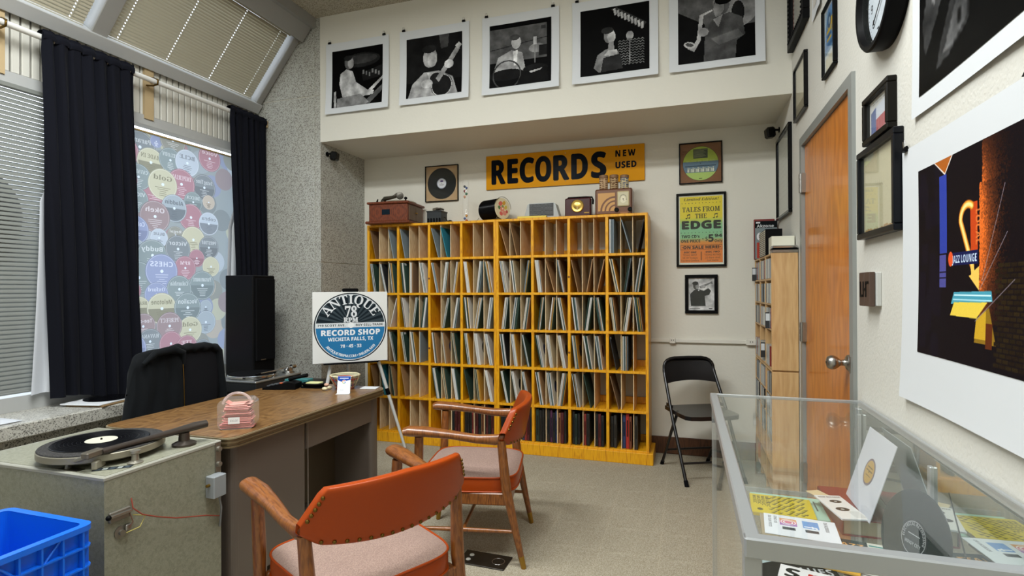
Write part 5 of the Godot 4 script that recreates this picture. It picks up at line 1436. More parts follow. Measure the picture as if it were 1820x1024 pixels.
func desk_and_things() -> void:
	var d := thing("office_desk", "steel office desk with wood-grain top and ribbed bronze edge", "desk", Vector3(-2.13, 0, -2.352))
	var W := 0.367   # half width in x
	var L := 0.605   # half length in z
	var top := 0.70
	part(d, "desk_top", MB.new().prism(rounded(-W + 0.006, -L + 0.006, W - 0.006, L - 0.006, 0.05, 8), top - 0.03, top, flat()), M.laminate, Vector3.ZERO, "wood-grain laminate top")
	var edge := mat("75654a", 0.35, 0.5)
	for k in 5:
		var o := 0.0 if k % 2 == 0 else 0.003
		part(d, "edge_rib", MB.new().prism(rounded(-W + o, -L + o, W - o, L - o, 0.055, 8), top - 0.045 + 0.009 * k, top - 0.037 + 0.009 * k - (0.0005 if k < 4 else 0.0015), flat()), edge if k < 4 else mat("a89a7c", 0.35, 0.4))
	var paint := mat("5f554d", 0.36)
	# near pedestal, far pedestal, aprons and the panel at the knee space's back
	part(d, "pedestal", MB.new().prism(rounded(-0.33, -0.555, 0.33, -0.085, 0.035, 6), 0.06, top - 0.045, flat()), paint, Vector3.ZERO)
	part(d, "end_panel", MB.new().prism(rounded(-0.33, 0.5, 0.33, 0.575, 0.03, 6), 0.03, top - 0.045, flat()), paint)
	part(d, "apron", MB.new().b2(Vector3(0.30, top - 0.19, -0.5), Vector3(0.325, top - 0.045, 0.09)), paint)
	part(d, "apron", MB.new().b2(Vector3(-0.325, top - 0.19, -0.5), Vector3(-0.30, top - 0.045, 0.09)), paint)
	part(d, "knee_panel", MB.new().b2(Vector3(0.05, 0.09, -0.5), Vector3(0.065, top - 0.045, 0.09)), mat("4a3f2e", 0.5))
	part(d, "pedestal_seam", MB.new().b2(Vector3(0.3295, 0.08, 0.083), Vector3(0.333, top - 0.05, 0.087)), mat("776c63", 0.4))
	for z in [0.12, 0.5, -0.52]:
		for x in [-0.27, 0.27]: part(d, "foot", MB.new().lathe([Vector2(0.02, 0), Vector2(0.022, 0.004), Vector2(0.014, 0.02), Vector2(0.014, 0.065)], 14, T(Vector3(x, 0, z))), M.black)
	# clear bag-shaped tub of pink wrapped packs
	var c := thing("clear_tub", "clear plastic handled tub of pink packets with a $4.00 tag", "tub", Vector3(-1.875, top + 0.0005, -1.905), 0.55)
	var gl := pane(0.08, Color(1, 1, 1))
	gl.metallic_specular = 0.5
	var out := rounded(-0.075, 0, 0.075, 0.13, 0.028, 6)
	part(c, "tub_wall", MB.new().prism(out, -0.042, 0.042), gl)
	part(c, "carry_handle", MB.new().tube(arc_pts(Vector3(0, 0.1, 0.02), 0.058, 0.055, 0.15, PI - 0.15, 16), 0.0055, 8), pane(0.3, Color(0.95, 0.85, 0.83)))
	var pinks := [mat("c9756c", 0.35), mat("d98f83", 0.3), mat("b86258", 0.4), mat("e0a698", 0.3)]
	var r := RandomNumberGenerator.new()
	r.seed = 21
	for k in 16:
		var y := 0.006 + 0.0066 * k
		part(c, "packet", MB.new().cbox(Vector3(0, 0, 0), Vector3(0.125 - 0.002 * k + r.randf_range(-0.01, 0.01), 0.0052, 0.062), 0.0015, T(Vector3(r.randf_range(-0.006, 0.006), y, r.randf_range(-0.005, 0.005)), 0, 0, r.randf_range(-0.012, 0.012) * (3 if k > 12 else 1))), pinks[r.randi() % 4])
	part(c, "packet", MB.new().grid(14, 4, func(a, b): return Vector3(-0.045 + 0.09 * a, 0.118 - 0.022 * sin(PI * a) + 0.002 * b, 0.03 - 0.05 * b)), pinks[1])
	var tag := Cv.new(160, 100, Color("e2e2e0"))
	tag.text("$4.00", 80, 66, 44, Color("8a8c90"), {"align": 0.5, "weight": 400, "slant": 0.15})
	var tq := MB.new()
	tq.quad(Vector3(-0.032, 0.025, 0.0432), Vector3(0.014, 0.025, 0.0432), Vector3(0.014, 0.053, 0.0432), Vector3(-0.032, 0.053, 0.0432))
	part(c, "price_tag", tq, printed(tag, 0.7))
	# phone and black tray at the desk's far end
	var ph := thing("telephone", "black cordless desk phone lying at the desk's far edge", "telephone", Vector3(-2.36, top + 0.0005, -2.74), 0.3)
	part(ph, "base", MB.new().prism(PackedVector2Array([Vector2(-0.1, 0), Vector2(0.1, 0), Vector2(0.1, 0.035), Vector2(0.06, 0.045), Vector2(-0.1, 0.012)]), -0.05, 0.05), M.black)
	for a in 4:
		for b in 3: part(ph, "key", MB.new().cbox(Vector3(-0.075 + 0.026 * a, 0.019 + 0.0055 * a, -0.03 + 0.026 * b), Vector3(0.018, 0.006, 0.018), 0.002), mat("d05a1e", 0.5) if a == 3 and b == 2 else mat("3a3d40", 0.4))
	part(ph, "handset", MB.new().tube([Vector3(0.03, 0.05, -0.035), Vector3(0.08, 0.062, -0.035), Vector3(0.14, 0.075, -0.035)], [Vector2(0.02, 0.011), Vector2(0.017, 0.01), Vector2(0.02, 0.012)], 10), M.black)
	var tr := thing("black_tray", "small black tray with pale yellow note pads", "tray", Vector3(-2.2, top + 0.0005, -2.83), 0.15)
	part(tr, "bowl", MB.new().prism(rounded(-0.075, -0.045, 0.075, 0.045, 0.03, 6), 0, 0.004, flat()).tube(ring_pts(0.072, 0.043, 0.022, 28), 0.006, 6, false).grid(32, 2, func(a, b): return Vector3((0.066 + 0.008 * b) * cos(TAU * a), 0.024 * b, (0.037 + 0.008 * b) * sin(TAU * a)), true, true), M.black)
	part(tr, "note_pad", MB.new().cbox(Vector3(0.005, 0.021, 0), Vector3(0.09, 0.02, 0.055), 0.002), mat("cfcf94", 0.7))
	solo("teal_folder", MB.new().cbox(Vector3(0, 0.018, 0), Vector3(0.16, 0.036, 0.07), 0.003), mat("2f6f70", 0.5), "teal folder behind the phone on the desk", "folder", Vector3(-2.36, top + 0.0005, -2.89), 0.15)
	# woven basket
	var bk := thing("basket", "small round basket coiled from coloured newspaper", "basket", Vector3(-1.985, top + 0.0005, -2.845))
	var bc := ["a8574a", "b9b08c", "5a5378", "9a9a86", "c0b48e", "7a7a6c", "b0483a", "aaa88f", "c8c2a0"]
	for k in 9:
		var R := 0.05 + 0.0042 * k
		part(bk, "coil", MB.new().tube(ring_pts(R, R, 0.006 + 0.0095 * k, 30), 0.0056, 8, false), mat(bc[k], 0.7))
	part(bk, "bottom", MB.new().lathe([Vector2(0, 0.002), Vector2(0.05, 0.002), Vector2(0.05, 0.006), Vector2(0, 0.006)], 24), mat("8d8a74", 0.8))
	for k in 22:
		var a := TAU * k / 22.0 + 0.1
		part(bk, "stitch", MB.new().tube([Vector3(0.058 * cos(a), 0.012, 0.058 * sin(a)), Vector3(0.076 * cos(a + 0.2), 0.05, 0.076 * sin(a + 0.2)), Vector3(0.09 * cos(a + 0.35), 0.084, 0.09 * sin(a + 0.35))], 0.0028, 5), mat(bc[(k * 4) % 9], 0.7))
	for k in 3:
		solo("wrapped_candy", MB.new().ball(Vector3.ZERO, Vector3(0.018, 0.011, 0.011), 8), mat(["c9a08a", "d6cda8", "c4b896"][k], 0.5), ["pinkish candy beside the basket", "cream candy in front of the basket", "pale candy behind the review card"][k], "candy", Vector3([-2.085, -2.06, -2.055][k], top + 0.0115 + (0.014 if k == 0 else 0.0), [-2.80, -2.75, -2.79][k]), 0.5 * k)
	# review card stand
	var cd := Cv.new(200, 280, Color("e6e8ea"))
	cd.poly([0, 0, 200, 0, 200, 60, 130, 74, 60, 90, 0, 60], Color("2447a0")).rect(30, 24, 140, 14, Color("c9d2e8"))
	cd.ell(100, 92, 34, 34, Color("e6e8ea"))
	for e in [["d24a3c", 3.5, 5.6], ["d6b02e", 2.5, 3.5], ["3f9a55", 0.9, 2.5], ["4a78d0", -0.1, 0.9]]:
		var ps := []
		for k in 9: ps.append(Vector2(100, 92) + Vector2(cos(lerpf(e[1], e[2], k / 8.0)), sin(lerpf(e[1], e[2], k / 8.0))) * 28)
		for k in 9: ps.append(Vector2(100, 92) + Vector2(cos(lerpf(e[2], e[1], k / 8.0)), sin(lerpf(e[2], e[1], k / 8.0))) * 19)
		cd.polys([ps], Color(e[0]))
	cd.rect(100, 88, 28, 9, Color("4a78d0"))
	for k in 3: cd.rect(40, 210 + 14 * k, 60, 4, Color("9a9ea4"))
	var cs := thing("review_card", "white and blue card stand with a coloured G ring", "card", Vector3(-1.895, top + 0.0005, -2.70), 0.35)
	var lean := T(Vector3.ZERO, -0.22)
	part(cs, "card", MB.new().box(Vector3(0, 0.05, -0.0015), Vector3(0.075, 0.1, 0.002), lean), M.white_paper)
	var cq := MB.new()
	cq.quad(lean * Vector3(-0.0365, 0.001, 0), lean * Vector3(0.0365, 0.001, 0), lean * Vector3(0.0365, 0.099, 0), lean * Vector3(-0.0365, 0.099, 0))
	part(cs, "card_print", cq, printed(cd, 0.35))
	part(cs, "foot", MB.new().b2(Vector3(-0.0375, 0, -0.02), Vector3(0.0375, 0.002, 0.028)), M.white_paper)
	solo("business_card", MB.new().cbox(Vector3(0, 0.003, 0), Vector3(0.1, 0.006, 0.07), 0.001), M.white_paper, "stack of white business cards at the desk's corner", "card", Vector3(-1.84, top + 0.0005, -2.89), 0.2)

func ring_pts(rx: float, rz: float, y: float, n: int) -> Array:
	var p := []
	for k in n + 1: p.append(Vector3(rx * cos(TAU * k / n), y, rz * sin(TAU * k / n)))
	return p
func arc_pts(c: Vector3, rx: float, ry: float, a0: float, a1: float, n: int) -> Array:
	var p := []
	for k in n + 1:
		var a := lerpf(a0, a1, float(k) / n)
		p.append(c + Vector3(rx * cos(a), ry * sin(a), 0))
	return p

func player_cabinet() -> void:
	# grey transcription turntable cabinet in front of the desk
	var gm := mat("ffffff", 0.5, 0, {"tri": 2.0, "tex": speckle(Color("838372"), Color("7d7d6c"), Color("868675"), 0.2, 0.3, 61, 256), "coat": 0.1})
	var x0 := -2.47
	var x1 := -1.785
	var z0 := -1.722
	var z1 := -1.262
	var h := 0.70
	var c := thing("turntable_cabinet", "grey-green painted transcription turntable cabinet before the desk", "record player", Vector3.ZERO)
	part(c, "body", MB.new().b2(Vector3(x0, 0, z0), Vector3(x1, h - 0.012, z1)), gm)
	part(c, "top_rim", MB.new().cbox(Vector3((x0 + x1) / 2, h - 0.007, (z0 + z1) / 2), Vector3(x1 - x0 + 0.004, 0.014, z1 - z0 + 0.004), 0.003), mat("96958a", 0.45))
	part(c, "deck", MB.new().b2(Vector3(x0 + 0.012, h - 0.001, z0 + 0.012), Vector3(x1 - 0.012, h + 0.0012, z1 - 0.012)), gm)
	var pc := Vector3(-2.045, h, -1.445)
	part(c, "platter", MB.new().lathe([Vector2(0.14, 0.004), Vector2(0.15, 0.014), Vector2(0.188, 0.02), Vector2(0.192, 0.023), Vector2(0.192, 0.043), Vector2(0.189, 0.046), Vector2(0, 0.046)], 64, T(pc)), mat("8f8a78", 0.4, 0.4))
	part(c, "platter_mat", MB.new().lathe([Vector2(0.19, 0.046), Vector2(0.188, 0.0495), Vector2(0, 0.0495)], 64, T(pc)), mat("ffffff", 0.95, 0, {"tri": 8.0, "tex": speckle(Color("2c2b2a"), Color("1c1b1a"), Color("383634"), 0.15, 0.4, 63, 256)}))
	var rec := thing("record", "black record with a blank white label on the big platter", "record", pc + Vector3(-0.012, 0.0505, 0.0))
	part(rec, "disc", MB.new().lathe([Vector2(0, 0), Vector2(0.148, 0), Vector2(0.15, 0.0012), Vector2(0.148, 0.0024), Vector2(0.052, 0.0024), Vector2(0, 0.0024)], 72), M.vinyl)
	for k in 7: part(rec, "groove_band", MB.new().lathe([Vector2(0.06 + 0.012 * k, 0.0024), Vector2(0.0606 + 0.012 * k, 0.003), Vector2(0.0615 + 0.012 * k, 0.0024)], 64), M.black)
	part(rec, "record_label", MB.new().lathe([Vector2(0.05, 0.0024), Vector2(0.0495, 0.0031), Vector2(0, 0.0031)], 40), mat("bdbca8", 0.6))
	part(rec, "spindle_hole", MB.new().lathe([Vector2(0.004, 0.003), Vector2(0.003, 0.009), Vector2(0, 0.0095)], 10), M.dark_metal)
	# long tone arm
	var am := mat("4b443e", 0.32, 0.6)
	part(c, "arm_base", MB.new().lathe([Vector2(0.042, 0), Vector2(0.042, 0.01), Vector2(0.03, 0.016), Vector2(0.02, 0.02), Vector2(0.018, 0.05), Vector2(0, 0.05)], 28, T(Vector3(-1.86, h, -1.62))), am)
	part(c, "tone_arm", MB.new().tube([Vector3(-1.835, h + 0.068, -1.70), Vector3(-1.85, h + 0.066, -1.655), Vector3(-1.865, h + 0.062, -1.59), Vector3(-1.875, h + 0.06, -1.47), Vector3(-1.885, h + 0.058, -1.36), Vector3(-1.888, h + 0.057, -1.325)], [Vector2(0.017, 0.015), Vector2(0.02, 0.017), Vector2(0.017, 0.014), Vector2(0.013, 0.011), Vector2(0.012, 0.011), Vector2(0.016, 0.012)], 8), am)
	part(c, "head_shell", MB.new().cbox(Vector3(0, 0, 0), Vector3(0.03, 0.022, 0.06), 0.004, T(Vector3(-1.892, h + 0.058, -1.30), 0.05, 0.1)), mat("7e776a", 0.35, 0.7))
	part(c, "arm_rest", MB.new().lathe([Vector2(0.024, 0), Vector2(0.024, 0.006), Vector2(0.012, 0.012), Vector2(0.011, 0.034), Vector2(0.016, 0.038), Vector2(0.016, 0.046), Vector2(0, 0.046)], 18, T(Vector3(-1.83, h, -1.40))), mat("9a968a", 0.35, 0.7))
	part(c, "finger_lift", MB.new().tube([Vector3(-1.9, h + 0.05, -1.285), Vector3(-1.96, h + 0.03, -1.285), Vector3(-1.985, h + 0.026, -1.287), Vector3(-1.99, h + 0.002, -1.288)], [0.008, 0.007, 0.008, 0.01], 8), mat("9a968a", 0.35, 0.7))
	part(c, "speed_plate", MB.new().b2(Vector3(-2.02, h + 0.0012, -1.302), Vector3(-1.93, h + 0.003, -1.275)), M.dark_metal)
	var sp := Cv.new(200, 60, Color("23282c"))
	for k in 5: sp.rect(10 + k * 38, 10, 26, 40, Color("8d938f") if k % 2 else Color("3d464c"))
	var sq := MB.new()
	sq.quad(Vector3(-1.885, h + 0.002, -1.29), Vector3(-1.80, h + 0.002, -1.36), Vector3(-1.815, h + 0.002, -1.385), Vector3(-1.905, h + 0.002, -1.315))
	part(c, "switch_plate", sq, printed(sp, 0.4))
	part(c, "speed_lever", MB.new().cbox(Vector3(0, 0.016, 0), Vector3(0.018, 0.03, 0.06), 0.004, T(Vector3(-1.90, h, -1.325), 0, 0.5)), mat("8f8a78", 0.5))
	# latches, junction box and loose wires on the right face
	var sil := mat("8e8a80", 0.4, 0.8)
	var la := part(c, "corner_latch", MB.new().b2(Vector3(x1, h - 0.12, z0 + 0.005), Vector3(x1 + 0.005, h - 0.004, z0 + 0.03)), sil)
	for y in [0.67, 0.61]: part(la, "rivet", MB.new().lathe([Vector2(0.011, 0), Vector2(0.01, 0.012), Vector2(0, 0.014)], 12, T(Vector3(x1 + 0.004, y, z0 + 0.018), 0, 0, -PI / 2)), sil)
	var jb := part(c, "junction_box", MB.new().cbox(Vector3(x1 + 0.022, 0.535, z0 + 0.045), Vector3(0.044, 0.085, 0.06), 0.003), mat("8a8f92", 0.4))
	part(jb, "box_button", MB.new().lathe([Vector2(0.006, 0), Vector2(0.006, 0.012), Vector2(0, 0.013)], 10, T(Vector3(x1 + 0.02, 0.545, z0 + 0.075), PI / 2)), M.brass)
	part(c, "grey_cable", MB.new().tube([Vector3(x1 + 0.02, 0.492, z0 + 0.03), Vector3(x1 + 0.022, 0.44, z0 + 0.02), Vector3(x1 + 0.012, 0.39, z0 + 0.015), Vector3(x1 + 0.006, 0.36, z0 + 0.012)], 0.004, 6), mat("7a7d80", 0.5))
	var lc := part(c, "hasp", MB.new().cbox(Vector3(x1 + 0.006, 0.565, z1 - 0.045), Vector3(0.012, 0.035, 0.07), 0.003), sil)
	part(lc, "hasp_bar", MB.new().tube([Vector3(x1 + 0.014, 0.57, z1 - 0.005), Vector3(x1 + 0.014, 0.568, z1 - 0.08)], 0.006, 8), M.steel)
	part(lc, "hasp_knob", MB.new().ball(Vector3(x1 + 0.014, 0.57, z1 - 0.004), Vector3.ONE * 0.009, 8), M.black)
	var ey := part(c, "catch", MB.new().lathe([Vector2(0.02, 0), Vector2(0.02, 0.004), Vector2(0.009, 0.006), Vector2(0.009, 0.014), Vector2(0, 0.014)], 14, T(Vector3(x1, 0.505, z1 - 0.05), 0, 0, -PI / 2)), sil)
	part(ey, "catch_tab", MB.new().cbox(Vector3(x1 + 0.01, 0.515, z1 - 0.07), Vector3(0.014, 0.022, 0.02), 0.003), M.steel)
	part(c, "red_wire", MB.new().tube([Vector3(x1 + 0.006, 0.605, z1 - 0.085), Vector3(x1 + 0.02, 0.575, z1 - 0.08), Vector3(x1 + 0.03, 0.545, z1 - 0.105), Vector3(x1 + 0.03, 0.515, z1 - 0.16), Vector3(x1 + 0.026, 0.48, z1 - 0.235), Vector3(x1 + 0.022, 0.458, z1 - 0.3), Vector3(x1 + 0.03, 0.44, z1 - 0.36), Vector3(x1 + 0.012, 0.405, z1 - 0.44)], 0.0022, 6), mat("8a3a2a", 0.5))
	part(c, "yellow_wire", MB.new().tube([Vector3(x1 + 0.014, 0.55, z1 - 0.085), Vector3(x1 + 0.024, 0.535, z1 - 0.12), Vector3(x1 + 0.026, 0.505, z1 - 0.1), Vector3(x1 + 0.016, 0.5, z1 - 0.06)], 0.0018, 5), mat("a89a4a", 0.5))
	part(c, "brown_wire", MB.new().tube([Vector3(x1 + 0.012, 0.56, z1 - 0.075), Vector3(x1 + 0.02, 0.53, z1 - 0.08), Vector3(x1 + 0.014, 0.505, z1 - 0.065)], 0.002, 5), mat("6a4a3a", 0.5))
	# two blue crates stacked in front of it
	for k in 2: crate(Vector3(-1.85, 0.3105 * k, -0.985), ["blue plastic crate under the near blue crate", "blue plastic lattice crate nearest the camera"][k])

func crate(at: Vector3, label: String) -> void:
	var c := thing("plastic_crate", label, "crate", at, 0, "stacked blue plastic crates")
	var m := mat("0c66de", 0.32, 0, {"coat": 0.2})
	var hx := 0.19
	var hz := 0.165
	var h := 0.31
	var rim := MB.new()
	# rim as a rounded frame
	var o := rounded(-hx, -hz, hx, hz, 0.03, 6)
	var i := rounded(-hx + 0.022, -hz + 0.022, hx - 0.022, hz - 0.022, 0.018, 6)
	var n := o.size()
	for k in n:
		var j := (k + 1) % n
		for e in [[h, 1.0], [h - 0.016, -1.0]]:
			rim.face([Vector3(o[k].x, e[0], o[k].y), Vector3(o[j].x, e[0], o[j].y), Vector3(i[j].x, e[0], i[j].y), Vector3(i[k].x, e[0], i[k].y)], Vector3(0, h - 0.008, 0))
		rim.face([Vector3(o[k].x, h, o[k].y), Vector3(o[j].x, h, o[j].y), Vector3(o[j].x, h - 0.016, o[j].y), Vector3(o[k].x, h - 0.016, o[k].y)], Vector3(0, h - 0.008, 0))
	part(c, "rim", rim, m)
	var wall := MB.new()
	for k in n:
		var j := (k + 1) % n
		wall.face([Vector3(i[k].x, h - 0.001, i[k].y), Vector3(i[j].x, h - 0.001, i[j].y), Vector3(i[j].x, 0.004, i[j].y), Vector3(i[k].x, 0.004, i[k].y)], Vector3(9, 0, 0))
		var q := [Vector3(i[k].x, 0, i[k].y) * 1.012, Vector3(i[j].x, 0, i[j].y) * 1.012]
		wall.face([q[0] + Vector3(0, h - 0.016, 0), q[1] + Vector3(0, h - 0.016, 0), q[1], q[0]], Vector3(0, h / 2, 0))
	part(c, "inner_wall", wall, m)
	part(c, "bottom", MB.new().b2(Vector3(-hx + 0.024, 0, -hz + 0.024), Vector3(hx - 0.024, 0.006, hz - 0.024)), m)
	for lv in 5:
		var y := 0.012 + 0.058 * lv
		var rb := MB.new()
		for k in n:
			var j := (k + 1) % n
			var A := Vector3(o[k].x, y, o[k].y) * Vector3(0.995, 1, 0.995)
			var B := Vector3(o[j].x, y, o[j].y) * Vector3(0.995, 1, 0.995)
			var C := Vector3(i[j].x, y, i[j].y)
			var E := Vector3(i[k].x, y, i[k].y)
			var u := Vector3(0, 0.005, 0)
			rb.face([A + u, B + u, C + u, E + u], Vector3(0, y, 0))
			rb.face([A, B, C, E], Vector3(0, y + 1, 0))
			rb.face([A, B, B + u, A + u], Vector3(0, y, 0))
		part(c, "ring_rib", rb, m)
	for s in [-1, 1]:
		for k in 7:
			part(c, "upright_rib", MB.new().b2(Vector3(-0.16 + 0.0533 * k - 0.0025, 0.0, s * (hz - 0.020)), Vector3(-0.16 + 0.0533 * k + 0.0025, h - 0.016, s * (hz - 0.002))), m)
		for k in 6:
			part(c, "upright_rib", MB.new().b2(Vector3(s * (hx - 0.020), 0.0, -0.132 + 0.0528 * k - 0.0025), Vector3(s * (hx - 0.002), h - 0.016, -0.132 + 0.0528 * k + 0.0025)), m)
		for e in [-1, 1]:
			part(c, "brace_rib", MB.new().tube([Vector3(s * (hx - 0.010), h - 0.07, 0.03 * e), Vector3(s * (hx - 0.010), h - 0.012, 0.08 * e)], 0.004, 6), m)

func corner_things() -> void:
	# low credenza behind the desk
	var c := thing("credenza", "low dark cabinet behind the desk carrying turntable and speaker", "cabinet", Vector3(-2.905, 0, -3.24))
	part(c, "body", MB.new().cbox(Vector3(-0.005, 0.29, 0), Vector3(0.47, 0.56, 0.86), 0.004), mat("262321", 0.5))
	part(c, "top_board", MB.new().cbox(Vector3(0, 0.58, 0), Vector3(0.5, 0.025, 0.9), 0.004), mat("2e2a27", 0.4))
	for s in [-1, 1]: part(part(c, "door", MB.new().cbox(Vector3(0.236, 0.3, 0.21 * s), Vector3(0.012, 0.5, 0.4), 0.002), mat("2b2725", 0.45)), "handle", MB.new().tube([Vector3(0.246, 0.34, 0.03 * s), Vector3(0.246, 0.26, 0.03 * s)], 0.005, 6), M.steel)
	# turntable
	var t := thing("turntable", "silver and black hi-fi turntable behind the desk", "record player", Vector3(-2.925, 0.593, -3.155))
	part(t, "plinth", MB.new().cbox(Vector3(0, 0.05, 0), Vector3(0.37, 0.07, 0.45), 0.004), mat("1c1e20", 0.4))
	part(t, "deck_plate", MB.new().cbox(Vector3(0, 0.091, 0), Vector3(0.378, 0.014, 0.458), 0.004), mat("a9aba9", 0.3, 0.8))
	part(t, "platter", MB.new().lathe([Vector2(0.16, 0.099), Vector2(0.166, 0.104), Vector2(0.166, 0.116), Vector2(0.16, 0.12), Vector2(0, 0.12)], 48, T(Vector3(-0.01, 0, 0.04))), M.chrome)
	part(t, "slip_mat", MB.new().lathe([Vector2(0.152, 0.12), Vector2(0.15, 0.124), Vector2(0, 0.124)], 48, T(Vector3(-0.01, 0, 0.04))), M.black_matte)
	part(t, "arm_pivot", MB.new().lathe([Vector2(0.045, 0.098), Vector2(0.045, 0.108), Vector2(0.03, 0.112), Vector2(0.03, 0.135), Vector2(0.022, 0.142), Vector2(0, 0.142)], 22, T(Vector3(0.12, 0, -0.165))), M.chrome)
	part(t, "tone_arm", MB.new().tube([Vector3(0.12, 0.14, -0.2), Vector3(0.12, 0.14, -0.11), Vector3(0.14, 0.138, 0.0), Vector3(0.11, 0.132, 0.1)], 0.005, 8), M.chrome)
	part(t, "counterweight", MB.new().tube([Vector3(0.12, 0.14, -0.235), Vector3(0.12, 0.14, -0.195)], 0.016, 14), M.chrome)
	part(t, "head_shell", MB.new().cbox(Vector3(0.105, 0.13, 0.115), Vector3(0.02, 0.012, 0.045), 0.003), M.black)
	part(t, "pitch_slider", MB.new().b2(Vector3(0.145, 0.098, 0.08), Vector3(0.165, 0.101, 0.2)), M.black)
	part(t, "target_light", MB.new().lathe([Vector2(0.008, 0.098), Vector2(0.008, 0.118), Vector2(0.005, 0.122), Vector2(0, 0.122)], 10, T(Vector3(0.15, 0, 0.02))), M.chrome)
	for s in [-1, 1]:
		for e in [-1, 1]: part(t, "foot", MB.new().lathe([Vector2(0.026, 0), Vector2(0.026, 0.014), Vector2(0.02, 0.016)], 16, T(Vector3(0.145 * s, 0, 0.18 * e))), M.black)
	# tall black loudspeaker
	var s := thing("loudspeaker", "tall black floor loudspeaker with cloth grille beside the curtain", "speaker", Vector3(-3.24, 0.6385, -3.41))
	part(s, "cabinet", MB.new().cbox(Vector3(0, 0.39, 0), Vector3(0.26, 0.78, 0.225), 0.005), mat("09090b", 0.4, 0, {"spec": 0.3}))
	part(s, "baffle", MB.new().cbox(Vector3(0.134, 0.39, 0), Vector3(0.01, 0.77, 0.215), 0.003), M.black)
	part(s, "grille", MB.new().cbox(Vector3(0.145, 0.44, 0), Vector3(0.018, 0.63, 0.2), 0.006), M.black_matte)
	part(s, "badge", MB.new().box(Vector3(0.155, 0.135, 0.03), Vector3(0.002, 0.006, 0.05)), M.steel)
	# office chair with a jacket over its back, turned to the desk
	var oc := thing("office_chair", "black office chair behind the desk", "chair", Vector3(-2.72, 0, -2.47), PI / 2 - 0.05)
	part(oc, "seat", MB.new().cbox(Vector3(0, 0.46, 0.0), Vector3(0.48, 0.08, 0.42), 0.03), M.black_matte)
	part(oc, "backrest", MB.new().grid(24, 24, func(a: float, b: float):
		var p := _pad(a, b, 0.275, 0.56, 0.955, 0.05)
		return Vector3(p.x, p.y, p.z - 0.14), true), mat("1c1c1f", 0.9, 0, {"spec": 0.2, "tri": 30.0, "bump": bumps(0.2, 71, 128), "depth": 0.1}))
	part(oc, "back_post", MB.new().tube([Vector3(0, 0.44, -0.1), Vector3(0, 0.5, -0.18), Vector3(0, 0.75, -0.18)], 0.018, 8), M.black)
	part(oc, "column", MB.new().tube([Vector3(0, 0.08, 0), Vector3(0, 0.43, 0)], 0.025, 12), M.black)
	for k in 5:
		var a := TAU * k / 5.0
		var lg := part(oc, "base_arm", MB.new().tube([Vector3(0, 0.1, 0), Vector3(0.28 * cos(a), 0.065, 0.28 * sin(a))], [0.024, 0.014], 8), M.black)
		part(lg, "caster", MB.new().tube([Vector3(0.28 * cos(a) - 0.02 * sin(a), 0.028, 0.28 * sin(a) + 0.02 * cos(a)), Vector3(0.28 * cos(a) + 0.02 * sin(a), 0.028, 0.28 * sin(a) - 0.02 * cos(a))], 0.028, 12), M.black)
	var jk := thing("jacket", "black zip jacket draped over the office chair's back", "jacket", Vector3(-2.72, 0, -2.47), PI / 2 - 0.05)
	var jm := mat("0a0d10", 0.85, 0, {"rim": 0.25, "spec": 0.3})
	# one half hangs down over the back's left side, the rest lies along the top and right edge
	part(jk, "cloth", MB.new().grid(32, 26, func(a: float, b: float):
		var p := _pad(a, b * 0.47, 0.30, 0.50, 0.972, 0.085)
		var wob := 0.006 * sin(p.y * 46.0 + p.x * 30.0) + 0.005 * sin(p.x * 80.0)
		return Vector3(p.x - 0.05 * smoothstep(0.85, 0.5, p.y) * (1.0 - b), p.y, p.z - 0.14 + wob), true), jm)
	var edge := []
	var rad := []
	for k in 15:
		var b := 0.40 + 0.6 * k / 14.0
		var sd := b * 2 - 1
		edge.append(Vector3(sd * 0.272, 0.757 + 0.2 * sqrt(sqrt(maxf(0.0, 1 - pow(absf(sd), 6.0)))) + 0.004 * sin(k * 2.1), -0.135 - 0.02 * sd * sd))
		rad.append(Vector2(0.042, 0.026 + 0.005 * sin(k * 1.7)))
	edge.append_array([Vector3(0.29, 0.66, -0.15), Vector3(0.296, 0.56, -0.15)])
	rad.append_array([Vector2(0.034, 0.022), Vector2(0.026, 0.018)])
	part(jk, "collar_roll", MB.new().tube(edge, rad, 12), jm)
	part(jk, "fold", MB.new().tube([Vector3(-0.26, 0.90, -0.10), Vector3(-0.2, 0.955, -0.085), Vector3(-0.1, 0.965, -0.085), Vector3(-0.03, 0.94, -0.092), Vector3(-0.02, 0.86, -0.098)], [0.01, 0.02, 0.024, 0.018, 0.006], 10), jm)
	part(jk, "zip", MB.new().tube([Vector3(-0.03, 0.87, -0.092), Vector3(-0.025, 0.78, -0.092), Vector3(-0.022, 0.66, -0.092), Vector3(-0.02, 0.56, -0.092)], 0.0022, 6), M.brass)
	# easel and its round-logo sign
	var L := Vector3(-2.644, 1.02, -3.387)
	var R := Vector3(-2.232, 1.02, -3.756)
	var mid := (L + R) / 2
	var ang := atan2(-(R - L).z, (R - L).x)
	var ez := thing("easel", "white metal folding easel holding the shop sign", "easel", Vector3(mid.x, 0, mid.z), ang)
	var wt := mat("d2d4d2", 0.35)
	var inv := Transform3D(Basis(Vector3.UP, ang), Vector3(mid.x, 0, mid.z)).affine_inverse()
	var footr: Vector3 = inv * Vector3(-2.165, 0.006, -3.92)
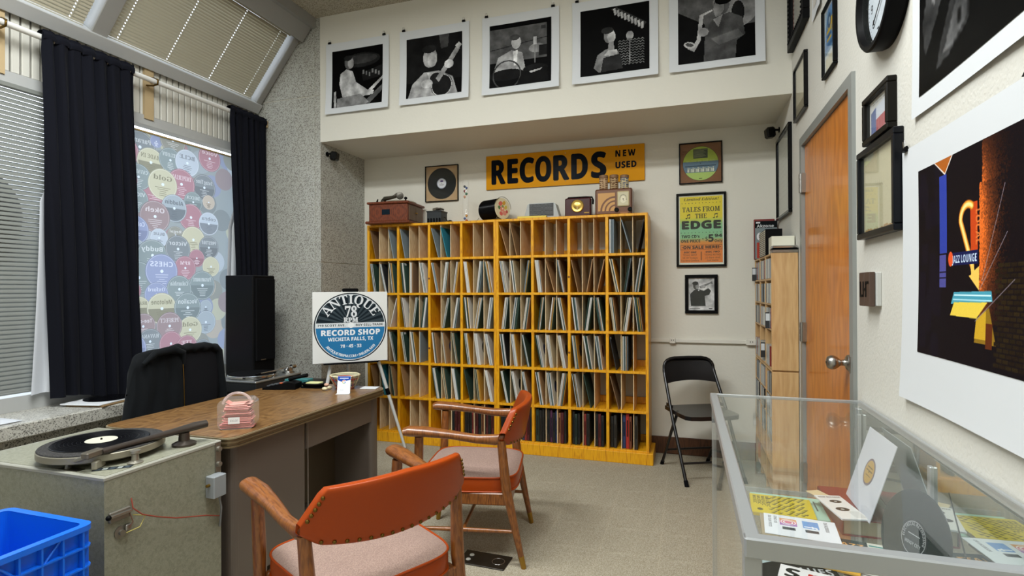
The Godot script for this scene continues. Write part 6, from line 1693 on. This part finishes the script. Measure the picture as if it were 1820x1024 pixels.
	for e in [[Vector3(0.05, 1.295, -0.03), footr], [Vector3(-0.05, 1.295, -0.03), Vector3(-0.27, 0.006, -0.03)], [Vector3(0.0, 1.295, -0.05), Vector3(0.02, 0.006, -0.42)]]:
		var lg := part(ez, "leg", MB.new().tube([e[0], e[0].lerp(e[1], 0.62), e[1]], [0.014, 0.0135, 0.0105], 10), wt)
		part(lg, "clamp", MB.new().tube([e[0].lerp(e[1], 0.6), e[0].lerp(e[1], 0.64)], 0.016, 10), M.black)
		part(lg, "upper_clamp", MB.new().tube([e[0].lerp(e[1], 0.38), e[0].lerp(e[1], 0.43)], 0.018, 10), M.black)
		part(lg, "rubber_foot", MB.new().tube([e[0].lerp(e[1], 0.985), e[1]], 0.011, 8), M.black)
	part(ez, "head", MB.new().cbox(Vector3(0, 1.30, -0.03), Vector3(0.12, 0.03, 0.05), 0.008), M.black)
	part(ez, "ledge", MB.new().b2(Vector3(-0.2, 0.742, -0.02), Vector3(0.2, 0.752, 0.03)), M.black)
	var sg := Cv.new(1024, 1024, Color("dedfdc"))
	var ink := Color("1c242a")
	var pale := Color("d6dbde")
	sg.ell(512, 512, 500, 500, ink).ell(512, 512, 484, 484, pale).ell(512, 512, 474, 474, ink)
	for k in 30:
		if k % 2: continue
		var a0 := PI + PI * k / 30.0
		var a1 := PI + PI * (k + 1) / 30.0
		sg.polys([[Vector2(512, 480), Vector2(512 + 600 * cos(a0), 480 + 600 * sin(a0)), Vector2(512 + 600 * cos(a1), 480 + 600 * sin(a1))]], Color("39444a"))
	# keep the rays inside the disc: draw the outside again
	var outer := []
	var inner := []
	for k in 96:
		outer.append(Vector2(512 + 800 * cos(TAU * k / 96), 512 + 800 * sin(TAU * k / 96)))
		inner.append(Vector2(512 + 474 * cos(TAU * k / 96), 512 + 474 * sin(TAU * k / 96)))
	sg.polys([outer, inner], Color("dedfdc"))
	sg.ring(512, 512, 484, 500, ink).ring(512, 512, 474, 484, pale)
	var bl := []
	for k in 49:
		var a := -0.03 + (PI + 0.06) * k / 48.0
		bl.append(Vector2(512 + 472 * cos(a), 512 + 472 * sin(a)))
	sg.polys([bl], Color("2d74a6")).rect(42, 450, 940, 70, pale)
	sg.ring(512, 512, 484, 500, ink)
	sg.arc("ANTIQUE", 512, 512, 340, 182, Color("d6dadd"), 2.2, {"font": "Droid Serif", "wide": 1.0})
	sg.text("78", 512, 362, 215, Color("d6dadd"), {"align": 0.5, "width": 170, "font": "Droid Serif", "bold": 4.0}).text("RPM", 512, 440, 90, Color("d6dadd"), {"align": 0.5, "width": 200, "font": "Droid Serif", "bold": 3.0})
	sg.text("719 SCOTT AVE.", 250, 500, 44, ink, {"align": 0.5, "width": 380}).text("BUY·SELL·TRADE", 770, 500, 44, ink, {"align": 0.5, "width": 390})
	sg.ell(512, 485, 42, 42, Color("e6e9ea"))
	sg.text("RECORD SHOP", 512, 630, 108, Color("e2e8ec"), {"align": 0.5, "width": 820, "bold": 2.5}).text("WICHITA FALLS, TX", 512, 712, 72, Color("dfe6ea"), {"align": 0.5, "width": 620, "bold": 1.0}).text("78 · 45 · 33", 512, 812, 64, Color("dfe6ea"), {"align": 0.5, "width": 290, "bold": 1.0})
	sg.arc("ANTIQUE78RPM.COM • 940.876.1410", 512, 512, 445, 54, Color("dfe6ea"), 1.75, {"below": true})
	var sb := thing("shop_sign", "white board with a round black and blue record logo on the easel", "sign", Vector3(mid.x, 1.0205, mid.z), ang)
	sb.rotation.x = 0.0
	part(sb, "board", MB.new().cbox(Vector3(0, 0, 0.003), Vector3(0.553, 0.535, 0.006), 0.001), M.white_paper)
	var q := MB.new()
	q.quad(Vector3(-0.2755, -0.2665, 0.0066), Vector3(0.2755, -0.2665, 0.0066), Vector3(0.2755, 0.2665, 0.0066), Vector3(-0.2755, 0.2665, 0.0066))
	part(sb, "sign_print", q, printed(sg, 0.4))

# closed oval cushion of a chair back: a round the section, b across
func _pad(a: float, b: float, hw: float, y0: float, y1: float, th: float) -> Vector3:
	var s := b * 2 - 1
	var e := sqrt(sqrt(maxf(0.0, 1 - pow(absf(s), 6.0))))
	var ym := (y0 + y1) / 2
	var hh := (y1 - y0) / 2 * maxf(e, 0.02)
	var c := cos(TAU * a)
	var n := sin(TAU * a)
	return Vector3(s * hw, ym + hh * signf(c) * pow(absf(c), 0.5), th / 2 * signf(n) * pow(absf(n), 0.6) * maxf(e, 0.1) - 0.02 * s * s)

func make_armchair() -> Node3D:
	var c := thing("armchair", "wooden armchair with orange vinyl back nearest the camera", "chair", Vector3.ZERO, 0, "orange and wood armchairs at the desk")
	var or_m := mat("9c3c05", 0.38, 0, {"coat": 0.1, "spec": 0.35})
	var cloth := mat("ffffff", 0.92, 0, {"tri": 7.0, "tex": speckle(Color("957c70"), Color("877066"), Color("a0887b"), 0.3, 0.4, 81, 256), "bump": bumps(0.3, 83, 256), "depth": 0.06})
	# seat: wooden rails, vinyl band, cloth crown, piping
	var out := []
	for k in 48:
		var a := TAU * k / 48.0
		var cx := signf(cos(a)) * pow(absf(cos(a)), 0.38)
		var cz := signf(sin(a)) * pow(absf(sin(a)), 0.38)
		out.append(Vector2(cx * (0.245 - 0.012 * cz), cz * 0.235 - 0.035))
	var ring := func(y: float, s: float) -> Array:
		var p := []
		for k in 49: p.append(Vector3(out[k % 48].x * s, y, (out[k % 48].y + 0.035) * s - 0.035))
		return p
	part(c, "seat_cushion", MB.new().grid(48, 8, func(a: float, b: float):
		var q: Vector2 = out[int(round(a * 48)) % 48]
		var s: float = 1.0 - b
		return Vector3(q.x * s, 0.412 + 0.03 * (1 - pow(s, 3.5)), (q.y + 0.035) * s - 0.035), true, true), cloth, Vector3.ZERO, "pinkish-beige woven seat cloth")
	part(c, "seat_band", MB.new().grid(48, 3, func(a: float, b: float):
		var q: Vector2 = out[int(round(a * 48)) % 48]
		var s := 1.0 + 0.012 * sin(PI * b)
		return Vector3(q.x * s, 0.345 + 0.067 * b, (q.y + 0.035) * s - 0.035), true, true), or_m, Vector3.ZERO, "orange vinyl seat band")
	part(c, "piping", MB.new().tube(ring.call(0.412, 1.006), 0.0045, 6, false), or_m)
	part(c, "piping", MB.new().tube(ring.call(0.347, 1.006), 0.004, 6, false), or_m)
	for s in [-1, 1]:
		part(c, "side_rail", MB.new().cbox(Vector3(s * 0.235, 0.315, -0.03), Vector3(0.024, 0.058, 0.40), 0.005), M.chair_wood)
		part(c, "front_leg", MB.new().tube([Vector3(s * 0.272, 0.61, -0.255), Vector3(s * 0.262, 0.40, -0.262), Vector3(s * 0.248, 0.0, -0.295)], [0.021, 0.023, 0.012], 12), M.chair_wood)
		part(c, "rear_leg", MB.new().tube([Vector3(s * 0.272, 0.60, 0.135), Vector3(s * 0.262, 0.38, 0.155), Vector3(s * 0.248, 0.0, 0.235)], [0.02, 0.024, 0.012], 12), M.chair_wood)
		for z in [[-0.262, -0.295], [0.155, 0.235]]:
			var foot := Vector3(s * 0.248, 0.0, z[1])
			var up := (Vector3(s * 0.262, 0.39, z[0]) - foot).normalized()
			part(c, "brass_ferrule", MB.new().tube([foot + Vector3(0, 0.002, 0), foot + up * 0.06], [0.0125, 0.0145], 12), M.brass)
			part(c, "foot_glide", MB.new().lathe([Vector2(0, 0), Vector2(0.01, 0), Vector2(0.012, 0.004), Vector2(0, 0.006)], 10, T(foot)), M.steel)
		part(c, "stretcher", MB.new().tube([Vector3(s * 0.252, 0.17, -0.282), Vector3(s * 0.254, 0.172, -0.04), Vector3(s * 0.252, 0.17, 0.2)], [0.008, 0.0115, 0.008], 10), M.chair_wood)
		# arm: broad at the front, narrowing and dipping to the back
		part(c, "armrest", MB.new().tube([Vector3(s * 0.283, 0.632, -0.325), Vector3(s * 0.282, 0.636, -0.30), Vector3(s * 0.279, 0.634, -0.22), Vector3(s * 0.276, 0.622, -0.10), Vector3(s * 0.278, 0.606, 0.02), Vector3(s * 0.276, 0.604, 0.11), Vector3(s * 0.258, 0.61, 0.155)], [Vector2(0.026, 0.018), Vector2(0.034, 0.025), Vector2(0.036, 0.024), Vector2(0.027, 0.02), Vector2(0.02, 0.021), Vector2(0.02, 0.025), Vector2(0.012, 0.02)], 14), M.chair_wood)
	part(c, "front_rail", MB.new().cbox(Vector3(0, 0.315, -0.245), Vector3(0.49, 0.058, 0.024), 0.005), M.chair_wood)
	part(c, "rear_rail", MB.new().cbox(Vector3(0, 0.315, 0.165), Vector3(0.49, 0.058, 0.024), 0.005), M.chair_wood)
	part(c, "cross_stretcher", MB.new().tube([Vector3(-0.252, 0.171, -0.05), Vector3(0.252, 0.171, -0.05)], 0.009, 10), M.chair_wood)
	# curved vinyl back
	var line := func(s: float) -> Array:   # lower edge, upper edge, z of the middle for s in -1..1
		var t := absf(s)
		var up := lerpf(0.752, 0.742, t / 0.82) if t < 0.82 else lerpf(0.742, 0.638, (t - 0.82) / 0.18)
		var lo := 0.548 + 0.032 * pow(t, 2.0) if t < 0.82 else lerpf(0.5695, 0.608, (t - 0.82) / 0.18)
		return [lo, up, 0.215 - 0.075 * t * t]
	var back := func(a: float, b: float, grow: float) -> Vector3:
		var s := b * 2 - 1
		var e: Array = line.call(s)
		var ym: float = (e[0] + e[1]) / 2
		var hh: float = (e[1] - e[0]) / 2 + grow
		var cc := cos(TAU * a)
		var nn := sin(TAU * a)
		var y: float = ym + hh * signf(cc) * pow(absf(cc), 0.35)
		var th := 0.021 * (1.0 - 0.3 * pow(absf(s), 8.0))
		return Vector3(s * 0.292, y, e[2] + (y - 0.62) * 0.22 + th * signf(nn) * pow(absf(nn), 0.45))
	part(c, "backrest", MB.new().grid(32, 40, func(a, b): return back.call(a, b, 0.0), true), or_m, Vector3.ZERO, "orange vinyl curved backrest")
	var nail := MB.new().lathe([Vector2(0.0062, 0), Vector2(0.005, 0.0028), Vector2(0.0025, 0.0042), Vector2(0, 0.0046)], 10).mesh()
	for k in 15:
		var s := -0.82 + 1.64 * k / 14.0
		var e: Array = line.call(s)
		var y: float = e[0] + 0.013
		var o := part(c, "nail", nail, M.old_brass)
		o.transform = T(Vector3(s * 0.292, y, e[2] + (y - 0.62) * 0.22 + 0.0205), PI / 2 - 0.15, s * 0.5)
	for sd in [-1, 1]:
		for k in 5:
			var t := 0.84 + 0.028 * k
			var e: Array = line.call(t)
			var y: float = e[1] - 0.014
			if y < e[0] + 0.02: continue
			var o := part(c, "nail", nail, M.old_brass)
			o.transform = T(Vector3(sd * t * 0.292, y, e[2] + (y - 0.62) * 0.22 + 0.0195), PI / 2 - 0.15, sd * 0.6)
	return c

func chairs() -> void:
	var a := make_armchair()
	a.position = Vector3(-1.03, 0, -1.60)
	a.rotation.y = deg_to_rad(61)
	var b := a.duplicate()
	b.name = numbered("armchair")
	add_child(b)
	b.position = Vector3(-1.005, 0, -2.62)
	b.rotation.y = deg_to_rad(101.5)
	b.set_meta("label", "wooden armchair with orange vinyl back in front of the record shelves")
	# black steel folding chair by the back wall
	var f := thing("folding_chair", "black steel folding chair between the shelves and the disc tower", "chair", Vector3(0.09, 0, -4.03), deg_to_rad(205))
	var m := mat("0f0f11", 0.28)
	var hw := 0.205
	var U := []
	for k in 13:
		var an := PI * k / 12.0
		var s := cos(an)
		U.append(Vector3(-signf(s) * pow(absf(s), 0.45) * hw * 0.93, 0.70 + 0.095 * pow(sin(an), 0.7), 0.165 + 0.022 * sin(an)))
	var fr := [Vector3(-hw, 0.012, -0.225), Vector3(-hw, 0.42, 0.0)]
	fr.append_array(U)
	fr.append_array([Vector3(hw, 0.42, 0.0), Vector3(hw, 0.012, -0.225)])
	part(f, "main_frame", MB.new().tube(fr, 0.0115, 10), m)
	for s in [-1, 1]:
		part(f, "rear_leg", MB.new().tube([Vector3(s * (hw - 0.026), 0.45, -0.04), Vector3(s * (hw - 0.026), 0.30, 0.06), Vector3(s * (hw - 0.026), 0.012, 0.235)], 0.0105, 10), m)
		part(f, "link_bar", MB.new().b2(Vector3(s * (hw - 0.014) - 0.003, 0.46, 0.02), Vector3(s * (hw - 0.014) + 0.003, 0.482, 0.12)), m)
		part(f, "rubber_foot", MB.new().tube([Vector3(s * hw, 0.0, -0.232), Vector3(s * hw, 0.035, -0.213)], 0.0145, 10), M.black_matte)
		part(f, "rubber_foot", MB.new().tube([Vector3(s * (hw - 0.026), 0.0, 0.242), Vector3(s * (hw - 0.026), 0.03, 0.224)], 0.0135, 10), M.black_matte)
	part(f, "cross_bar", MB.new().tube([Vector3(-hw, 0.13, -0.16), Vector3(hw, 0.13, -0.16)], 0.008, 8), m)
	part(f, "cross_bar", MB.new().tube([Vector3(-hw + 0.026, 0.13, 0.163), Vector3(hw - 0.026, 0.13, 0.163)], 0.008, 8), m)
	part(f, "backrest", MB.new().grid(24, 10, func(u: float, v: float):
		var x: float = (u - 0.5) * 2 * (hw - 0.005)
		var e := pow(1.0 - pow(absf(u - 0.5) * 2, 3.2), 0.4)
		var y: float = lerpf(0.615 + 0.02 * (1 - pow(absf(u - 0.5) * 2, 2.0)), 0.70 + 0.092 * e, v)
		return Vector3(x, y, 0.115 + (y - 0.61) * 0.42 + 0.018 * (1 - pow((u - 0.5) * 2, 2.0)))), m)
	part(f, "seat", MB.new().prism(PackedVector2Array([Vector2(-0.185, -0.165), Vector2(0.185, -0.165), Vector2(0.195, 0.1), Vector2(0.19, 0.18), Vector2(0.165, 0.212), Vector2(0.1, 0.225), Vector2(-0.1, 0.225), Vector2(-0.165, 0.212), Vector2(-0.19, 0.18), Vector2(-0.195, 0.1)]), 0.425, 0.452, flat()), m)
	# steel plate of the floor box
	var fp := thing("floor_plate", "dark metal floor box plate with two screw caps in the carpet", "floor box", Vector3(-0.925, 0.0, -2.44), -0.03)
	part(fp, "plate", MB.new().cbox(Vector3(0, 0.003, 0), Vector3(0.24, 0.006, 0.13), 0.002), mat("2e2a24", 0.35, 0.7))
	for k in 2: part(fp, "screw_cap", MB.new().lathe([Vector2(0.012, 0.006), Vector2(0.011, 0.0085), Vector2(0, 0.0085)], 18, T(Vector3(-0.075, 0, -0.02 + 0.045 * k))), mat("b4b2a8", 0.5))
	part(fp, "round_cover", MB.new().tube(ring_pts(0.03, 0.03, 0.006, 24), 0.0015, 5, false), M.steel, Vector3(0.07, 0, 0))

func display_case() -> void:
	var x0 := 0.096
	var x1 := 0.645
	var z0 := -2.415   # far end
	var z1 := -1.03    # near end
	var H := 0.865
	var c := thing("display_case", "aluminium and glass display case with mirrored back along the right wall", "display case")
	var g := pane(0.02, Color(0.80, 0.9, 0.86))
	# posts and rails
	for x in [x0 + 0.014, x1 - 0.014]:
		for z in [z0 + 0.012, z1 - 0.02]:
			var w := 0.03 if z > -2 else 0.022
			part(c, "post", MB.new().cbox(Vector3(x, (H - 0.03) / 2, z), Vector3(w if z > -2 else 0.018, H - 0.03, w), 0.002), M.alu)
	part(c, "top_rail", MB.new().cbox(Vector3(x0 + 0.013, H - 0.018, (z0 + z1) / 2), Vector3(0.028, 0.034, z1 - z0), 0.003), M.alu)
	part(c, "top_rail", MB.new().cbox(Vector3((x0 + x1) / 2, H - 0.018, z1 - 0.008), Vector3(x1 - x0, 0.036, 0.026), 0.003), M.alu)
	part(c, "top_rail", MB.new().cbox(Vector3(x1 - 0.006, H - 0.012, (z0 + z1) / 2), Vector3(0.012, 0.022, z1 - z0), 0.002), M.alu)
	part(c, "top_rail", MB.new().cbox(Vector3((x0 + x1) / 2, H - 0.008, z0 + 0.005), Vector3(x1 - x0, 0.012, 0.01), 0.002), M.alu)
	for y in [0.05]:
		part(c, "bottom_rail", MB.new().cbox(Vector3(x0 + 0.013, y, (z0 + z1) / 2), Vector3(0.026, 0.06, z1 - z0), 0.003), M.alu)
		part(c, "bottom_rail", MB.new().cbox(Vector3((x0 + x1) / 2, y, z1 - 0.012), Vector3(x1 - x0, 0.06, 0.024), 0.003), M.alu)
		part(c, "bottom_rail", MB.new().cbox(Vector3((x0 + x1) / 2, y, z0 + 0.012), Vector3(x1 - x0, 0.06, 0.024), 0.003), M.alu)
	part(c, "deck", MB.new().b2(Vector3(x0 + 0.026, 0.05, z0 + 0.024), Vector3(x1 - 0.012, 0.07, z1 - 0.024)), mat("b9b29c", 0.6))
	part(c, "top_glass", MB.new().b2(Vector3(x0 + 0.026, H - 0.008, z0 + 0.008), Vector3(x1 - 0.010, H - 0.001, z1 - 0.02)), g)
	part(c, "side_glass", MB.new().b2(Vector3(x0 + 0.004, 0.08, z0 + 0.024), Vector3(x0 + 0.009, H - 0.034, z1 - 0.036)), g)
	part(c, "end_glass", MB.new().b2(Vector3(x0 + 0.03, 0.08, z1 - 0.016), Vector3(x1 - 0.03, H - 0.034, z1 - 0.011)), g)
	part(c, "end_glass", MB.new().b2(Vector3(x0 + 0.024, 0.08, z0 + 0.006), Vector3(x1 - 0.024, H - 0.014, z0 + 0.011)), g)
	var mir := mat("b9c2bc", 0.02, 1.0)
	part(c, "mirror_door", MB.new().b2(Vector3(x1 - 0.012, 0.08, z0 + 0.02), Vector3(x1 - 0.008, H - 0.024, -1.70)), mir)
	part(c, "mirror_door", MB.new().b2(Vector3(x1 - 0.017, 0.08, -1.72), Vector3(x1 - 0.013, H - 0.024, z1 - 0.03)), mir)
	part(c, "shelf_standard", MB.new().cbox(Vector3(x1 - 0.02, 0.45, -1.73), Vector3(0.012, 0.74, 0.02), 0.002), M.alu)
	part(c, "shelf_standard", MB.new().cbox(Vector3(x1 - 0.02, 0.45, z0 + 0.05), Vector3(0.012, 0.74, 0.02), 0.002), M.alu)
	part(c, "glass_shelf", MB.new().b2(Vector3(x0 + 0.05, 0.503, z0 + 0.04), Vector3(x1 - 0.03, 0.51, z1 - 0.05)), g)
	for z in [z0 + 0.05, -1.73]: part(c, "shelf_bracket", MB.new().b2(Vector3(x0 + 0.1, 0.488, z - 0.005), Vector3(x1 - 0.026, 0.5025, z + 0.005)), M.alu)
	var Y := 0.5105
	var lay := func(o: Node3D, called: String, w: float, d: float, cv: Cv, thick: float, m: Material) -> void:
		# a booklet lying flat, its picture on top with the picture's top towards -z
		part(o, called, MB.new().cbox(Vector3(0, thick / 2, 0), Vector3(w, thick, d), minf(0.001, thick / 3)), m)
		var q := MB.new()
		q.quad(Vector3(-w / 2 + 0.001, thick + 0.0004, d / 2 - 0.001), Vector3(w / 2 - 0.001, thick + 0.0004, d / 2 - 0.001), Vector3(w / 2 - 0.001, thick + 0.0004, -d / 2 + 0.001), Vector3(-w / 2 + 0.001, thick + 0.0004, -d / 2 + 0.001))
		part(o, "cover_print", q, printed(cv, 0.4))
	# mint booklet with yellow magazine on it (read from the left side of the case)
	var mint := Cv.new(256, 220, Color("a9cdb8"))
	mint.text("PURR & CALL", 20, 150, 34, Color("3c4a52"), {"width": 190}).text("INCORPORATED", 20, 200, 22, Color("5a6a66"), {"width": 170}).rect(40, 20, 120, 5, Color("5a6a66"))
	var m1 := thing("booklet", "mint green booklet under the yellow magazine in the glass case", "booklet", Vector3(0.345, Y, -2.16), -PI / 2 - 0.03)
	lay.call(m1, "pages", 0.2, 0.235, mint, 0.008, mat("a9cdb8", 0.6))
	var yel := Cv.new(256, 256, Color("cdb822"))
	for k in 60: yel.poly([k * 37 % 240, 20 + (k * 53) % 150, k * 37 % 240 + 22, 30 + (k * 53) % 150, k * 37 % 240 + 10, 44 + (k * 53) % 150], Color("6a5e18"))
	for k in 4: yel.text("MUSIC", 20, 190 + k * 18, 20, Color("3a3410"), {"width": 150 - 12 * k})
	yel.ell(210, 220, 16, 12, Color("5a5014"))
	var y1 := thing("magazine", "yellow printed magazine on the mint booklet in the glass case", "magazine", Vector3(0.318, Y + 0.0095, -2.115), -PI / 2 - 0.06)
	lay.call(y1, "pages", 0.18, 0.2, yel, 0.012, mat("c9b13a", 0.6))
	# white card with two app icons
	var so := Cv.new(400, 500, Color("dfe4e8"))
	so.rect(60, 120, 140, 110, Color("6f9ad0")).text("f", 150, 222, 120, Color("e6ecf2"))
	for e in [[0, Color("e0a878")], [1, Color("d87a90")], [2, Color("a878b8")]]: so.rect(60 + 46 * e[0], 270, 48, 120, e[1])
	so.ring(130, 330, 26, 36, Color("f0e6e6")).ring(130, 330, 46, 54, Color("f0e6e6"))
	so.text("ON FACEBOOK", 30, 80, 34, Color("3c4046"), {"width": 190})
	so.rect(230, 130, 50, 90, Color("3a3d42")).rect(230, 286, 50, 90, Color("3a3d42"))
	so.text("FIND US", 30, 430, 30, Color("3c4046"), {"width": 150}).text("SEE OUR POSTS", 30, 470, 30, Color("3c4046"), {"width": 240})
	var s1 := thing("info_card", "white laminated card with camera and letter f app icons", "card", Vector3(0.345, Y + 0.0235, -1.93), -PI / 2 - 0.1)
	lay.call(s1, "sheet", 0.165, 0.21, so, 0.0012, M.white_paper)
	s1.rotation.z = 0.0
	var bb := thing("booklet", "tan booklet under the white app icon card in the case", "booklet", Vector3(0.33, Y, -1.93), -PI / 2 - 0.08)
	lay.call(bb, "pages", 0.17, 0.2, maker_tan(), 0.022, mat("9a8c70", 0.7))
	# thick red album with cards and a leaning white sleeve
	var rb := thing("record_album", "thick red bound album lying in the glass case", "album", Vector3(0.545, Y, -2.12), 0.03)
	part(rb, "pages", MB.new().b2(Vector3(-0.072, 0.005, -0.145), Vector3(0.07, 0.05, 0.145)), mat("b9ae94", 0.8))
	for y in [0.0025, 0.0525]: part(rb, "cover_board", MB.new().cbox(Vector3(0, y, 0), Vector3(0.155, 0.005, 0.3), 0.001), mat("7d1d18", 0.45))
	part(rb, "spine", MB.new().cbox(Vector3(-0.076, 0.0275, 0), Vector3(0.006, 0.054, 0.3), 0.002), mat("6e1a16", 0.45))
	var nr := Cv.new(200, 360, Color("d4d2cc"))
	nr.text("NEW RECORDS", 14, 40, 30, Color("2a2622"), {"width": 175}).ell(110, 100, 46, 24, Color("1c1a1a")).ell(110, 100, 12, 7, Color("c9c6be")).ell(90, 220, 50, 28, Color("1c1a1a")).ell(90, 220, 14, 8, Color("c9c6be"))
	for k in 12: nr.rect(110, 250 + 8 * k, 80, 3, Color("a5a29a"))
	var nc := thing("record_list", "white NEW RECORDS list card lying on the red album", "card", Vector3(0.487, Y + 0.0565, -2.05), 0.2)
	lay.call(nc, "sheet", 0.085, 0.2, nr, 0.006, M.white_paper)
	solo("index_card", MB.new().cbox(Vector3(0, 0.0005, 0), Vector3(0.05, 0.001, 0.1), 0.0002), mat("cdb98e", 0.7), "tan lined card poking out under the record list", "card", Vector3(0.455, Y + 0.0555, -2.16), 0.5)
	var sl := thing("record_sleeve", "white sleeve with gold record label leaning on the case mirror", "record", Vector3(0.538, Y + 0.0575, -2.07), -PI / 2)
	var lean := T(Vector3.ZERO, -0.30)
	part(sl, "sleeve", MB.new().cbox(Vector3(0, 0.128, -0.002), Vector3(0.256, 0.256, 0.003), 0.0006, lean), mat("c6cad2", 0.45))
	var gl := Cv.new(128, 128, Color("8d8076"))
	gl.ell(64, 64, 62, 62, Color("6e5c6a")).ell(64, 64, 54, 54, Color("b08c3c")).rect(30, 40, 68, 6, Color("6a5220")).rect(24, 56, 80, 6, Color("6a5220")).rect(34, 80, 60, 4, Color("6a5220")).ell(64, 64, 4, 4, Color("2a2018"))
	part(sl, "record_label", MB.new().disc(0.045, 0.0008, 32, lean * T(Vector3(0, 0.128, 0), PI / 2)), printed(gl, 0.4))
	# small black disc leaning on the mirror
	var dk := thing("record", "black record leaning on the mirror at the case's near end", "record", Vector3(0.575, Y + 0.1225, -1.70), -PI / 2 + 0.3)
	var dt := T(Vector3.ZERO, PI / 2 - 0.2)
	part(dk, "disc", MB.new().lathe([Vector2(0, -0.001), Vector2(0.124, -0.001), Vector2(0.1255, 0), Vector2(0.124, 0.0012), Vector2(0, 0.0012)], 64, dt), M.vinyl)
	var dl := Cv.new(160, 160, Color("16171a"))
	dl.ring(80, 80, 66, 70, Color("8a8c8e"))
	dl.arc("ELECTRICAL RECORDING", 80, 80, 52, 17, Color("9a9c9e"), 3.6)
	dl.text("WINDY CITY", 80, 110, 20, Color("9a9c9e"), {"align": 0.5, "width": 90}).rect(46, 64, 68, 4, Color("9a9c9e"))
	part(dk, "record_label", MB.new().disc(0.05, 0.0018, 36, dt), printed(dl, 0.35))
	# papers at the near end
	var ya := Cv.new(360, 160, Color("cf9f2e"))
	ya.rect(170, 0, 8, 160, Color("4a3a14"))
	ya.text("YUCATAN", 250, 120, 46, Color("2a2413"), {"width": 100}).poly([215, 110, 235, 50, 255, 110], Color("3a2e14")).ell(205, 50, 18, 14, Color("6e5a20"))
	var yb := thing("booklet", "orange-yellow booklet at the near end of the case", "booklet", Vector3(0.335, Y + 0.0125, -1.745), -0.28)
	lay.call(yb, "pages", 0.25, 0.085, ya, 0.006, mat("cf9f2e", 0.6))
	var bk := Cv.new(200, 160, Color("1b1a1a"))
	bk.poly([0, 30, 60, 20, 70, 60, 20, 90], Color("9fb0b0")).rect(0, 0, 80, 26, Color("c4561e")).text("BLUES", 90, 120, 44, Color("a9adad"), {"width": 100})
	var kb := thing("booklet", "black booklet under the orange-yellow one in the case", "booklet", Vector3(0.28, Y, -1.69), 0.1)
	lay.call(kb, "pages", 0.22, 0.17, bk, 0.012, mat("1b1a1a", 0.5))
	var ws := Cv.new(200, 140, Color("d8d8d6"))
	ws.text("S", 20, 120, 130, Color("161616"), {"bold": 3.0}).text("r", 110, 110, 120, Color("b0281e"), {"bold": 3.0})
	var wp := thing("flyer", "white flyer with big black and red letters at the case's near end", "flyer", Vector3(0.30, Y + 0.0125, -1.635), -0.25)
	lay.call(wp, "sheet", 0.12, 0.075, ws, 0.001, M.white_paper)
	var rp := Cv.new(160, 160, Color("b9b7b0"))
	rp.rect(0, 0, 160, 40, Color("a8281e")).rect(10, 54, 120, 8, Color("6e6c66")).rect(10, 74, 100, 8, Color("6e6c66"))
	var r2 := thing("magazine", "red and white magazine at the near end of the case", "magazine", Vector3(0.47, Y, -1.70), -0.35)
	lay.call(r2, "pages", 0.11, 0.15, rp, 0.006, M.white_paper)
	var tl := Cv.new(160, 160, Color("1d2a2c"))
	tl.rect(96, 0, 64, 160, Color("c9c9bc")).rect(100, 20, 50, 10, Color("1f7a78")).rect(100, 60, 50, 10, Color("1f7a78")).text("JAZZ", 10, 60, 40, Color("d8a05a"), {"width": 76})
	var t2 := thing("magazine", "dark and teal magazine before the red album in the case", "magazine", Vector3(0.50, Y, -1.86), -0.15)
	lay.call(t2, "pages", 0.16, 0.13, tl, 0.005, mat("1d2a2c", 0.5))

func maker_tan() -> Cv:
	var cv := Cv.new(200, 220, Color("a8997c"))
	cv.rect(20, 30, 110, 110, Color("57524a")).ell(75, 80, 30, 36, Color("8a8272"))
	for k in 8: cv.rect(140, 40 + 14 * k, 46, 4, Color("6e6650"))
	return cv
